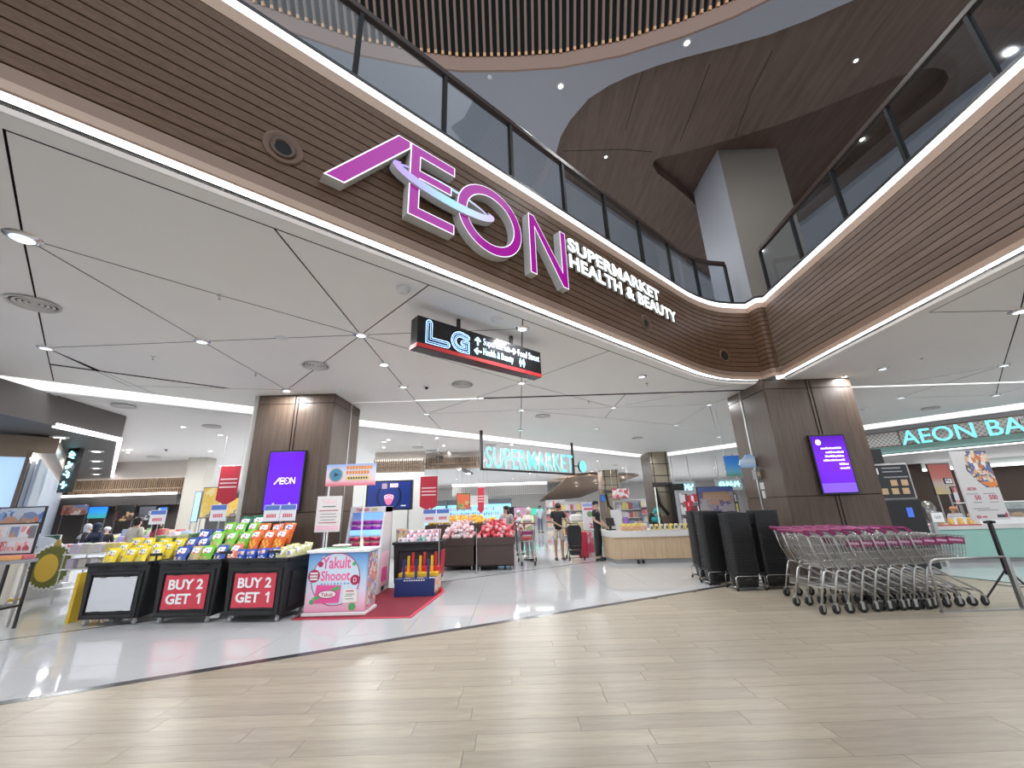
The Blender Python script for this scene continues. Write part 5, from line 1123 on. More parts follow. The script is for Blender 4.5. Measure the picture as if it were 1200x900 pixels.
def person(label, loc, rz, h, shirt, lower, pose={}, skin=SKIN, sleeve='short', legs='long', head='hair', hairm=HAIR, shoe=(.02, .02, .02), long_hair=False, look=0., nod=0.):
    t = thing('person', label, 'person', loc, rz); k = h/1.70; t.scale = (k, k, k)
    J = {n: Vector(v) for n, v in J0.items()}; J.update({n: Vector(v) for n, v in pose.items()})
    hc = J['skull']
    names = list(J); ix = {n: i for i, n in enumerate(names)}; V = [tuple(J[n]) for n in names]; Rr = [R0[n] for n in names]
    Rr[ix['pelvis']] = (.135, .105); Rr[ix['chest']] = (.14, .10); Rr[ix['spine']] = (.12, .095)
    E_ = [('pelvis', 'spine'), ('spine', 'chest'), ('chest', 'neck'), ('neck', 'skull'), ('skull', 'crown')]
    for s in 'lr': E_ += [('chest', 'sh'+s), ('sh'+s, 'el'+s), ('el'+s, 'wr'+s), ('pelvis', 'hi'+s), ('hi'+s, 'kn'+s), ('kn'+s, 'an'+s), ('an'+s, 'to'+s)]
    E_ = [(ix[a], ix[b]) for a, b in E_]
    def addv(p, r, parent): V.append(tuple(p)); Rr.append(r); E_.append((parent, len(V)-1)); return len(V)-1
    Q = Matrix.Rotation(look, 3, 'Z') @ Matrix.Rotation(nod, 3, 'X')
    addv(hc + Q @ Vector((0, -.098, -.012)), .012, ix['skull'])                     # nose
    for s in 'lr':                                                                   # hands: palm, four fingers, thumb
        w = J['wr'+s]; d = (w-J['el'+s]).normalized(); sd = d.cross(Vector((0, 1, 0.2))).normalized(); up = sd.cross(d); sg = 1 if s == 'l' else -1
        pm = addv(w+d*.055, .027, ix['wr'+s])
        for f in range(4):
            b0 = w+d*(.085)+up*(.026-.0175*f); L = (.030, .036, .034, .026)[f]
            a = addv(b0, .0095, pm); a = addv(b0+d*L+sd*.006*sg, .0085, a); addv(b0+d*L*1.7+sd*.020*sg, .007, a)
        a = addv(w+d*.03+up*.038, .011, pm); addv(w+d*.075+up*.058, .009, a)
    link('body', skin_mesh('body', V, E_, Rr, skin), t)
    # clothes
    c = mat('cloth_%.2f_%.2f_%.2f' % shirt, shirt, .8, var=.12, vscale=9, bump=.3); l = mat('cloth_%.2f_%.2f_%.2f' % lower, lower, .8, var=.12, vscale=9, bump=.3)
    lerp = lambda a, b, q: tuple(J[a].lerp(J[b], q))
    hem = J['pelvis']+Vector((0, 0, -.09)); v = [tuple(J['chest']), tuple(J['spine']), tuple(J['pelvis']), tuple(hem), lerp('chest', 'neck', .74)]; r = [(.162, .132), (.150, .126), (.160, .135), (.165, .14), .086]; e = [(0, 1), (1, 2), (2, 3), (0, 4)]
    for s in 'lr':
        i = len(v); v += [tuple(J['sh'+s])]; r += [.076]; e += [(0, i)]
        if sleeve == 'short': v += [lerp('sh'+s, 'el'+s, .35), lerp('sh'+s, 'el'+s, .75)]; r += [.068, .066]; e += [(i, i+1), (i+1, i+2)]
        elif sleeve == 'long': v += [lerp('sh'+s, 'el'+s, .5), tuple(J['el'+s]), lerp('el'+s, 'wr'+s, .9)]; r += [.066, .056, .045]; e += [(i, i+1), (i+1, i+2), (i+2, i+3)]
    link('shirt', skin_mesh('shirt', v, e, r, c), t)
    if legs in ('long', 'short'):
        v = [tuple(J['pelvis']+Vector((0, 0, .0))), tuple(J['pelvis']+Vector((0, 0, .13)))]; r = [(.135, .115), (.125, .105)]; e = [(0, 1)]
        for s in 'lr':
            i = len(v)
            if legs == 'long': v += [tuple(J['hi'+s]), lerp('hi'+s, 'kn'+s, .5), tuple(J['kn'+s]), lerp('kn'+s, 'an'+s, .95)]; r += [.088, .086, .074, .062]; e += [(0, i), (i, i+1), (i+1, i+2), (i+2, i+3)]
            else: v += [tuple(J['hi'+s]), lerp('hi'+s, 'kn'+s, .5), lerp('hi'+s, 'kn'+s, .92)]; r += [.090, .092, .090]; e += [(0, i), (i, i+1), (i+1, i+2)]
        link('trousers', skin_mesh('trousers', v, e, r, l), t)
    else:
        b = MB(); b.lathe([(.135, .0), (.165, -.12), (.21, -.45), (.24, -.72), (.23, -.73)], 18, 0, (J['pelvis'].x, J['pelvis'].y, J['pelvis'].z+.02)); b.build('skirt', l, t, smooth=True)
    sm_ = mat('shoe_%.2f' % shoe[0], shoe, .5)
    for s in 'lr':
        b = MB(); a, q = J['an'+s], J['to'+s]; d = Vector((q.x-a.x, q.y-a.y, 0)); rz_ = atan2(d.y, d.x); b.M = Matrix.Translation((a.x+d.x*.42, a.y+d.y*.42, .0)) @ Matrix.Rotation(rz_, 4, 'Z'); b.ell((0, 0, .042), (.135, .05, .045), 12, 7); b.box((0, 0, .012), (.25, .09, .022)); b.build('shoe', sm_, t, smooth=True)
    # face, hair or head cloth
    put = lambda mbk, nm, m: setattr(link(nm, mbk.mesh(nm, m, True), t, hc), 'rotation_euler', Q.to_euler())
    for s in (-1, 1):
        b = MB(); b.ell((s*.033, -.080, .018), (.013, .008, .008), 8, 5); put(b, 'eye', EYEM)
        b = MB(); b.ell((s*.033, -.083, .036), (.018, .006, .004), 8, 5); put(b, 'eyebrow', HAIR)
        if head in ('hair', 'cap'): b = MB(); b.ell((s*.088, .005, .005), (.012, .022, .030), 8, 6); put(b, 'ear', skin)
    b = MB(); b.ell((0, -.084, -.042), (.022, .007, .007), 10, 5); put(b, 'mouth', LIP)
    if head == 'hair':
        b = MB(); b.ell((0, .022, .075), (.098, .100, .082), 14, 9); b.ell((0, .045, .02), (.095, .075, .10), 14, 9); b.ell((0, -.045, .105), (.075, .05, .035), 12, 6)
        if long_hair: b.ell((0, .075, -.08), (.09, .05, .17), 12, 9); b.ell((.075, .02, -.04), (.03, .05, .12), 10, 7); b.ell((-.075, .02, -.04), (.03, .05, .12), 10, 7)
        put(b, 'hair', hairm)
    elif head == 'hijab':
        b = MB(); b.ell((0, .040, .052), (.112, .108, .118), 16, 10); b.ell((0, .058, -.04), (.108, .085, .12), 14, 9); b.lathe([(.07, -.085), (.105, -.13), (.19, -.21), (.22, -.30), (.19, -.30)], 18, 0, (0, .02, 0)); put(b, 'head_scarf', hairm)
    elif head == 'cap':
        b = MB(); b.ell((0, .01, .07), (.108, .115, .085), 14, 9); b.ell((0, -.10, .055), (.075, .075, .012), 12, 5); put(b, 'cap', hairm)
    return t
# shoppers and staff
ww = P(590, 620, 12.75)
person('woman in a grey dress standing behind the red apples', (-.22, 12.72, 0), radians(-25), 1.62, (.34, .32, .34), (.42, .37, .42), dict(ell=(.235, -.02, 1.12), wrl=(.14, -.20, 1.00), elr=(-.24, .0, 1.10), wrr=(-.16, -.24, 1.02)), legs='skirt', long_hair=True, look=radians(-20))
person('woman with pale head scarf and light green top behind a shopping cart', (.46, 13.12, 0), radians(-35), 1.54, (.58, .62, .38), (.30, .30, .32), dict(ell=(.21, -.10, 1.14), wrl=(.17, -.36, 1.05), elr=(-.21, -.10, 1.14), wrr=(-.17, -.36, 1.05)), sleeve='long', head='hijab', hairm=mat('scarf_pale', (.60, .55, .52), .8))
person('person in dark red with a grey head cover behind the woman with the cart', (.18, 14.6, 0), radians(20), 1.46, (.35, .03, .05), (.05, .05, .06), {}, sleeve='long', head='hijab', hairm=mat('scarf_grey', (.42, .42, .45), .8))
person('man in a black t-shirt and beige shorts beside the stroller', (1.34, 12.98, 0), radians(5), 1.66, (.018, .018, .020), (.52, .46, .37), dict(skull=(.02, -.05, 1.50), crown=(.02, -.065, 1.60), neck=(0, -.01, 1.42), elr=(-.21, -.03, 1.12), wrr=(.03, -.20, .98), ell=(.27, -.04, 1.12), wrl=(.40, -.14, 1.0)), skin=SKIN2, legs='short', shoe=(.10, .06, .04), nod=radians(28), look=radians(10))
person('young man in black shop clothes leaning on the wooden counter', (2.44, 12.48, 0), radians(62), 1.68, (.014, .014, .016), (.012, .012, .014), dict(ell=(.24, -.02, 1.12), wrl=(.18, -.22, .94), elr=(-.22, .02, 1.12), wrr=(-.10, -.25, .95)), look=radians(-52))
person('worker with a teal head scarf bending behind the wooden counter', (4.55, 13.6, 0), radians(15), 1.50, (.015, .015, .018), (.02, .02, .02), dict(skull=(0, -.14, 1.40), crown=(0, -.19, 1.49), neck=(0, -.08, 1.37)), sleeve='long', head='hijab', hairm=mat('scarf_teal', (.03, .30, .30), .8), nod=radians(35))
p = P(160, 620, 10.6); person('shopper in a cream shirt seen from behind, beyond the yellow snack bags', (p.x, 10.6, 0), radians(170), 1.62, (.55, .52, .45), (.08, .08, .10), {}, sleeve='short')
p = P(184, 620, 11.2); person('shopper in a dark red shirt next to the one in cream', (p.x, 11.2, 0), radians(150), 1.54, (.34, .04, .06), (.06, .06, .08), {}, long_hair=True)
p = P(104, 620, 12.2); person('shopper in black with a grey head cover at the left counters', (p.x, 12.2, 0), radians(120), 1.48, (.03, .03, .035), (.03, .03, .03), {}, sleeve='long', head='hijab', hairm=mat('scarf_grey', (.42, .42, .45), .8))
p = P(115, 620, 12.0); person('shopper in a dark navy head scarf at the left counters', (p.x, 12.0, 0), radians(175), 1.50, (.02, .03, .06), (.03, .03, .04), {}, sleeve='long', head='hijab', hairm=mat('scarf_navy', (.015, .022, .05), .8))
p = P(126, 620, 12.9); person('shopper in black with a white cap stooping at the left counters', (p.x, 12.9, 0), radians(-150), 1.38, (.02, .02, .02), (.03, .03, .03), {}, sleeve='long', head='cap', hairm=mat('cap_white', (.6, .6, .65), .8))
p = P(633, 610, 27); person('distant shopper in pale blue deep in the supermarket aisle', (p.x, 27, 0), radians(10), 1.66, (.45, .52, .66), (.1, .12, .2), {})
p = P(645, 610, 31); person('distant shopper in grey far down the supermarket aisle', (p.x, 31, 0), radians(-10), 1.66, (.4, .4, .42), (.08, .08, .1), {}, long_hair=True)
p = P(1117, 596, 11.2); person('baker with an orange brown cap behind the green counter', (p.x, 11.2, 0), radians(-20), 1.22, (.62, .62, .66), (.05, .05, .05), {}, sleeve='short', head='cap', hairm=mat('cap_orange', (.66, .30, .16), .8))
# the pushed cart and the stroller
make_cart('chrome shopping cart loaded with red boxes, pushed by the woman with the scarf', (.36, 12.75, 0), radians(-90))
tag(MB().box((0, 0, .05), (.30, .26, .10)).build('red_box', mat('goods_red', (.6, .05, .06), .4), None, (.36, 12.28, .632), bevel=.01), 'red box lying in the pushed shopping cart', 'box'); tag(MB().box((0, 0, .05), (.24, .22, .10)).build('pale_box', mat('goods_pale', (.65, .6, .62), .4), None, (.36, 12.29, .736), bevel=.01), 'pale box on top of the red one in the pushed cart', 'box')
sr_ = thing('stroller', 'black folding stroller standing before the man in shorts', 'stroller', (1.76, 12.6, 0), radians(4)); FB = mat('stroller_black', (.014, .014, .016), .75)
b = MB(); b.M = Matrix.Rotation(pi/2, 4, 'X') ; b.prism([(-.17, .42), (.17, .42), (.20, .62), (.195, .88), (.15, .97), (-.15, .97), (-.195, .88), (-.20, .62)], -.10, .12); b.M = Matrix(); b.build('backrest', FB, sr_, bevel=.03)
MB().box((0, .02, .36), (.32, .30, .10)).build('seat', FB, sr_, bevel=.02); MB().box((0, -.02, .42), (.24, .16, .08)).build('blanket', mat('blanket', (.5, .5, .52), .9, var=.5, vscale=25), sr_, bevel=.02); MB().box((0, .02, .22), (.30, .28, .12)).build('storage_basket', FB, sr_, bevel=.02)
for s in (-1, 1):
    MB().tube([(s*.20, -.20, .06), (s*.19, .0, .40), (s*.19, .10, .80), (s*.17, .22, 1.02)], .011, 6).tube([(s*.20, .24, .06), (s*.19, .0, .40)], .011, 6).build('frame', BLACKM, sr_)
    for y in (-.20, .24): link('wheel', CP['wheel'], sr_, (s*.215, y, .085), pi/2*0).rotation_euler = (0, 0, pi/2); sr_.children and None
MB().tube([(-.17, .22, 1.02), (.17, .22, 1.02)], .013, 8).build('handle', BLACKM, sr_); MB().tube([(-.2, -.2, .10), (.2, -.2, .10)], .009, 6).build('axle', BLACKM, sr_)
# ================================================================== the shops behind
def face_rz(n): return atan2(n.x, -n.y)               # turn local -y towards n
def board(name, px0, py0, px1, py1, Y, m, label, cat, frame=None, hang=False, th=.03, border=.02, group=None, rz=0., cols=None, foot=True, feet_to=0.):
    """a flat printed board at its real distance, on two legs or hung from the ceiling"""
    a, b = P(px0, (py0+py1)/2, Y), P(px1, (py0+py1)/2, Y); zt = P((px0+px1)/2, py0, Y).z; zb = P((px0+px1)/2, py1, Y).z; w = b.x-a.x
    t = thing(name, label, cat, ((a.x+b.x)/2, Y, zb), rz, group); h = zt-zb
    MB().bb((-w/2, 0, 0), (w/2, th, h)).build('backing', frame or BLACKP, t)
    MB().bb((-w/2+border, -.006, border), (w/2-border, 0, h-border)).build('print', m, t)
    if hang:
        for s in (-1, 1): MB().cyl((s*w*.45, th/2, h), (s*w*.45, th/2, (ZC if name == 'blue_poster' else ZS)-zb), .006, 5).build('hanging_wire', STEEL, t)
    elif foot:
        for s in (-1, 1): MB().bb((s*w*.42-.012, .004, feet_to-zb), (s*w*.42+.012, th-.004, 0)).build('leg', STEEL, t)
    return t, w, h
FOODA = photo('food_a', [(.62, .20, .14), (.75, .55, .40), (.30, .10, .08), (.80, .70, .62), (.55, .30, .18), (.20, .25, .45)], 5)
FOODB = photo('food_b', [(.70, .30, .32), (.82, .74, .72), (.45, .08, .10), (.80, .50, .45), (.70, .70, .74)], 7)
MANGO = photo('mango_photo', [(.82, .62, .18), (.75, .50, .10), (.86, .72, .35), (.20, .22, .30), (.80, .55, .12)], 3.5)
BLUEP = photo('blue_photo', [(.08, .18, .50), (.12, .28, .62), (.25, .38, .66), (.10, .22, .40), (.55, .60, .70)], 4)
LAV = mat('lavender_strip', (.45, .36, .72), .4, emit=.15)
WOODL = wood('counter_wood', (.42, .30, .19), (.56, .42, .28), (14, 14, .8), .45, .05); SLATW = wood('slat_wood', (.26, .18, .12), (.38, .27, .18), (9, 9, .8), .5, .1); BRSOF = wood('soffit_wood', (.20, .13, .085), (.30, .20, .135), (1.5, 7, 7), .45, .04)
GREYS = mat('grey_soffit', (.13, .12, .115), .6); CYG = mat('cyan_glow', (.3, .9, 1), .4, emit=1.8, ecol=(.35, .86, .98)); PALEC = mat('pale_column', (.52, .49, .43), .5)
def glyphs(par, x0, x1, z0, z1, n, m, y=-.02):
    """unreadable lit script: bent strokes"""
    w = (x1-x0)/n; h = z1-z0
    for i in range(n):
        x = x0+(i+.5)*w; b = MB(); k = 5; pts = [(x+w*.38*RND.uniform(-1, 1), y, z0+h*(.08+.84*j/(k-1))) for j in range(k)]
        b.tube(pts, max(.02, min(w, h)*.13), 6); b.tube([(x-w*.4, y, z0+h*RND.uniform(.2, .8)), (x, y, z0+h*RND.uniform(.4, .6)), (x+w*.4, y, z0+h*RND.uniform(.2, .8))], max(.018, min(w, h)*.11), 6); b.build('glyph', m, par)
# ------------------------------------------------------------------ left: grey lowered ceiling with lamps and lit edge
zs = 3.2; q = [G(x, y, zs) for x, y in ((65, 499), (141, 516), (131, 562))]; q3 = q[2]+(q[0]-q[1])*1.0; back_ = q[0]+(q3-q[0]).normalized()*9
off = (q[0]-q[1]).normalized()*4
sof = struct(MB().prism([(q[0].x+off.x, q[0].y+off.y), (q[0].x, q[0].y), (q[1].x, q[1].y), (q[2].x, q[2].y), (q[2].x-9, q[2].y-2)], zs, ZS-.002).build('ceiling_lowered', GREYS))
pth = [v.copy() for v in q]
for v in pth: v.z = 0
sweep(MB(), [pth[2], pth[1], pth[0]], rect(-.05, .03, zs-.03, zs+.05)).build('light_strip', LEDW, sof)
for px, py in ((70, 512), (113, 528.5), (113, 540), (113, 548.5), (113, 555.5)): p = G(px, py, zs); downlight((p.x, p.y, zs), 'recessed lamp in the grey lowered ceiling at the left', 'lamps of the grey lowered ceiling', w=10, k=2.0)
# shop front of the left store: glass, white slats, light edge along the top
s0 = G(38, 533, 2.8); s1 = G(69, 571, 2.8); s0.z = s1.z = 0; sdv = (s1-s0).normalized(); Ls2 = (s1-s0).length; rz_s = atan2(-sdv.y, -sdv.x)
sf = thing('storefront', 'glazed shop front with pale slats and a lit top edge at the far left', 'storefront', s1, rz_s)
GLB = mat('lit_panel_blue', (.45, .62, .85), .4, emit=.55, ecol=(.42, .62, .9)); GLP = mat('lit_panel_pink', (.70, .50, .85), .4, emit=.5, ecol=(.66, .5, .9))
MB().bb((0, .02, .0), (Ls2, .16, .9)).build('plinth', PALEC, sf); MB().bb((0, .10, .9), (Ls2, .14, 2.72)).build('lit_panel', mat('panel_grey_blue', (.40, .46, .54), .5), sf)
MB().bb((0, -.06, 2.72), (Ls2, .02, 2.84)).build('light_edge', LEDS, sf); MB().bb((0, -.10, 2.84), (Ls2, .3, 3.16)).build('head_panel', mat('bronze_panel', (.24, .18, .13), .35, .3), sf)
for k in range(22): x = Ls2*(k+.5)/22; MB().bb((x-.06, .0, .9), (x+.06, .06, 2.7)).build('slat', mat('slat_pale', (.66, .68, .72), .4), sf)
ff = thing('storefront', 'front of the left store with blue and pink lit panels in brown frames', 'storefront', s0, atan2(U.y, U.x)); x1 = -2.9
MB().bb((x1, .0, 0), (-.02, .06, .5)).build('plinth', mat('bronze_panel', (.24, .18, .13), .35), ff)
for i in range(3):
    xa, xb = x1+i*.96, x1+(i+1)*.96-.05; MB().bb((xa, .05, 1.25), (xb, .07, 2.75)).build('lit_panel', GLB, ff); MB().bb((xa, .05, .5), (xb, .07, 1.22)).build('lit_panel', GLP, ff); MB().bb((xb, -.02, 0), (xb+.05, .1, 2.85)).build('frame', mat('frame_brown', (.16, .11, .08), .4), ff)
MB().bb((x1, -.02, 2.75), (0, .1, 3.16)).build('head_panel', mat('bronze_panel', (.24, .18, .13), .35), ff); MB().bb((x1, -.01, .5), (0, .012, 2.75)).build('glazing', CLEAR, ff)
# projecting cyan sign
p = P(76, 563, 9.6); t = thing('projecting_sign', 'narrow black sign with glowing cyan characters at the left shop', 'sign', (p.x, 9.6, 1.98+.2), radians(-12)); MB().bb((-.16, 0, 0), (.17, .10, 1.02)).build('case', BLACKM, t); 
for k in range(4): glyphs(t, -.10, .13, .08+k*.23, .26+k*.23, 1, CYG, -.012)
MB().bb((-.03, .03, 1.02), (.03, .07, 3.2-2.18)).build('hanger', BLACKM, t)
# slatted bulkheads
def bulkhead(px0, px1, y0, y1, Y, label, n, glow=True):
    a, b = P(px0, y0, Y), P(px1, y0, Y); zt = a.z*.5+b.z*.5; zb = P((px0+px1)/2, y1, Y).z; w = b.x-a.x
    t = thing('slatted_bulkhead', label, 'bulkhead', (a.x, Y, zb)); h = zt-zb
    MB().bb((0, .12, 0), (w, .16, max(h, ZS-zb))).build('backing', mat('bulkhead_back', (.60, .55, .50), .6), t)
    for k in range(n): MB().bb((w*(k+.25)/n, 0, 0), (w*(k+.68)/n, .08, h)).build('slat', SLATW, t)
    for z in (0, h*.42): MB().bb((0, -.01, z), (w, .03, z+.05)).build('rail', SLATW, t)
    if glow: MB().bb((w*.02, .09, h-.05), (w*.98, .115, h)).build('light_strip', LEDS, t)
    return t, w, h, zb
bulkhead(84, 236, 561, 583, 16.0, 'long brown slatted bulkhead with light behind it, at the back on the left', 58)
a, b = P(60, 588, 15.8), P(206, 588, 15.8); t = tag(MB().bb((a.x, 15.8, 2.05), (b.x, 16.35, 2.42)).build('fascia_panel', mat('fascia_dark', (.10, .09, .085), .5)), 'long dark fascia above the food counters at the back left', 'fascia'); 
tag(MB().bb((a.x, 15.75, 2.42), (b.x, 15.79, 2.50)).build('light_bar', LEDS), 'bright light bar along the top of the dark fascia', 'light')
a, b = P(60, 600, 16.4), P(210, 600, 16.4); struct(MB().bb((a.x-3, 16.4, 0), (b.x, 16.6, 3.72)).build('wall_food', mat('wall_food', (.10, .085, .08), .6)))
p = P(224, 590, 15.6); struct(MB().bb((p.x-.34, 15.5, 0), (p.x+.36, 16.0, 3.74)).build('wall_column_left', PALEC))
# pictures and screens on the back left wall
for px0, py0, px1, py1, Y, m, l, c in ((72, 591, 104, 604, 15.6, FOODA, 'wide food picture under the dark fascia at the back left', 'picture'), (134, 592, 158, 611, 15.6, photo('food_dark', [(.05, .03, .03), (.45, .22, .08), (.10, .06, .05), (.60, .40, .20), (.03, .03, .03)], 4), 'dark food picture in the middle of the back left wall', 'picture'),
                                 (162, 593, 182, 610, 15.6, photo('food_grey', [(.08, .08, .09), (.40, .40, .42), (.06, .06, .07), (.5, .5, .5), (.12, .12, .14)], 4), 'grey and white picture right of the dark food picture', 'picture')):
    board('wall_picture', px0, py0, px1, py1, Y, m, l, c)
board('wall_screen', 103, 593.5, 126, 608, 15.2, gradient('blue_screen', [(0, (.03, .22, .16)), (.4, (.02, .20, .38)), (.7, (.01, .16, .75)), (1, (.02, .12, .6))], 2, 0, .5, .3, .9), 'bright blue and green screen over the left food counters', 'screen', foot=True)
board('wall_picture', 185, 594, 196, 603, 15.2, mat('sign_blue', (.03, .14, .5), .4, emit=.3, ecol=(.03, .2, .7)), 'small deep blue sign on the back left wall', 'sign')
# market counters at the left with coloured goods
GOODS = [mat('goods_%d' % i, c, .5) for i, c in enumerate(((.55, .50, .62), (.60, .56, .52), (.50, .12, .14), (.62, .40, .30), (.30, .36, .50), (.66, .62, .66), (.20, .34, .16), (.68, .58, .20)))]
def market(px0, px1, Y, h, d, label, body, n=10, strip=None, rows=2, gh=.16, mats=None, group=None):
    a, b = P(px0, 620, Y), P(px1, 620, Y); w = b.x-a.x; t = thing('market_counter', label, 'counter', (a.x, Y, 0))
    MB().bb((0, 0, 0), (w, d, h)).build('body', body, t, bevel=.01)
    if strip: MB().bb((0, -.012, h-.16), (w, 0, h-.02)).build('price_strip', strip, t)
    for j in range(rows):
        for i in range(n):
            x = w*(i+.5)/n; ww_ = w/n*RND.uniform(.6, .9); hh = gh*RND.uniform(.5, 1.3); y = d*(j+.5)/rows
            o = tag(MB().box((0, 0, hh/2), (ww_, d/rows*.7, hh), top=(.85, .85)).build('food_pack', (mats or GOODS)[RND.randrange(len(mats or GOODS))], None, (a.x+x, Y+y, h), bevel=.012), 'small food pack lying on the '+label.split(',')[0], 'food pack', 'packs on the '+label.split(',')[0])
    return t
market(96, 150, 12.6+1.0, .92, .8, 'pale counter with lavender price strip, left of the shoppers', mat('counter_pale', (.55, .53, .58), .5), 9, LAV)
market(140, 205, 13.2, 1.05, .8, 'counter with lavender strip, behind the cream shirt', mat('counter_pale', (.55, .53, .58), .5), 9, LAV)
market(56, 96, 11.2, .80, .9, 'white chiller table, behind the durian board', mat('chiller_white', (.66, .68, .72), .4), 6, None, 2, .14)
market(178, 232, 9.9, .92, .8, 'low produce table, right of the red shirt', mat('table_dark', (.08, .07, .06), .5), 8, None, 2, .20, [GOODS[6], mat('leaf_green', (.06, .20, .05), .6), mat('pod_cream', (.62, .58, .36), .6), GOODS[7]])
a = G(40, 700); 
# near left: printed boards, crates, durian stand
t, w, h = board('food_poster', -6, 594, 50, 626, 7.15, BLUEP, 'big blue printed food board at the far left edge', 'poster'); disc_((w*.22, h*.42), .17, .012, FOODA, t); disc_((-w*.18, h*.3), .16, .012, mat('salmon', (.62, .32, .22), .5), t)
t, w, h = board('price_flyer', -8, 613, 42, 650, 6.95, mat('flyer', (.66, .64, .66), .5), 'white flyer with red meat pictures below the blue board', 'poster')
for i in range(5): MB().bb((-w*.45+i*w*.18, -.012, h*.12), (-w*.45+i*w*.18+w*.14, -.006, h*.42)).build('picture', FOODB, t)
for i in range(3): MB().bb((-w*.40+i*w*.26, -.012, h*.55), (-w*.40+i*w*.26+w*.2, -.006, h*.88)).build('picture', FOODB if i != 1 else FOODA, t)
MB().bb((w*.32, -.012, h*.5), (w*.46, -.006, h*.9)).build('text_block', mat('text_grey', (.18, .18, .2), .5), t)
p = P(4, 643, 6.7); t = thing('meat_tray_stand', 'slanted tray stand of red and orange packs at the left edge', 'stand', (p.x, 6.5, 0)); MB().bb((-.35, 0, .93), (.38, .4, .98)).build('tray_deck', mat('stand_grey', (.3, .3, .32), .5), t); [MB().bb((x_, y_, 0), (x_+.03, y_+.03, .93)).build('leg', BLACKM, t) for x_ in (-.33, .33) for y_ in (.02, .35)]; MB().bb((-.33, .02, .30), (.36, .38, .33)).build('lower_shelf', BLACKM, t)
for i in range(4):
    for j in range(2): tag(MB().box((0, 0, .03), (.15, .16, .06)).build('tray_pack', mat('tray_%d' % j, ((.62, .14, .18), (.72, .34, .12))[1-j], .4), None, (p.x-.27+i*.18, 6.61+j*.18, .982), bevel=.01), 'flat red or orange food tray on the left stand', 'food tray', 'food trays on the left stand')
t, w, h = board('green_board', 50, 627, 69, 645, 9.9, mat('green_felt', (.05, .13, .07), .7, var=.3, vscale=14), 'dark green notice board behind the durian board', 'board', WHT, border=.012)
# the fruit stand: plain spiky fruit cut-out, speech panel
p = P(57, 672, 9.5); dz = thing('fruit_cutout', 'large spiky yellow and olive fruit shaped standing board', 'cutout', (p.x, 9.5, 0), radians(18))
dw, dh = .33, .40; cz = .60
out = []
for k in range(56): a = 2*pi*k/56; r = 1.0 if k % 2 else 1.10; out.append((dw*r*cos(a), cz+dh*r*sin(a)))
b = MB(); b.vprism([(x*1.13, cz+(z-cz)*1.11) for x, z in out], .0, .02); b.build('white_rim', WHT, dz); b = MB(); b.vprism(out, .02, .026); b.build('spiky_rind', mat('rind_olive', (.16, .17, .04), .6, var=.5, vscale=22), dz)
b = MB(); b.vprism([(-.05+.19*cos(2*pi*k/36), cz-.02+.28*sin(2*pi*k/36)) for k in range(36)], .026, .031); b.build('yellow_flesh', mat('flesh_yellow', (.72, .48, .07), .5), dz)
b = MB(); b.vprism([(-.05, cz+dh), (.10, cz+dh), (.05, cz+dh+.16), (-.0, cz+dh+.16)], .0, .026); b.build('stalk', mat('stalk', (.45, .32, .08), .6), dz); MB().bb((-.30, -.01, 0), (.30, .30, .24)).build('base', mat('base_white', (.62, .62, .64), .5), dz)
p = P(36, 657, 9.2); t = thing('speech_panel', 'white rounded panel with a short slanted word behind the fruit board', 'panel', (P(36, 655, 9.7).x, 9.75, 0), radians(18)); b = MB(); b.vprism([(.42*cos(2*pi*k/30), .98+.24*sin(2*pi*k/30)) for k in range(30)], 0, .02); b.build('panel', mat('panel_white', (.62, .64, .70), .5), t); text('ENJOY!', .16, t, INK, (-.33, -.024, .93), depth=.002, bold=.03, shear=.2, fit=(.36, .085)); MB().bb((-.05, 0, 0), (.05, .02, .72)).build('support', WHT, t)
tag(MB().prism([(0, 0), (.5, .1), (.5, .4), (0, .3)], 0, .02).build('floor_sticker', mat('sticker_yellow', (.70, .45, .03), .5), None, (-10.9, 9.0, .0)), 'yellow piece on the floor left of the fruit board', 'floor marker')
t = thing('yellow_barrier', 'slim yellow board leaning behind the left snack bin', 'board', (-7.02, 7.3, 0)); MB().box((0, 0, .36), (.05, .5, .72), ry=.0).build('board', mat('sticker_yellow', (.70, .45, .03), .5), t)
p = G(80, 690); t = thing('low_rack', 'low white wire rack of pale packs left of the snack bins', 'rack', (-8.6, 8.9, 0)); 
for z in (.25, .60, .88): MB().bb((-.45, -.25, z), (.45, .25, z+.02)).build('shelf', WHT, t)
for sx in (-1, 1):
    for sy in (-1, 1): MB().cyl((sx*.43, sy*.23, 0), (sx*.43, sy*.23, .95), .014, 6).build('post', STEEL, t)
for k in range(8): tag(MB().box((0, 0, .09), (.16, .3, .18)).build('pale_pack', GOODS[(0, 1, 5, 7)[k % 4]], None, (-8.97+(k % 4)*.24, 8.9, (.62, .90)[k//4]), bevel=.02), f'pale pack on the {("middle", "top")[k//4]} shelf of the low white rack, {nth(k % 4)} from left', 'food pack', 'packs on the low white rack')
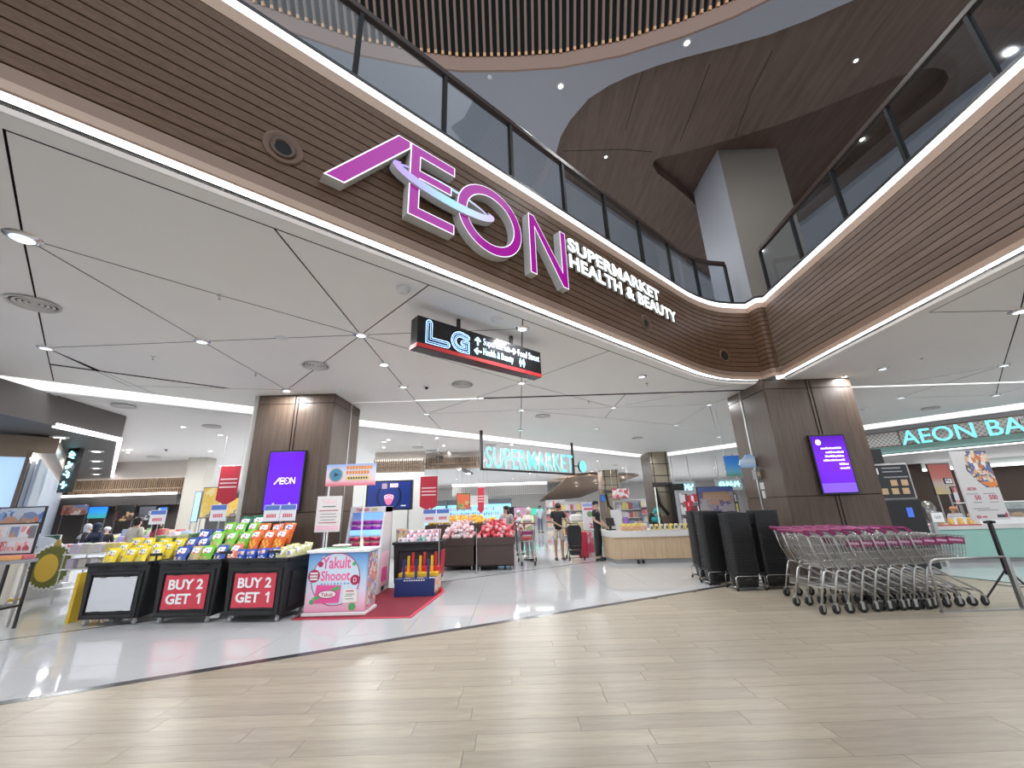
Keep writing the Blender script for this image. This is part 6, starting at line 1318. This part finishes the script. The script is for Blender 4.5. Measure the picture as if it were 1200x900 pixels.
# fruit pictures, blue strips and banners
t, w, h = board('fruit_picture', 236, 571, 262, 607, 13.2, MANGO, 'tall picture of yellow mangoes right of the pale column', 'picture')
board('fruit_picture', 265, 583, 287, 606, 12.6, MANGO, 'mango picture half hidden by the red banner and the left pillar', 'picture')
t, w, h = board('blue_column_sign', 226, 576, 234, 612, 14.2, mat('pale_blue_lit', (.35, .58, .78), .4, emit=.3, ecol=(.35, .62, .85)), 'narrow pale blue lit sign beside the mango picture', 'sign')
def banner(px0, py0, px1, py1, Y, label):
    a, b = P(px0, py0, Y), P(px1, py0, Y); zt, zb = P((px0+px1)/2, py0, Y).z, P((px0+px1)/2, py1, Y).z; w, h = b.x-a.x, zt-zb; t = thing('hanging_banner', label, 'banner', ((a.x+b.x)/2, Y, zb))
    b = MB(); b.vprism([(-w/2, h*.14), (0, 0), (w/2, h*.14), (w/2, h), (-w/2, h)], 0, .012); b.build('cloth', mat('banner_red', (.50, .025, .05), .6), t)
    for k in range(3): MB().bb((-w*.42, -.015, h*(.44+.10*k)), (w*.42, -.012, h*(.475+.10*k))).build('stripe', mat('banner_pink', (.80, .62, .64), .5), t)
    MB().cyl((-w/2-.04, -.005, h), (w/2+.04, -.005, h), .012, 8).build('rod', WHT, t)
    for s in (-1, 1): MB().cyl((s*w*.5, -.005, h), (s*w*.5, -.005, ZS-zb), .004, 5).build('hanging_wire', STEEL, t)
banner(260, 546, 283, 592, 11.4, 'red pointed banner with pale stripes left of the left pillar')
banner(493, 558, 513, 599, 13.4, 'red pointed banner with pale stripes over the pink packs')
banner(560, 571, 567, 602, 15.5, 'narrow red banner over the oranges')
# ------------------------------------------------------------------ middle: supermarket
bulkhead(438, 497, 538, 553, 15.6, 'pale lit slatted bulkhead right of the left pillar', 24)
bulkhead(498, 566, 536, 549, 16.2, 'brown slatted bulkhead left of the cyan shop sign', 24, False)
p0, p1 = P(514, 537, 16.0), P(552, 563, 24); tr = thing('track_light', 'slanting dark light track with spots under the shop ceiling', 'track light', p0); d = p1-p0; sweep(MB(), [Vector((0, 0, 0)), Vector((d.x, d.y, 0))], rect(-.12, .12, .0, .09)).build('track', mat('track_brown', (.12, .09, .08), .5), tr)
for k in (.15, .55, .9): MB().ell((d.x*k, d.y*k, -.02), (.09, .09, .05), 10, 6).build('spot', LENS, tr)
for k in (.05, .95): MB().cyl((d.x*k, d.y*k, .08), (d.x*k, d.y*k, max(.1, ZS-p0.z)), .012, 5).build('hanger', STEEL, tr)
a, b = P(530, 568, 19), P(641, 566, 19); lb = thing('light_box', 'long hanging white light box with fine slats deep in the shop', 'light', (a.x, 19, P(580, 580, 19).z)); w = b.x-a.x; MB().bb((0, .05, .0), (w, .3, .42)).build('box', mat('box_pale', (.55, .54, .52), .5), lb); MB().bb((0, .0, .42), (w, .32, .52)).build('light_strip', LEDW, lb)
for k in range(46): MB().bb((w*(k+.3)/46, .0, 0), (w*(k+.7)/46, .05, .42)).build('slat', mat('slat_grey', (.40, .38, .36), .5), lb)
for k in (.1, .9): MB().cyl((w*k, .15, .5), (w*k, .15, ZS-lb.location.z), .015, 5).build('hanger', STEEL, lb)
def wall_block(name, px0, py0, px1, py1, Y, d, m, label, cat, z0=None):
    a, b = P(px0, (py0+py1)/2, Y), P(px1, (py0+py1)/2, Y); zt = P((px0+px1)/2, py0, Y).z; zb = P((px0+px1)/2, py1, Y).z if z0 is None else z0
    return tag(MB().bb((0, 0, 0), (b.x-a.x, d, zt-zb)).build(name, m, None, (a.x, Y, zb)), label, cat)
# interior side wall behind the cooler with the strawberry screen
a = P(440, 580, 14.4); struct(MB().bb((P(405, 580, 14.6).x, 14.6, 0), (P(497, 580, 14.6).x, 14.8, P(460, 554, 14.6).z)).build('wall_inner', mat('inner_wall', (.62, .63, .60), .6)))
t, w, h = board('wall_screen', 429, 563, 483, 598, 13.6, mat('screen_navy', (.010, .022, .12), .3, emit=.35, ecol=(.014, .035, .22)), 'dark blue screen with a pink cartoon-free strawberry shape behind the cooler', 'screen', border=.05, th=.14)
t['label'] = 'dark blue screen with a pink fruit shape behind the cooler'
b = MB(); b.vring((0.0, h*.46), (.42, .42), (.34, .40), .007, .009, n=36); b.build('ring', mat('navy2', (.01, .015, .05), .3), t)
b = MB(); b.vprism([(.15*cos(2*pi*k/24)*(1-.18*(sin(2*pi*k/24) < 0)), h*.36+.17*sin(2*pi*k/24)) for k in range(24)], .009, .013); b.build('fruit_shape', mat('berry_pink', (.85, .12, .22), .4, emit=.5, ecol=(.85, .15, .25)), t)
for s in (-1, 1): b = MB(); b.vring((s*.085, h*.45), (.07, .06), (.045, .04), .013, .016, n=18); b.build('ring', mat('berry_pale', (.9, .55, .6), .4, emit=.4, ecol=(.9, .55, .6)), t)
MB().bb((-.25, -.012, h*.72), (-.08, -.006, h*.90)).build('print', mat('print_dusk', (.35, .25, .3), .4), t); 
for k in range(5): MB().bb((.02+k*.055, -.012, h*.76), (.055+k*.055, -.006, h*.89)).build('print', mat('berry_pale', (.9, .55, .6), .4), t)
MB().bb((.40, -.012, h*.12), (.56, -.006, h*.16)).build('print', PRW, t)
board('fruit_picture', 535, 578, 551, 597, 17, photo('veg_photo', [(.25, .30, .10), (.60, .30, .16), (.70, .10, .06), (.5, .45, .2), (.72, .16, .08)], 4), 'picture of green and red vegetables right of the red banner', 'picture', hang=True)
for nm in ('fruit_picture.004',): pass
# blue lit refrigerated shelves along the back
def fridge_wall(px0, px1, py0, py1, Y, label, n):
    a, b = P(px0, 600, Y), P(px1, 600, Y); zt = P((px0+px1)/2, py0, Y).z; w = b.x-a.x; t = thing('refrigerated_shelf', label, 'refrigerated shelf', (a.x, Y, 0)); FBL = mat('fridge_blue', (.35, .68, .85), .4, emit=.75, ecol=(.30, .64, .86))
    MB().bb((0, .3, 0), (w, .9, zt)).build('body', mat('fridge_dark', (.05, .06, .07), .5), t); MB().bb((.05, .28, .5), (w-.05, .3, zt-.3)).build('lit_back', FBL, t); MB().bb((0, 0, 0), (w, .3, .5)).build('base', mat('fridge_base', (.3, .33, .36), .5), t); MB().bb((0, -.05, zt-.28), (w, .3, zt)).build('header', mat('fridge_head', (.08, .09, .10), .4), t)
    for k, z in enumerate((.55, .85, 1.15, 1.45)):
        if z > zt-.4: break
        MB().bb((.04, .02, z-.03), (w-.04, .3, z)).build('shelf', WHT, t); b = MB()
        for i in range(int(w/.14)): b.bb((.08+i*.14, .06, z), (.08+i*.14+.10, .22, z+RND.uniform(.14, .22)), RND.randrange(4))
        tag(b.build('goods', [mat('fr_a', (.55, .72, .80), .4), mat('fr_b', (.35, .55, .70), .4), mat('fr_c', (.65, .70, .72), .4), mat('fr_d', (.25, .45, .66), .4)], t), kind='stuff')
fridge_wall(520, 600, 585, 640, 26, 'long blue lit refrigerated shelves at the back of the shop', 0); fridge_wall(440, 522, 588, 640, 25.5, 'blue lit refrigerated shelves behind the red banner', 0)
board('hanging_board', 547, 577, 572, 592, 23, mat('cabinet_white', (.6, .58, .55), .5), 'white hanging panel over the blue shelves', 'panel', WHT, hang=True)
wall_block('dark_panel', 597, 594, 605, 618, 20, .3, BLACKP, 'dark upright panel left of the woman in grey', 'panel', 0)
t, w, h = board('advert_board', 602, 594, 618, 615, 19.5, photo('pink_advert', [(.62, .55, .72), (.70, .25, .45), (.60, .58, .74), (.72, .40, .58)], 3), 'pink and lilac advertisement behind the woman in grey', 'poster')
t, w, h = board('exit_light', 610, 595.5, 637, 604, 30, mat('exit_green', (.02, .35, .22), .4, emit=.5, ecol=(.03, .5, .3)), 'green lit panel at the far end of the aisle', 'sign', hang=True)
# shelves of goods down the aisle
def gondola(px0, px1, Y, h, label, mats, n=4):
    a, b = P(px0, 600, Y), P(px1, 600, Y); w = b.x-a.x; t = thing('shelf_unit', label, 'shelf', (a.x, Y, 0)); MB().bb((0, .25, 0), (w, .32, h)).build('back_panel', mat('shelf_back', (.45, .45, .47), .5), t); MB().bb((0, 0, 0), (w, .3, .15)).build('plinth', mat('shelf_grey', (.3, .3, .32), .5), t)
    for s in (0, 1): MB().bb((s*w-.02, 0, 0), (s*w+.02, .32, h)).build('upright', mat('shelf_grey', (.3, .3, .32), .5), t)
    for k in range(n):
        z = .15+(h-.2)*k/n; MB().bb((0, 0, z), (w, .28, z+.02)).build('shelf', WHT, t); b = MB(); x = .04
        while x < w-.1: ww_ = RND.uniform(.08, .16); b.bb((x, .03, z+.021), (x+ww_*.9, .22, z+.02+(h-.2)/n*RND.uniform(.5, .85)), RND.randrange(len(mats))); x += ww_
        tag(b.build('goods', mats, t), kind='stuff')
    return t
MIX = [GOODS[i] for i in (0, 1, 2, 3, 4, 5, 7)]
gondola(655, 690, 21, 1.75, 'tall shelf of mixed goods behind the man with the stroller', MIX); gondola(722, 752, 20, 1.7, 'tall shelf of pale goods between the two far columns', MIX); gondola(640, 664, 30, 2.0, 'far shelf of goods at the end of the aisle', MIX); gondola(740, 790, 24, 1.8, 'long shelf of goods behind the big far column', MIX)
gondola(798, 828, 17, 2.0, 'white and red shelf unit right of the far column', [mat('goods_red2', (.55, .03, .06), .4), WHT, GOODS[5], WHT, mat('goods_dark', (.2, .05, .06), .4)], 4); gondola(838, 868, 19, 2.0, 'shelf unit half hidden behind the right pillar', MIX)
# promotion boards between man and staff
t, w, h = board('price_board', 683, 589, 703, 621, 13.9, mat('price_paper', (.70, .66, .70), .5), 'white price board with a red 22 behind the stroller', 'poster', WHT)
MB().bb((-w*.48, -.012, h*.86), (w*.48, -.006, h*.98)).build('heading', mat('heading_blue', (.30, .34, .62), .5), t); MB().bb((-w*.42, -.012, h*.74), (w*.42, -.006, h*.80)).build('heading', REDL, t); disc_((-.05, h*.58), .09, .012, mat('pic_green', (.15, .28, .14), .5), t); disc_((.10, h*.58), .08, .012, REDL, t); text('22', .2, t, REDL, (-.09, -.010, h*.07), depth=.002, bold=.03, fit=(.24, .15))
for i, (px, m, l) in enumerate(((684, mat('crate_red', (.60, .03, .07), .5), 'red'), (692, photo('crate_pink', [(.70, .20, .28), (.75, .60, .62), (.62, .10, .18)], 6), 'pink patterned'), (700, mat('crate_green', (.02, .22, .10), .5), 'dark green'))):
    p = P(px, 640, 13.2+.1*i); tag(MB().bb((-.14, 0, 0), (.13, .3, .74)).build('standing_carton', m, None, (p.x, 13.2+.1*i, 0), bevel=.01), l+' standing carton below the price board', 'carton')
tag(MB().box((0, 0, .12), (.42, .3, .24)).build('white_sack', mat('sack_white', (.62, .62, .62), .7), None, (P(676, 620, 14.3).x, 14.3, 1.0), bevel=.06, seg=3), 'white sack on the stacked goods behind the stroller', 'sack'); tag(MB().box((0, 0, .5), (.6, .5, 1.0)).build('goods_stack', mat('goods_yellowish', (.62, .55, .35), .6), None, (P(676, 620, 14.3).x, 14.3, 0), bevel=.02), 'pale yellow stack of goods behind the stroller', 'goods stack')
# brown ceiling raft
rp = [P(749, 557.5, 31), P(728, 556.5, 30), P(690, 557, 28.5), P(664, 561, 30), P(632, 588, 44), P(680, 583, 44), P(722, 567, 37)]
b = MB(); n = len(rp); b.add([tuple(p) for p in rp]+[(p.x, p.y, p.z+.07) for p in rp], [tuple(range(n)), tuple(range(n, 2*n))[::-1]]+[(i, n+i, n+(i+1) % n, (i+1) % n) for i in range(n)]); struct(b.build('ceiling_raft', BRSOF))
for px, py, Y in ((676, 569, 33), (698, 566, 32.5), (730, 559.5, 31.5)): p = P(px, py, Y); downlight((p.x, p.y, p.z-.02), 'warm spot lamp under the brown ceiling raft', 'lamps of the brown ceiling raft', w=25, k=2.2)
# far columns
def far_column(px0, pxm, px1, Y, d, label, soft=None):
    a, m_, b = P(px0, 560, Y), P(pxm, 560, Y), P(px1, 560, Y); g = struct(MB().bb((m_.x, Y, 0), (b.x, Y+d, ZC)).build(label, mat('bronze_mirror', (.34, .29, .21), .18, .35))); w = b.x-m_.x
    for z in (.9, 2.0, 2.75, 3.3): MB().bb((m_.x-.01, Y-.015, z), (b.x+.01, Y+.0, z+.03)).build('joint', DARKGAP, g)
    for q_ in (.12, .86): MB().bb((m_.x+w*q_, Y-.015, 0), (m_.x+w*q_+.03, Y, ZC)).build('joint', DARKGAP, g)
    MB().bb((m_.x-.01, Y-.02, 0), (m_.x+.0, Y+d, ZC)).build('side_cladding', PILLW, g); MB().bb((m_.x, Y-.05, 0), (b.x, Y-.016, .95)).build('lower_panel', mat('col_brown', (.14, .10, .07), .5), g); MB().bb((m_.x-.03, Y-.04, 2.25), (b.x+.02, Y-.017, 2.45)).build('dark_band', mat('col_dark', (.05, .045, .04), .4), g)
    b2 = MB(); b2.tube([(m_.x+w*.1, Y-.05, 2.2), (m_.x+w*.2, Y-.06, 1.5), (m_.x+w*.6, Y-.05, 1.0)], .07, 6); b2.build('dark_drape', DARKGAP, g); return g
far_column(752, 764, 786, 19.4, 1.3, 'wall_column_far'); far_column(700, 706, 725, 27, 1.6, 'wall_column_rear')
p = P(797.5, 590, 18.9); tag(MB().bb((-.28, 0, 0), (.28, .4, 2.35)).build('black_cabinet', BLACKP, None, (p.x, 18.9, 0)), 'tall black cabinet right of the big far column', 'cabinet')
board('hanging_picture', 717, 572, 738, 584, 24, FOODB, 'hanging picture screen between the two far columns', 'picture', hang=True)
board('hanging_picture', 704, 580, 709, 588, 20, mat('sign_blue', (.03, .14, .5), .4), 'small blue hanging sign near the rear column', 'sign', hang=True)
def sign_row(px0, px1, py0, py1, Y, n, label):
    a, b = P(px0, py0, Y), P(px1, py0, Y); zb = P((px0+px1)/2, py1, Y).z; t = thing('lit_sign', label, 'sign', (a.x, Y, zb)); w = b.x-a.x; h = a.z-zb; MB().bb((-.1, 0, -.12), (w+.1, .1, h+.12)).build('panel', mat('sign_panel', (.55, .58, .58), .5), t); glyphs(t, 0, w, 0, h, n, CYG)
    for s in (.1, .9): MB().bb((w*s-.02, .02, h+.1), (w*s+.02, .06, ZS-zb)).build('hanger', STEEL, t)
sign_row(788, 812, 567, 576, 20, 6, 'cyan lit sign far behind, right of the far column'); sign_row(841, 867, 564, 571, 20, 6, 'cyan lit sign just left of the right pillar')
p = P(858, 548, 9.6); 
t, w, h = board('blue_poster', 850, 534, 871, 558, 10.6, gradient('sky_poster', [(0, (.12, .34, .16)), (.2, (.16, .42, .62)), (.6, (.05, .24, .66)), (1, (.03, .14, .52))], 2, 0, .55, .4), 'blue sky poster hanging left of the right pillar', 'poster', hang=True, border=.0)
t, w, h = board('food_poster', 818, 570, 861, 601, 10.2, photo('food_posterb', [(.35, .30, .36), (.30, .20, .16), (.45, .40, .42), (.18, .16, .28), (.50, .32, .22)], 4.5), 'poster board of dark food pictures behind the basket stacks', 'poster')
MB().bb((-w*.48, -.012, h*.80), (w*.48, -.006, h*.98)).build('heading', mat('heading_navy', (.10, .13, .32), .5), t)
# wooden service counter
cp_ = [G(722, 661), G(832, 659)]; cf = cp_[0]; ct = thing('service_counter', 'long pale wooden service counter with thick white top', 'counter', (cf.x, cf.y, 0)); X1 = 2.9
pl = lambda e: [(0-e, 0-e), (X1, -.30-e), (X1, 1.15), (-.06-e, 1.15), (-.14-e, .75)]
MB().prism(pl(0), .11, .66).build('wood_body', WOODL, ct); MB().prism(pl(-.04), 0, .11).build('grey_base', mat('base_grey', (.33, .33, .33), .4), ct); MB().prism(pl(.03), .66, .82).build('white_top', mat('top_white', (.64, .62, .60), .3), ct)
for x in (.55, .68): MB().bb((x, -.10, 0), (x+.06, -.06, .09)).build('foot', BLACKP, ct)
YBX = mat('pack_yellow', (.78, .62, .16), .4); CRP = mat('pack_cream', (.70, .62, .44), .4); PNKP = mat('pack_pinkish', (.66, .30, .30), .4)
for k in range(5): t = tag(MB().box((0, 0, .09), (.13, .12, .18)).build('snack_box', [YBX, CRP, PNKP][0 if k < 4 else 1], None, (cf.x+.30+k*.145, cf.y+.05, .822), bevel=.008), f'yellow box on the wooden counter, {nth(k)} from the left', 'snack box', 'yellow boxes on the wooden counter'); MB().bb((-.05, -.062, .02), (.05, -.060, .11)).build('label', PNKP, t)
for k in range(9): t = tag(MB().box((0, 0, .075), (.11, .12, .15), top=(.8, .6)).build('snack_pack', [CRP, YBX, CRP][k % 3], None, (cf.x+1.06+k*.135, cf.y-.02, .822), rz=RND.uniform(-.3, .3), bevel=.012), f'cream and yellow pack on the wooden counter, {nth(k)} from the left of the row', 'snack pack', 'cream packs on the wooden counter'); MB().bb((-.03, -.062, .03), (.03, -.055, .10)).build('label', mat('pack_dark', (.12, .14, .10), .5), t)
for px, h_, w_, m, l in ((722, .55, .30, mat('paper_white', (.62, .62, .66), .5), 'white card stand on the left end of the wooden counter'), (733, .34, .12, mat('violet_box', (.30, .14, .50), .4), 'violet box on the wooden counter')):
    p = P(px, 610, 12.4); tag(MB().box((0, 0, h_/2), (w_, .10, h_)).build('counter_card', m, None, (p.x, 12.35, .822)), l, 'card' if w_ > .2 else 'box')
t = thing('till_screen', 'black cash register screen on the wooden counter', 'till', (P(712, 612, 12.1).x+.1, 12.2, .822), radians(30)); MB().bb((-.12, -.08, 0), (.12, .08, .03)).build('base', BLACKP, t); MB().bb((-.02, 0, .03), (.02, .03, .12)).build('stem', BLACKP, t); MB().box((0, 0, .22), (.28, .03, .22), rx=-.2).build('screen', BLACKP, t)
p = P(805, 590, 12.2); t = thing('triangle_sign', 'small red triangular sign on a dark stick at the counter', 'sign', (p.x, 12.1, .822)); b = MB(); b.vprism([(-.15, .72), (.15, .72), (0, .40)], 0, .015); b.build('triangle', REDP, t); text('1', .1, t, WHT, (-.02, -.018, .58), depth=.001, bold=.02, fit=(.03, .10)); MB().bb((-.012, 0, 0), (.012, .02, .45)).build('stick', BLACKP, t)
t = thing('white_post', 'slim white post on the counter left of the far column', 'post', (P(783-12, 600, 12.3).x, 12.3, .822)); MB().cyl((0, 0, 0), (0, 0, 1.15), .02, 8).build('tube', WHT, t); MB().lathe([(.07, 0), (.07, .015), (.02, .02)], 12).build('foot', WHT, t)
gondola(814, 850, 13.4, 1.1, 'low shelf with brown goods behind the counter end', [GOODS[3], mat('goods_brown', (.3, .2, .1), .5), CRP], 2)
# ------------------------------------------------------------------ right: bakery
ba = Vector((12.55, 14.1, 0)); bd_ = Vector((.58, -.81, 0)).normalized(); brz = atan2(bd_.y, bd_.x)
bs = thing('bakery_fascia', 'bakery fascia of pale perforated panels with glowing cyan letters', 'fascia', (ba.x, ba.y, 0), brz); BLn = 6.6
PERF = bpy.data.materials.new('perforated'); PERF.use_nodes = True; nt = PERF.node_tree; bs_ = nt.nodes['Principled BSDF']; tc = nt.nodes.new('ShaderNodeTexCoord'); mp = nt.nodes.new('ShaderNodeMapping'); mp.inputs['Rotation'].default_value = (0, pi/4, 0); v = nt.nodes.new('ShaderNodeTexVoronoi'); v.inputs['Scale'].default_value = 11; v.inputs['Randomness'].default_value = 0; rp_n = nt.nodes.new('ShaderNodeValToRGB'); rp_n.color_ramp.elements[0].position = .30; rp_n.color_ramp.elements[0].color = (.30, .28, .26, 1); rp_n.color_ramp.elements[1].position = .36; rp_n.color_ramp.elements[1].color = (.62, .60, .58, 1)
nt.links.new(tc.outputs['Object'], mp.inputs[0]); nt.links.new(mp.outputs[0], v.inputs['Vector']); nt.links.new(v.outputs['Distance'], rp_n.inputs[0]); nt.links.new(rp_n.outputs[0], bs_.inputs['Base Color'])
MB().bb((-.9, .02, 3.62), (BLn, .3, 3.73)).build('upper_band', mat('band_grey', (.42, .41, .42), .5), bs)
for x0, x1_ in ((-.9, .80), (.83, 3.4), (3.43, BLn)): MB().bb((x0, 0, 3.14), (x1_, .06, 3.58)).build('perforated_panel', PERF, bs)
for z in (3.105, 3.585): MB().bb((-.9, -.01, z), (BLn, .07, z+.03)).build('trim', mat('trim_bronze', (.22, .15, .12), .4), bs)
text('AEON BAKERY', .5, bs, CYL, (.86, -.05, 3.10), depth=.03, bold=.012, fit=(4.1, .47), side=RET)
MINT = mat('mint_panel', (.30, .52, .46), .5)
sw = [(-.05, 3.10), (.20, 2.95), (.75, 2.86), (.75, 3.1)]
b = MB(); b.add([(-.9, y, z) for y, z in sw]+[(BLn, y, z) for y, z in sw], [(0, 1, 5, 4), (1, 2, 6, 5), (2, 3, 7, 6), (3, 0, 4, 7), (0, 3, 2, 1), (4, 5, 6, 7)]); b.build('mint_soffit', MINT, bs); MB().bb((-.9, .26, 2.84), (BLn, .30, 2.875)).build('light_strip', LEDW, bs)
b = MB(); b.add([(-.9, .4, 2.86), (BLn, .4, 2.86), (BLn, 1.3, 2.55), (-.9, 1.3, 2.55), (-.9, 1.3, 2.9), (BLn, 1.3, 2.9)], [(0, 3, 2, 1), (2, 3, 4, 5)]); b.build('white_soffit', WHITE, bs)
MB().bb((.9, 1.25, 2.28), (BLn, 1.32, 2.36)).build('light_strip', LEDW, bs); MB().bb((.9, 1.32, 2.3), (BLn, 1.36, 2.9)).build('lit_recess', mat('recess_pale', (.55, .60, .56), .5), bs)
bw = struct(MB().bb((-1.2, 1.9, 0), (BLn+3, 2.1, 3.7)).build('wall_bakery', mat('bakery_wall', (.095, .066, .050), .6))); bw.location = (ba.x, ba.y, 0); bw.rotation_euler = (0, 0, brz)
board('wall_poster', 1091, 543, 1118, 580, 12.6, gradient('red_poster', [(0, (.72, .55, .22)), (.35, (.60, .48, .42)), (.5, (.60, .20, .16)), (1, (.46, .10, .09))], 2, 0, 1.0, .4), 'red and yellow poster on the brown bakery wall', 'poster')
t, w, h = board('number_sign', 1107, 560, 1116, 567, 11.6, WHT, 'small square sign with two letters on a dark post in the bakery', 'sign', BLACKP, foot=True); text('Rp', .12, t, INK, (-.07, -.008, .05), depth=.001, bold=.02, fit=(w*.55, h*.5))
t, w, h = board('side_poster', 1117, 570, 1124, 592, 11.4, FOODB, 'narrow food poster beside the tall white poster', 'poster')
# bakery counter
c0 = G(1060, 660); c1 = G(1240, 653); c0 = Vector((9.3, 10.3, 0)); c1 = G(1215, 652); cdv = Vector((1, -.10, 0)).normalized(); bc = thing('bakery_counter', 'mint green bakery counter with white top and a red line', 'counter', (8.9, 10.05, 0), atan2(cdv.y, cdv.x)); LB = 6.
MB().bb((0, 0, .10), (LB, .7, .72)).build('mint_front', MINT, bc); MB().bb((0, .06, 0), (LB, .66, .10)).build('plinth', mat('base_grey', (.33, .33, .33), .4), bc); MB().bb((-.03, -.03, .72), (LB, .74, .82)).build('white_top', mat('top_white', (.64, .62, .60), .3), bc); MB().bb((-.03, -.034, .80), (1.9, -.03, .825)).build('red_line', REDP, bc)
MB().bb((1.9, .0, .82), (LB, .62, .95)).build('display_base', WHT, bc); MB().bb((2.0, .02, .95), (LB, .03, 1.28)).build('display_glass', CLEAR, bc); MB().bb((2.0, .02, 1.28), (LB, .60, 1.30)).build('display_top', WHT, bc)
for k in range(26):
    p = bc.matrix_basis @ Vector((2.1+(k % 13)*.27, .16+.22*(k//13), .955)); t = tag(MB().ell((0, 0, .05), (.09+RND.uniform(-.01, .02), .065, .05), 10, 7).build('bread_roll', mat('bread_%d' % (k % 3), ((.55, .30, .12), (.62, .42, .20), (.45, .22, .08))[k % 3], .6), None, p, RND.uniform(0, 3), smooth=True), 'bread roll in the glass display of the bakery counter', 'bread roll', 'bread in the bakery display')
for k in range(7):
    p = bc.matrix_basis @ Vector((1.18+k*.105, .12+.10*(k % 2), .822)); tag(MB().box((0, 0, .07), (.09, .10, .14), top=(.7, .7)).build('cake_pack', [mat('cake_orange', (.75, .45, .12), .5), mat('cake_white', (.68, .66, .64), .4)][k % 2], None, p, bevel=.015), 'small orange or white cake pack on the bakery counter', 'cake pack', 'cake packs on the bakery counter')
t, w, h = board('shelf_card', 1178, 588, 1206, 597, 10.9, mat('pale_green_card', (.42, .48, .44), .5), 'pale green card sign with dark letters over the bread display', 'sign', feet_to=1.3); text('BREAD' if 0 else 'DHA', .1, t, GRL, (-w*.30, -.008, h*.25), depth=.001, bold=.02, fit=(w*.5, h*.5))
# self service kiosk by the right pillar
kx = P(1052, 580, 9.3).x; ki = thing('kiosk', 'black self service kiosk with a menu screen right of the right pillar', 'kiosk', (kx, 9.3, 0), radians(-6)); kw = .86
MB().bb((-kw/2, 0, 0), (kw/2, .45, 1.42)).build('cabinet', BLACKP, ki, bevel=.02); MB().bb((-kw/2, .04, 1.42), (kw/2, .22, 2.22)).build('screen_case', mat('kiosk_grey', (.42, .40, .40), .35), ki, bevel=.03); MB().bb((-kw/2+.04, .03, 1.46), (kw/2-.05, .04, 2.18)).build('display', mat('kiosk_black', (.008, .008, .009), .2, emit=.05, ecol=(.05, .05, .05)), ki)
for i, (x, z) in enumerate(((-.22, 1.54), (0, 1.54), (.22, 1.54), (0.02, 1.72), (.24, 1.72))): MB().bb((x-.07, .024, z), (x+.07, .03, z+.13)).build('menu_picture', mat('menu_tan', (.42, .28, .16), .4, emit=.2, ecol=(.42, .28, .16)), ki)
MB().bb((-.34, .024, 1.98), (-.24, .03, 2.12)).build('menu_logo', WHT, ki)
for z, w_ in ((2.10, .40), (2.02, .42), (1.90, .5)): MB().bb((-.16, .024, z), (-.16+w_, .03, z+.025)).build('menu_line', GREYM, ki)
MB().bb((.08, -.012, 1.05), (.20, .0, 1.25)).build('card_reader', mat('reader_blue', (.06, .14, .6), .3, emit=.3, ecol=(.06, .16, .7)), ki)
MB().bb((-.45, .3, 2.3), (.10, .7, 2.62)).build('black_box', BLACKP, None, None) if 0 else None
t = thing('black_speaker_box', 'black box standing on top of the kiosk', 'box', (kx-.18, 9.52, 2.2222)); MB().bb((-.30, -.10, 0), (.22, .12, .34)).build('case', BLACKP, t, bevel=.01)
p = P(1085, 595, 9.6); t = thing('plastic_bag', 'clear crumpled plastic bag with a white card by the kiosk', 'bag', (p.x, 9.55, .0)); b = MB(); b.ell((0, 0, 1.12), (.17, .12, .26), 10, 8).ell((.14, .02, 1.0), (.17, .10, .16), 10, 7); b.build('plastic', glass('thin_plastic', (.85, .82, .82), .75), t, smooth=True); MB().bb((-.14, -.16, .92), (.12, -.14, 1.12)).build('card', WHT, t); MB().bb((-.04, -.04, 0), (.04, .04, .9)).build('stand', STEEL, t); text('OUT', .1, t, INK, (-.08, -.163, .99), depth=.001, fit=(.14, .06))
# the rest of the building, seen only as far walls
struct(MB().bb((-34, -4, 0), (-33.8, 46, 3.8)).build('wall_far_left', mat('far_wall', (.45, .42, .40), .6))); struct(MB().bb((30, 2, 0), (30.2, 46, 3.8)).build('wall_far_right', mat('far_wall', (.45, .42, .40), .6)))
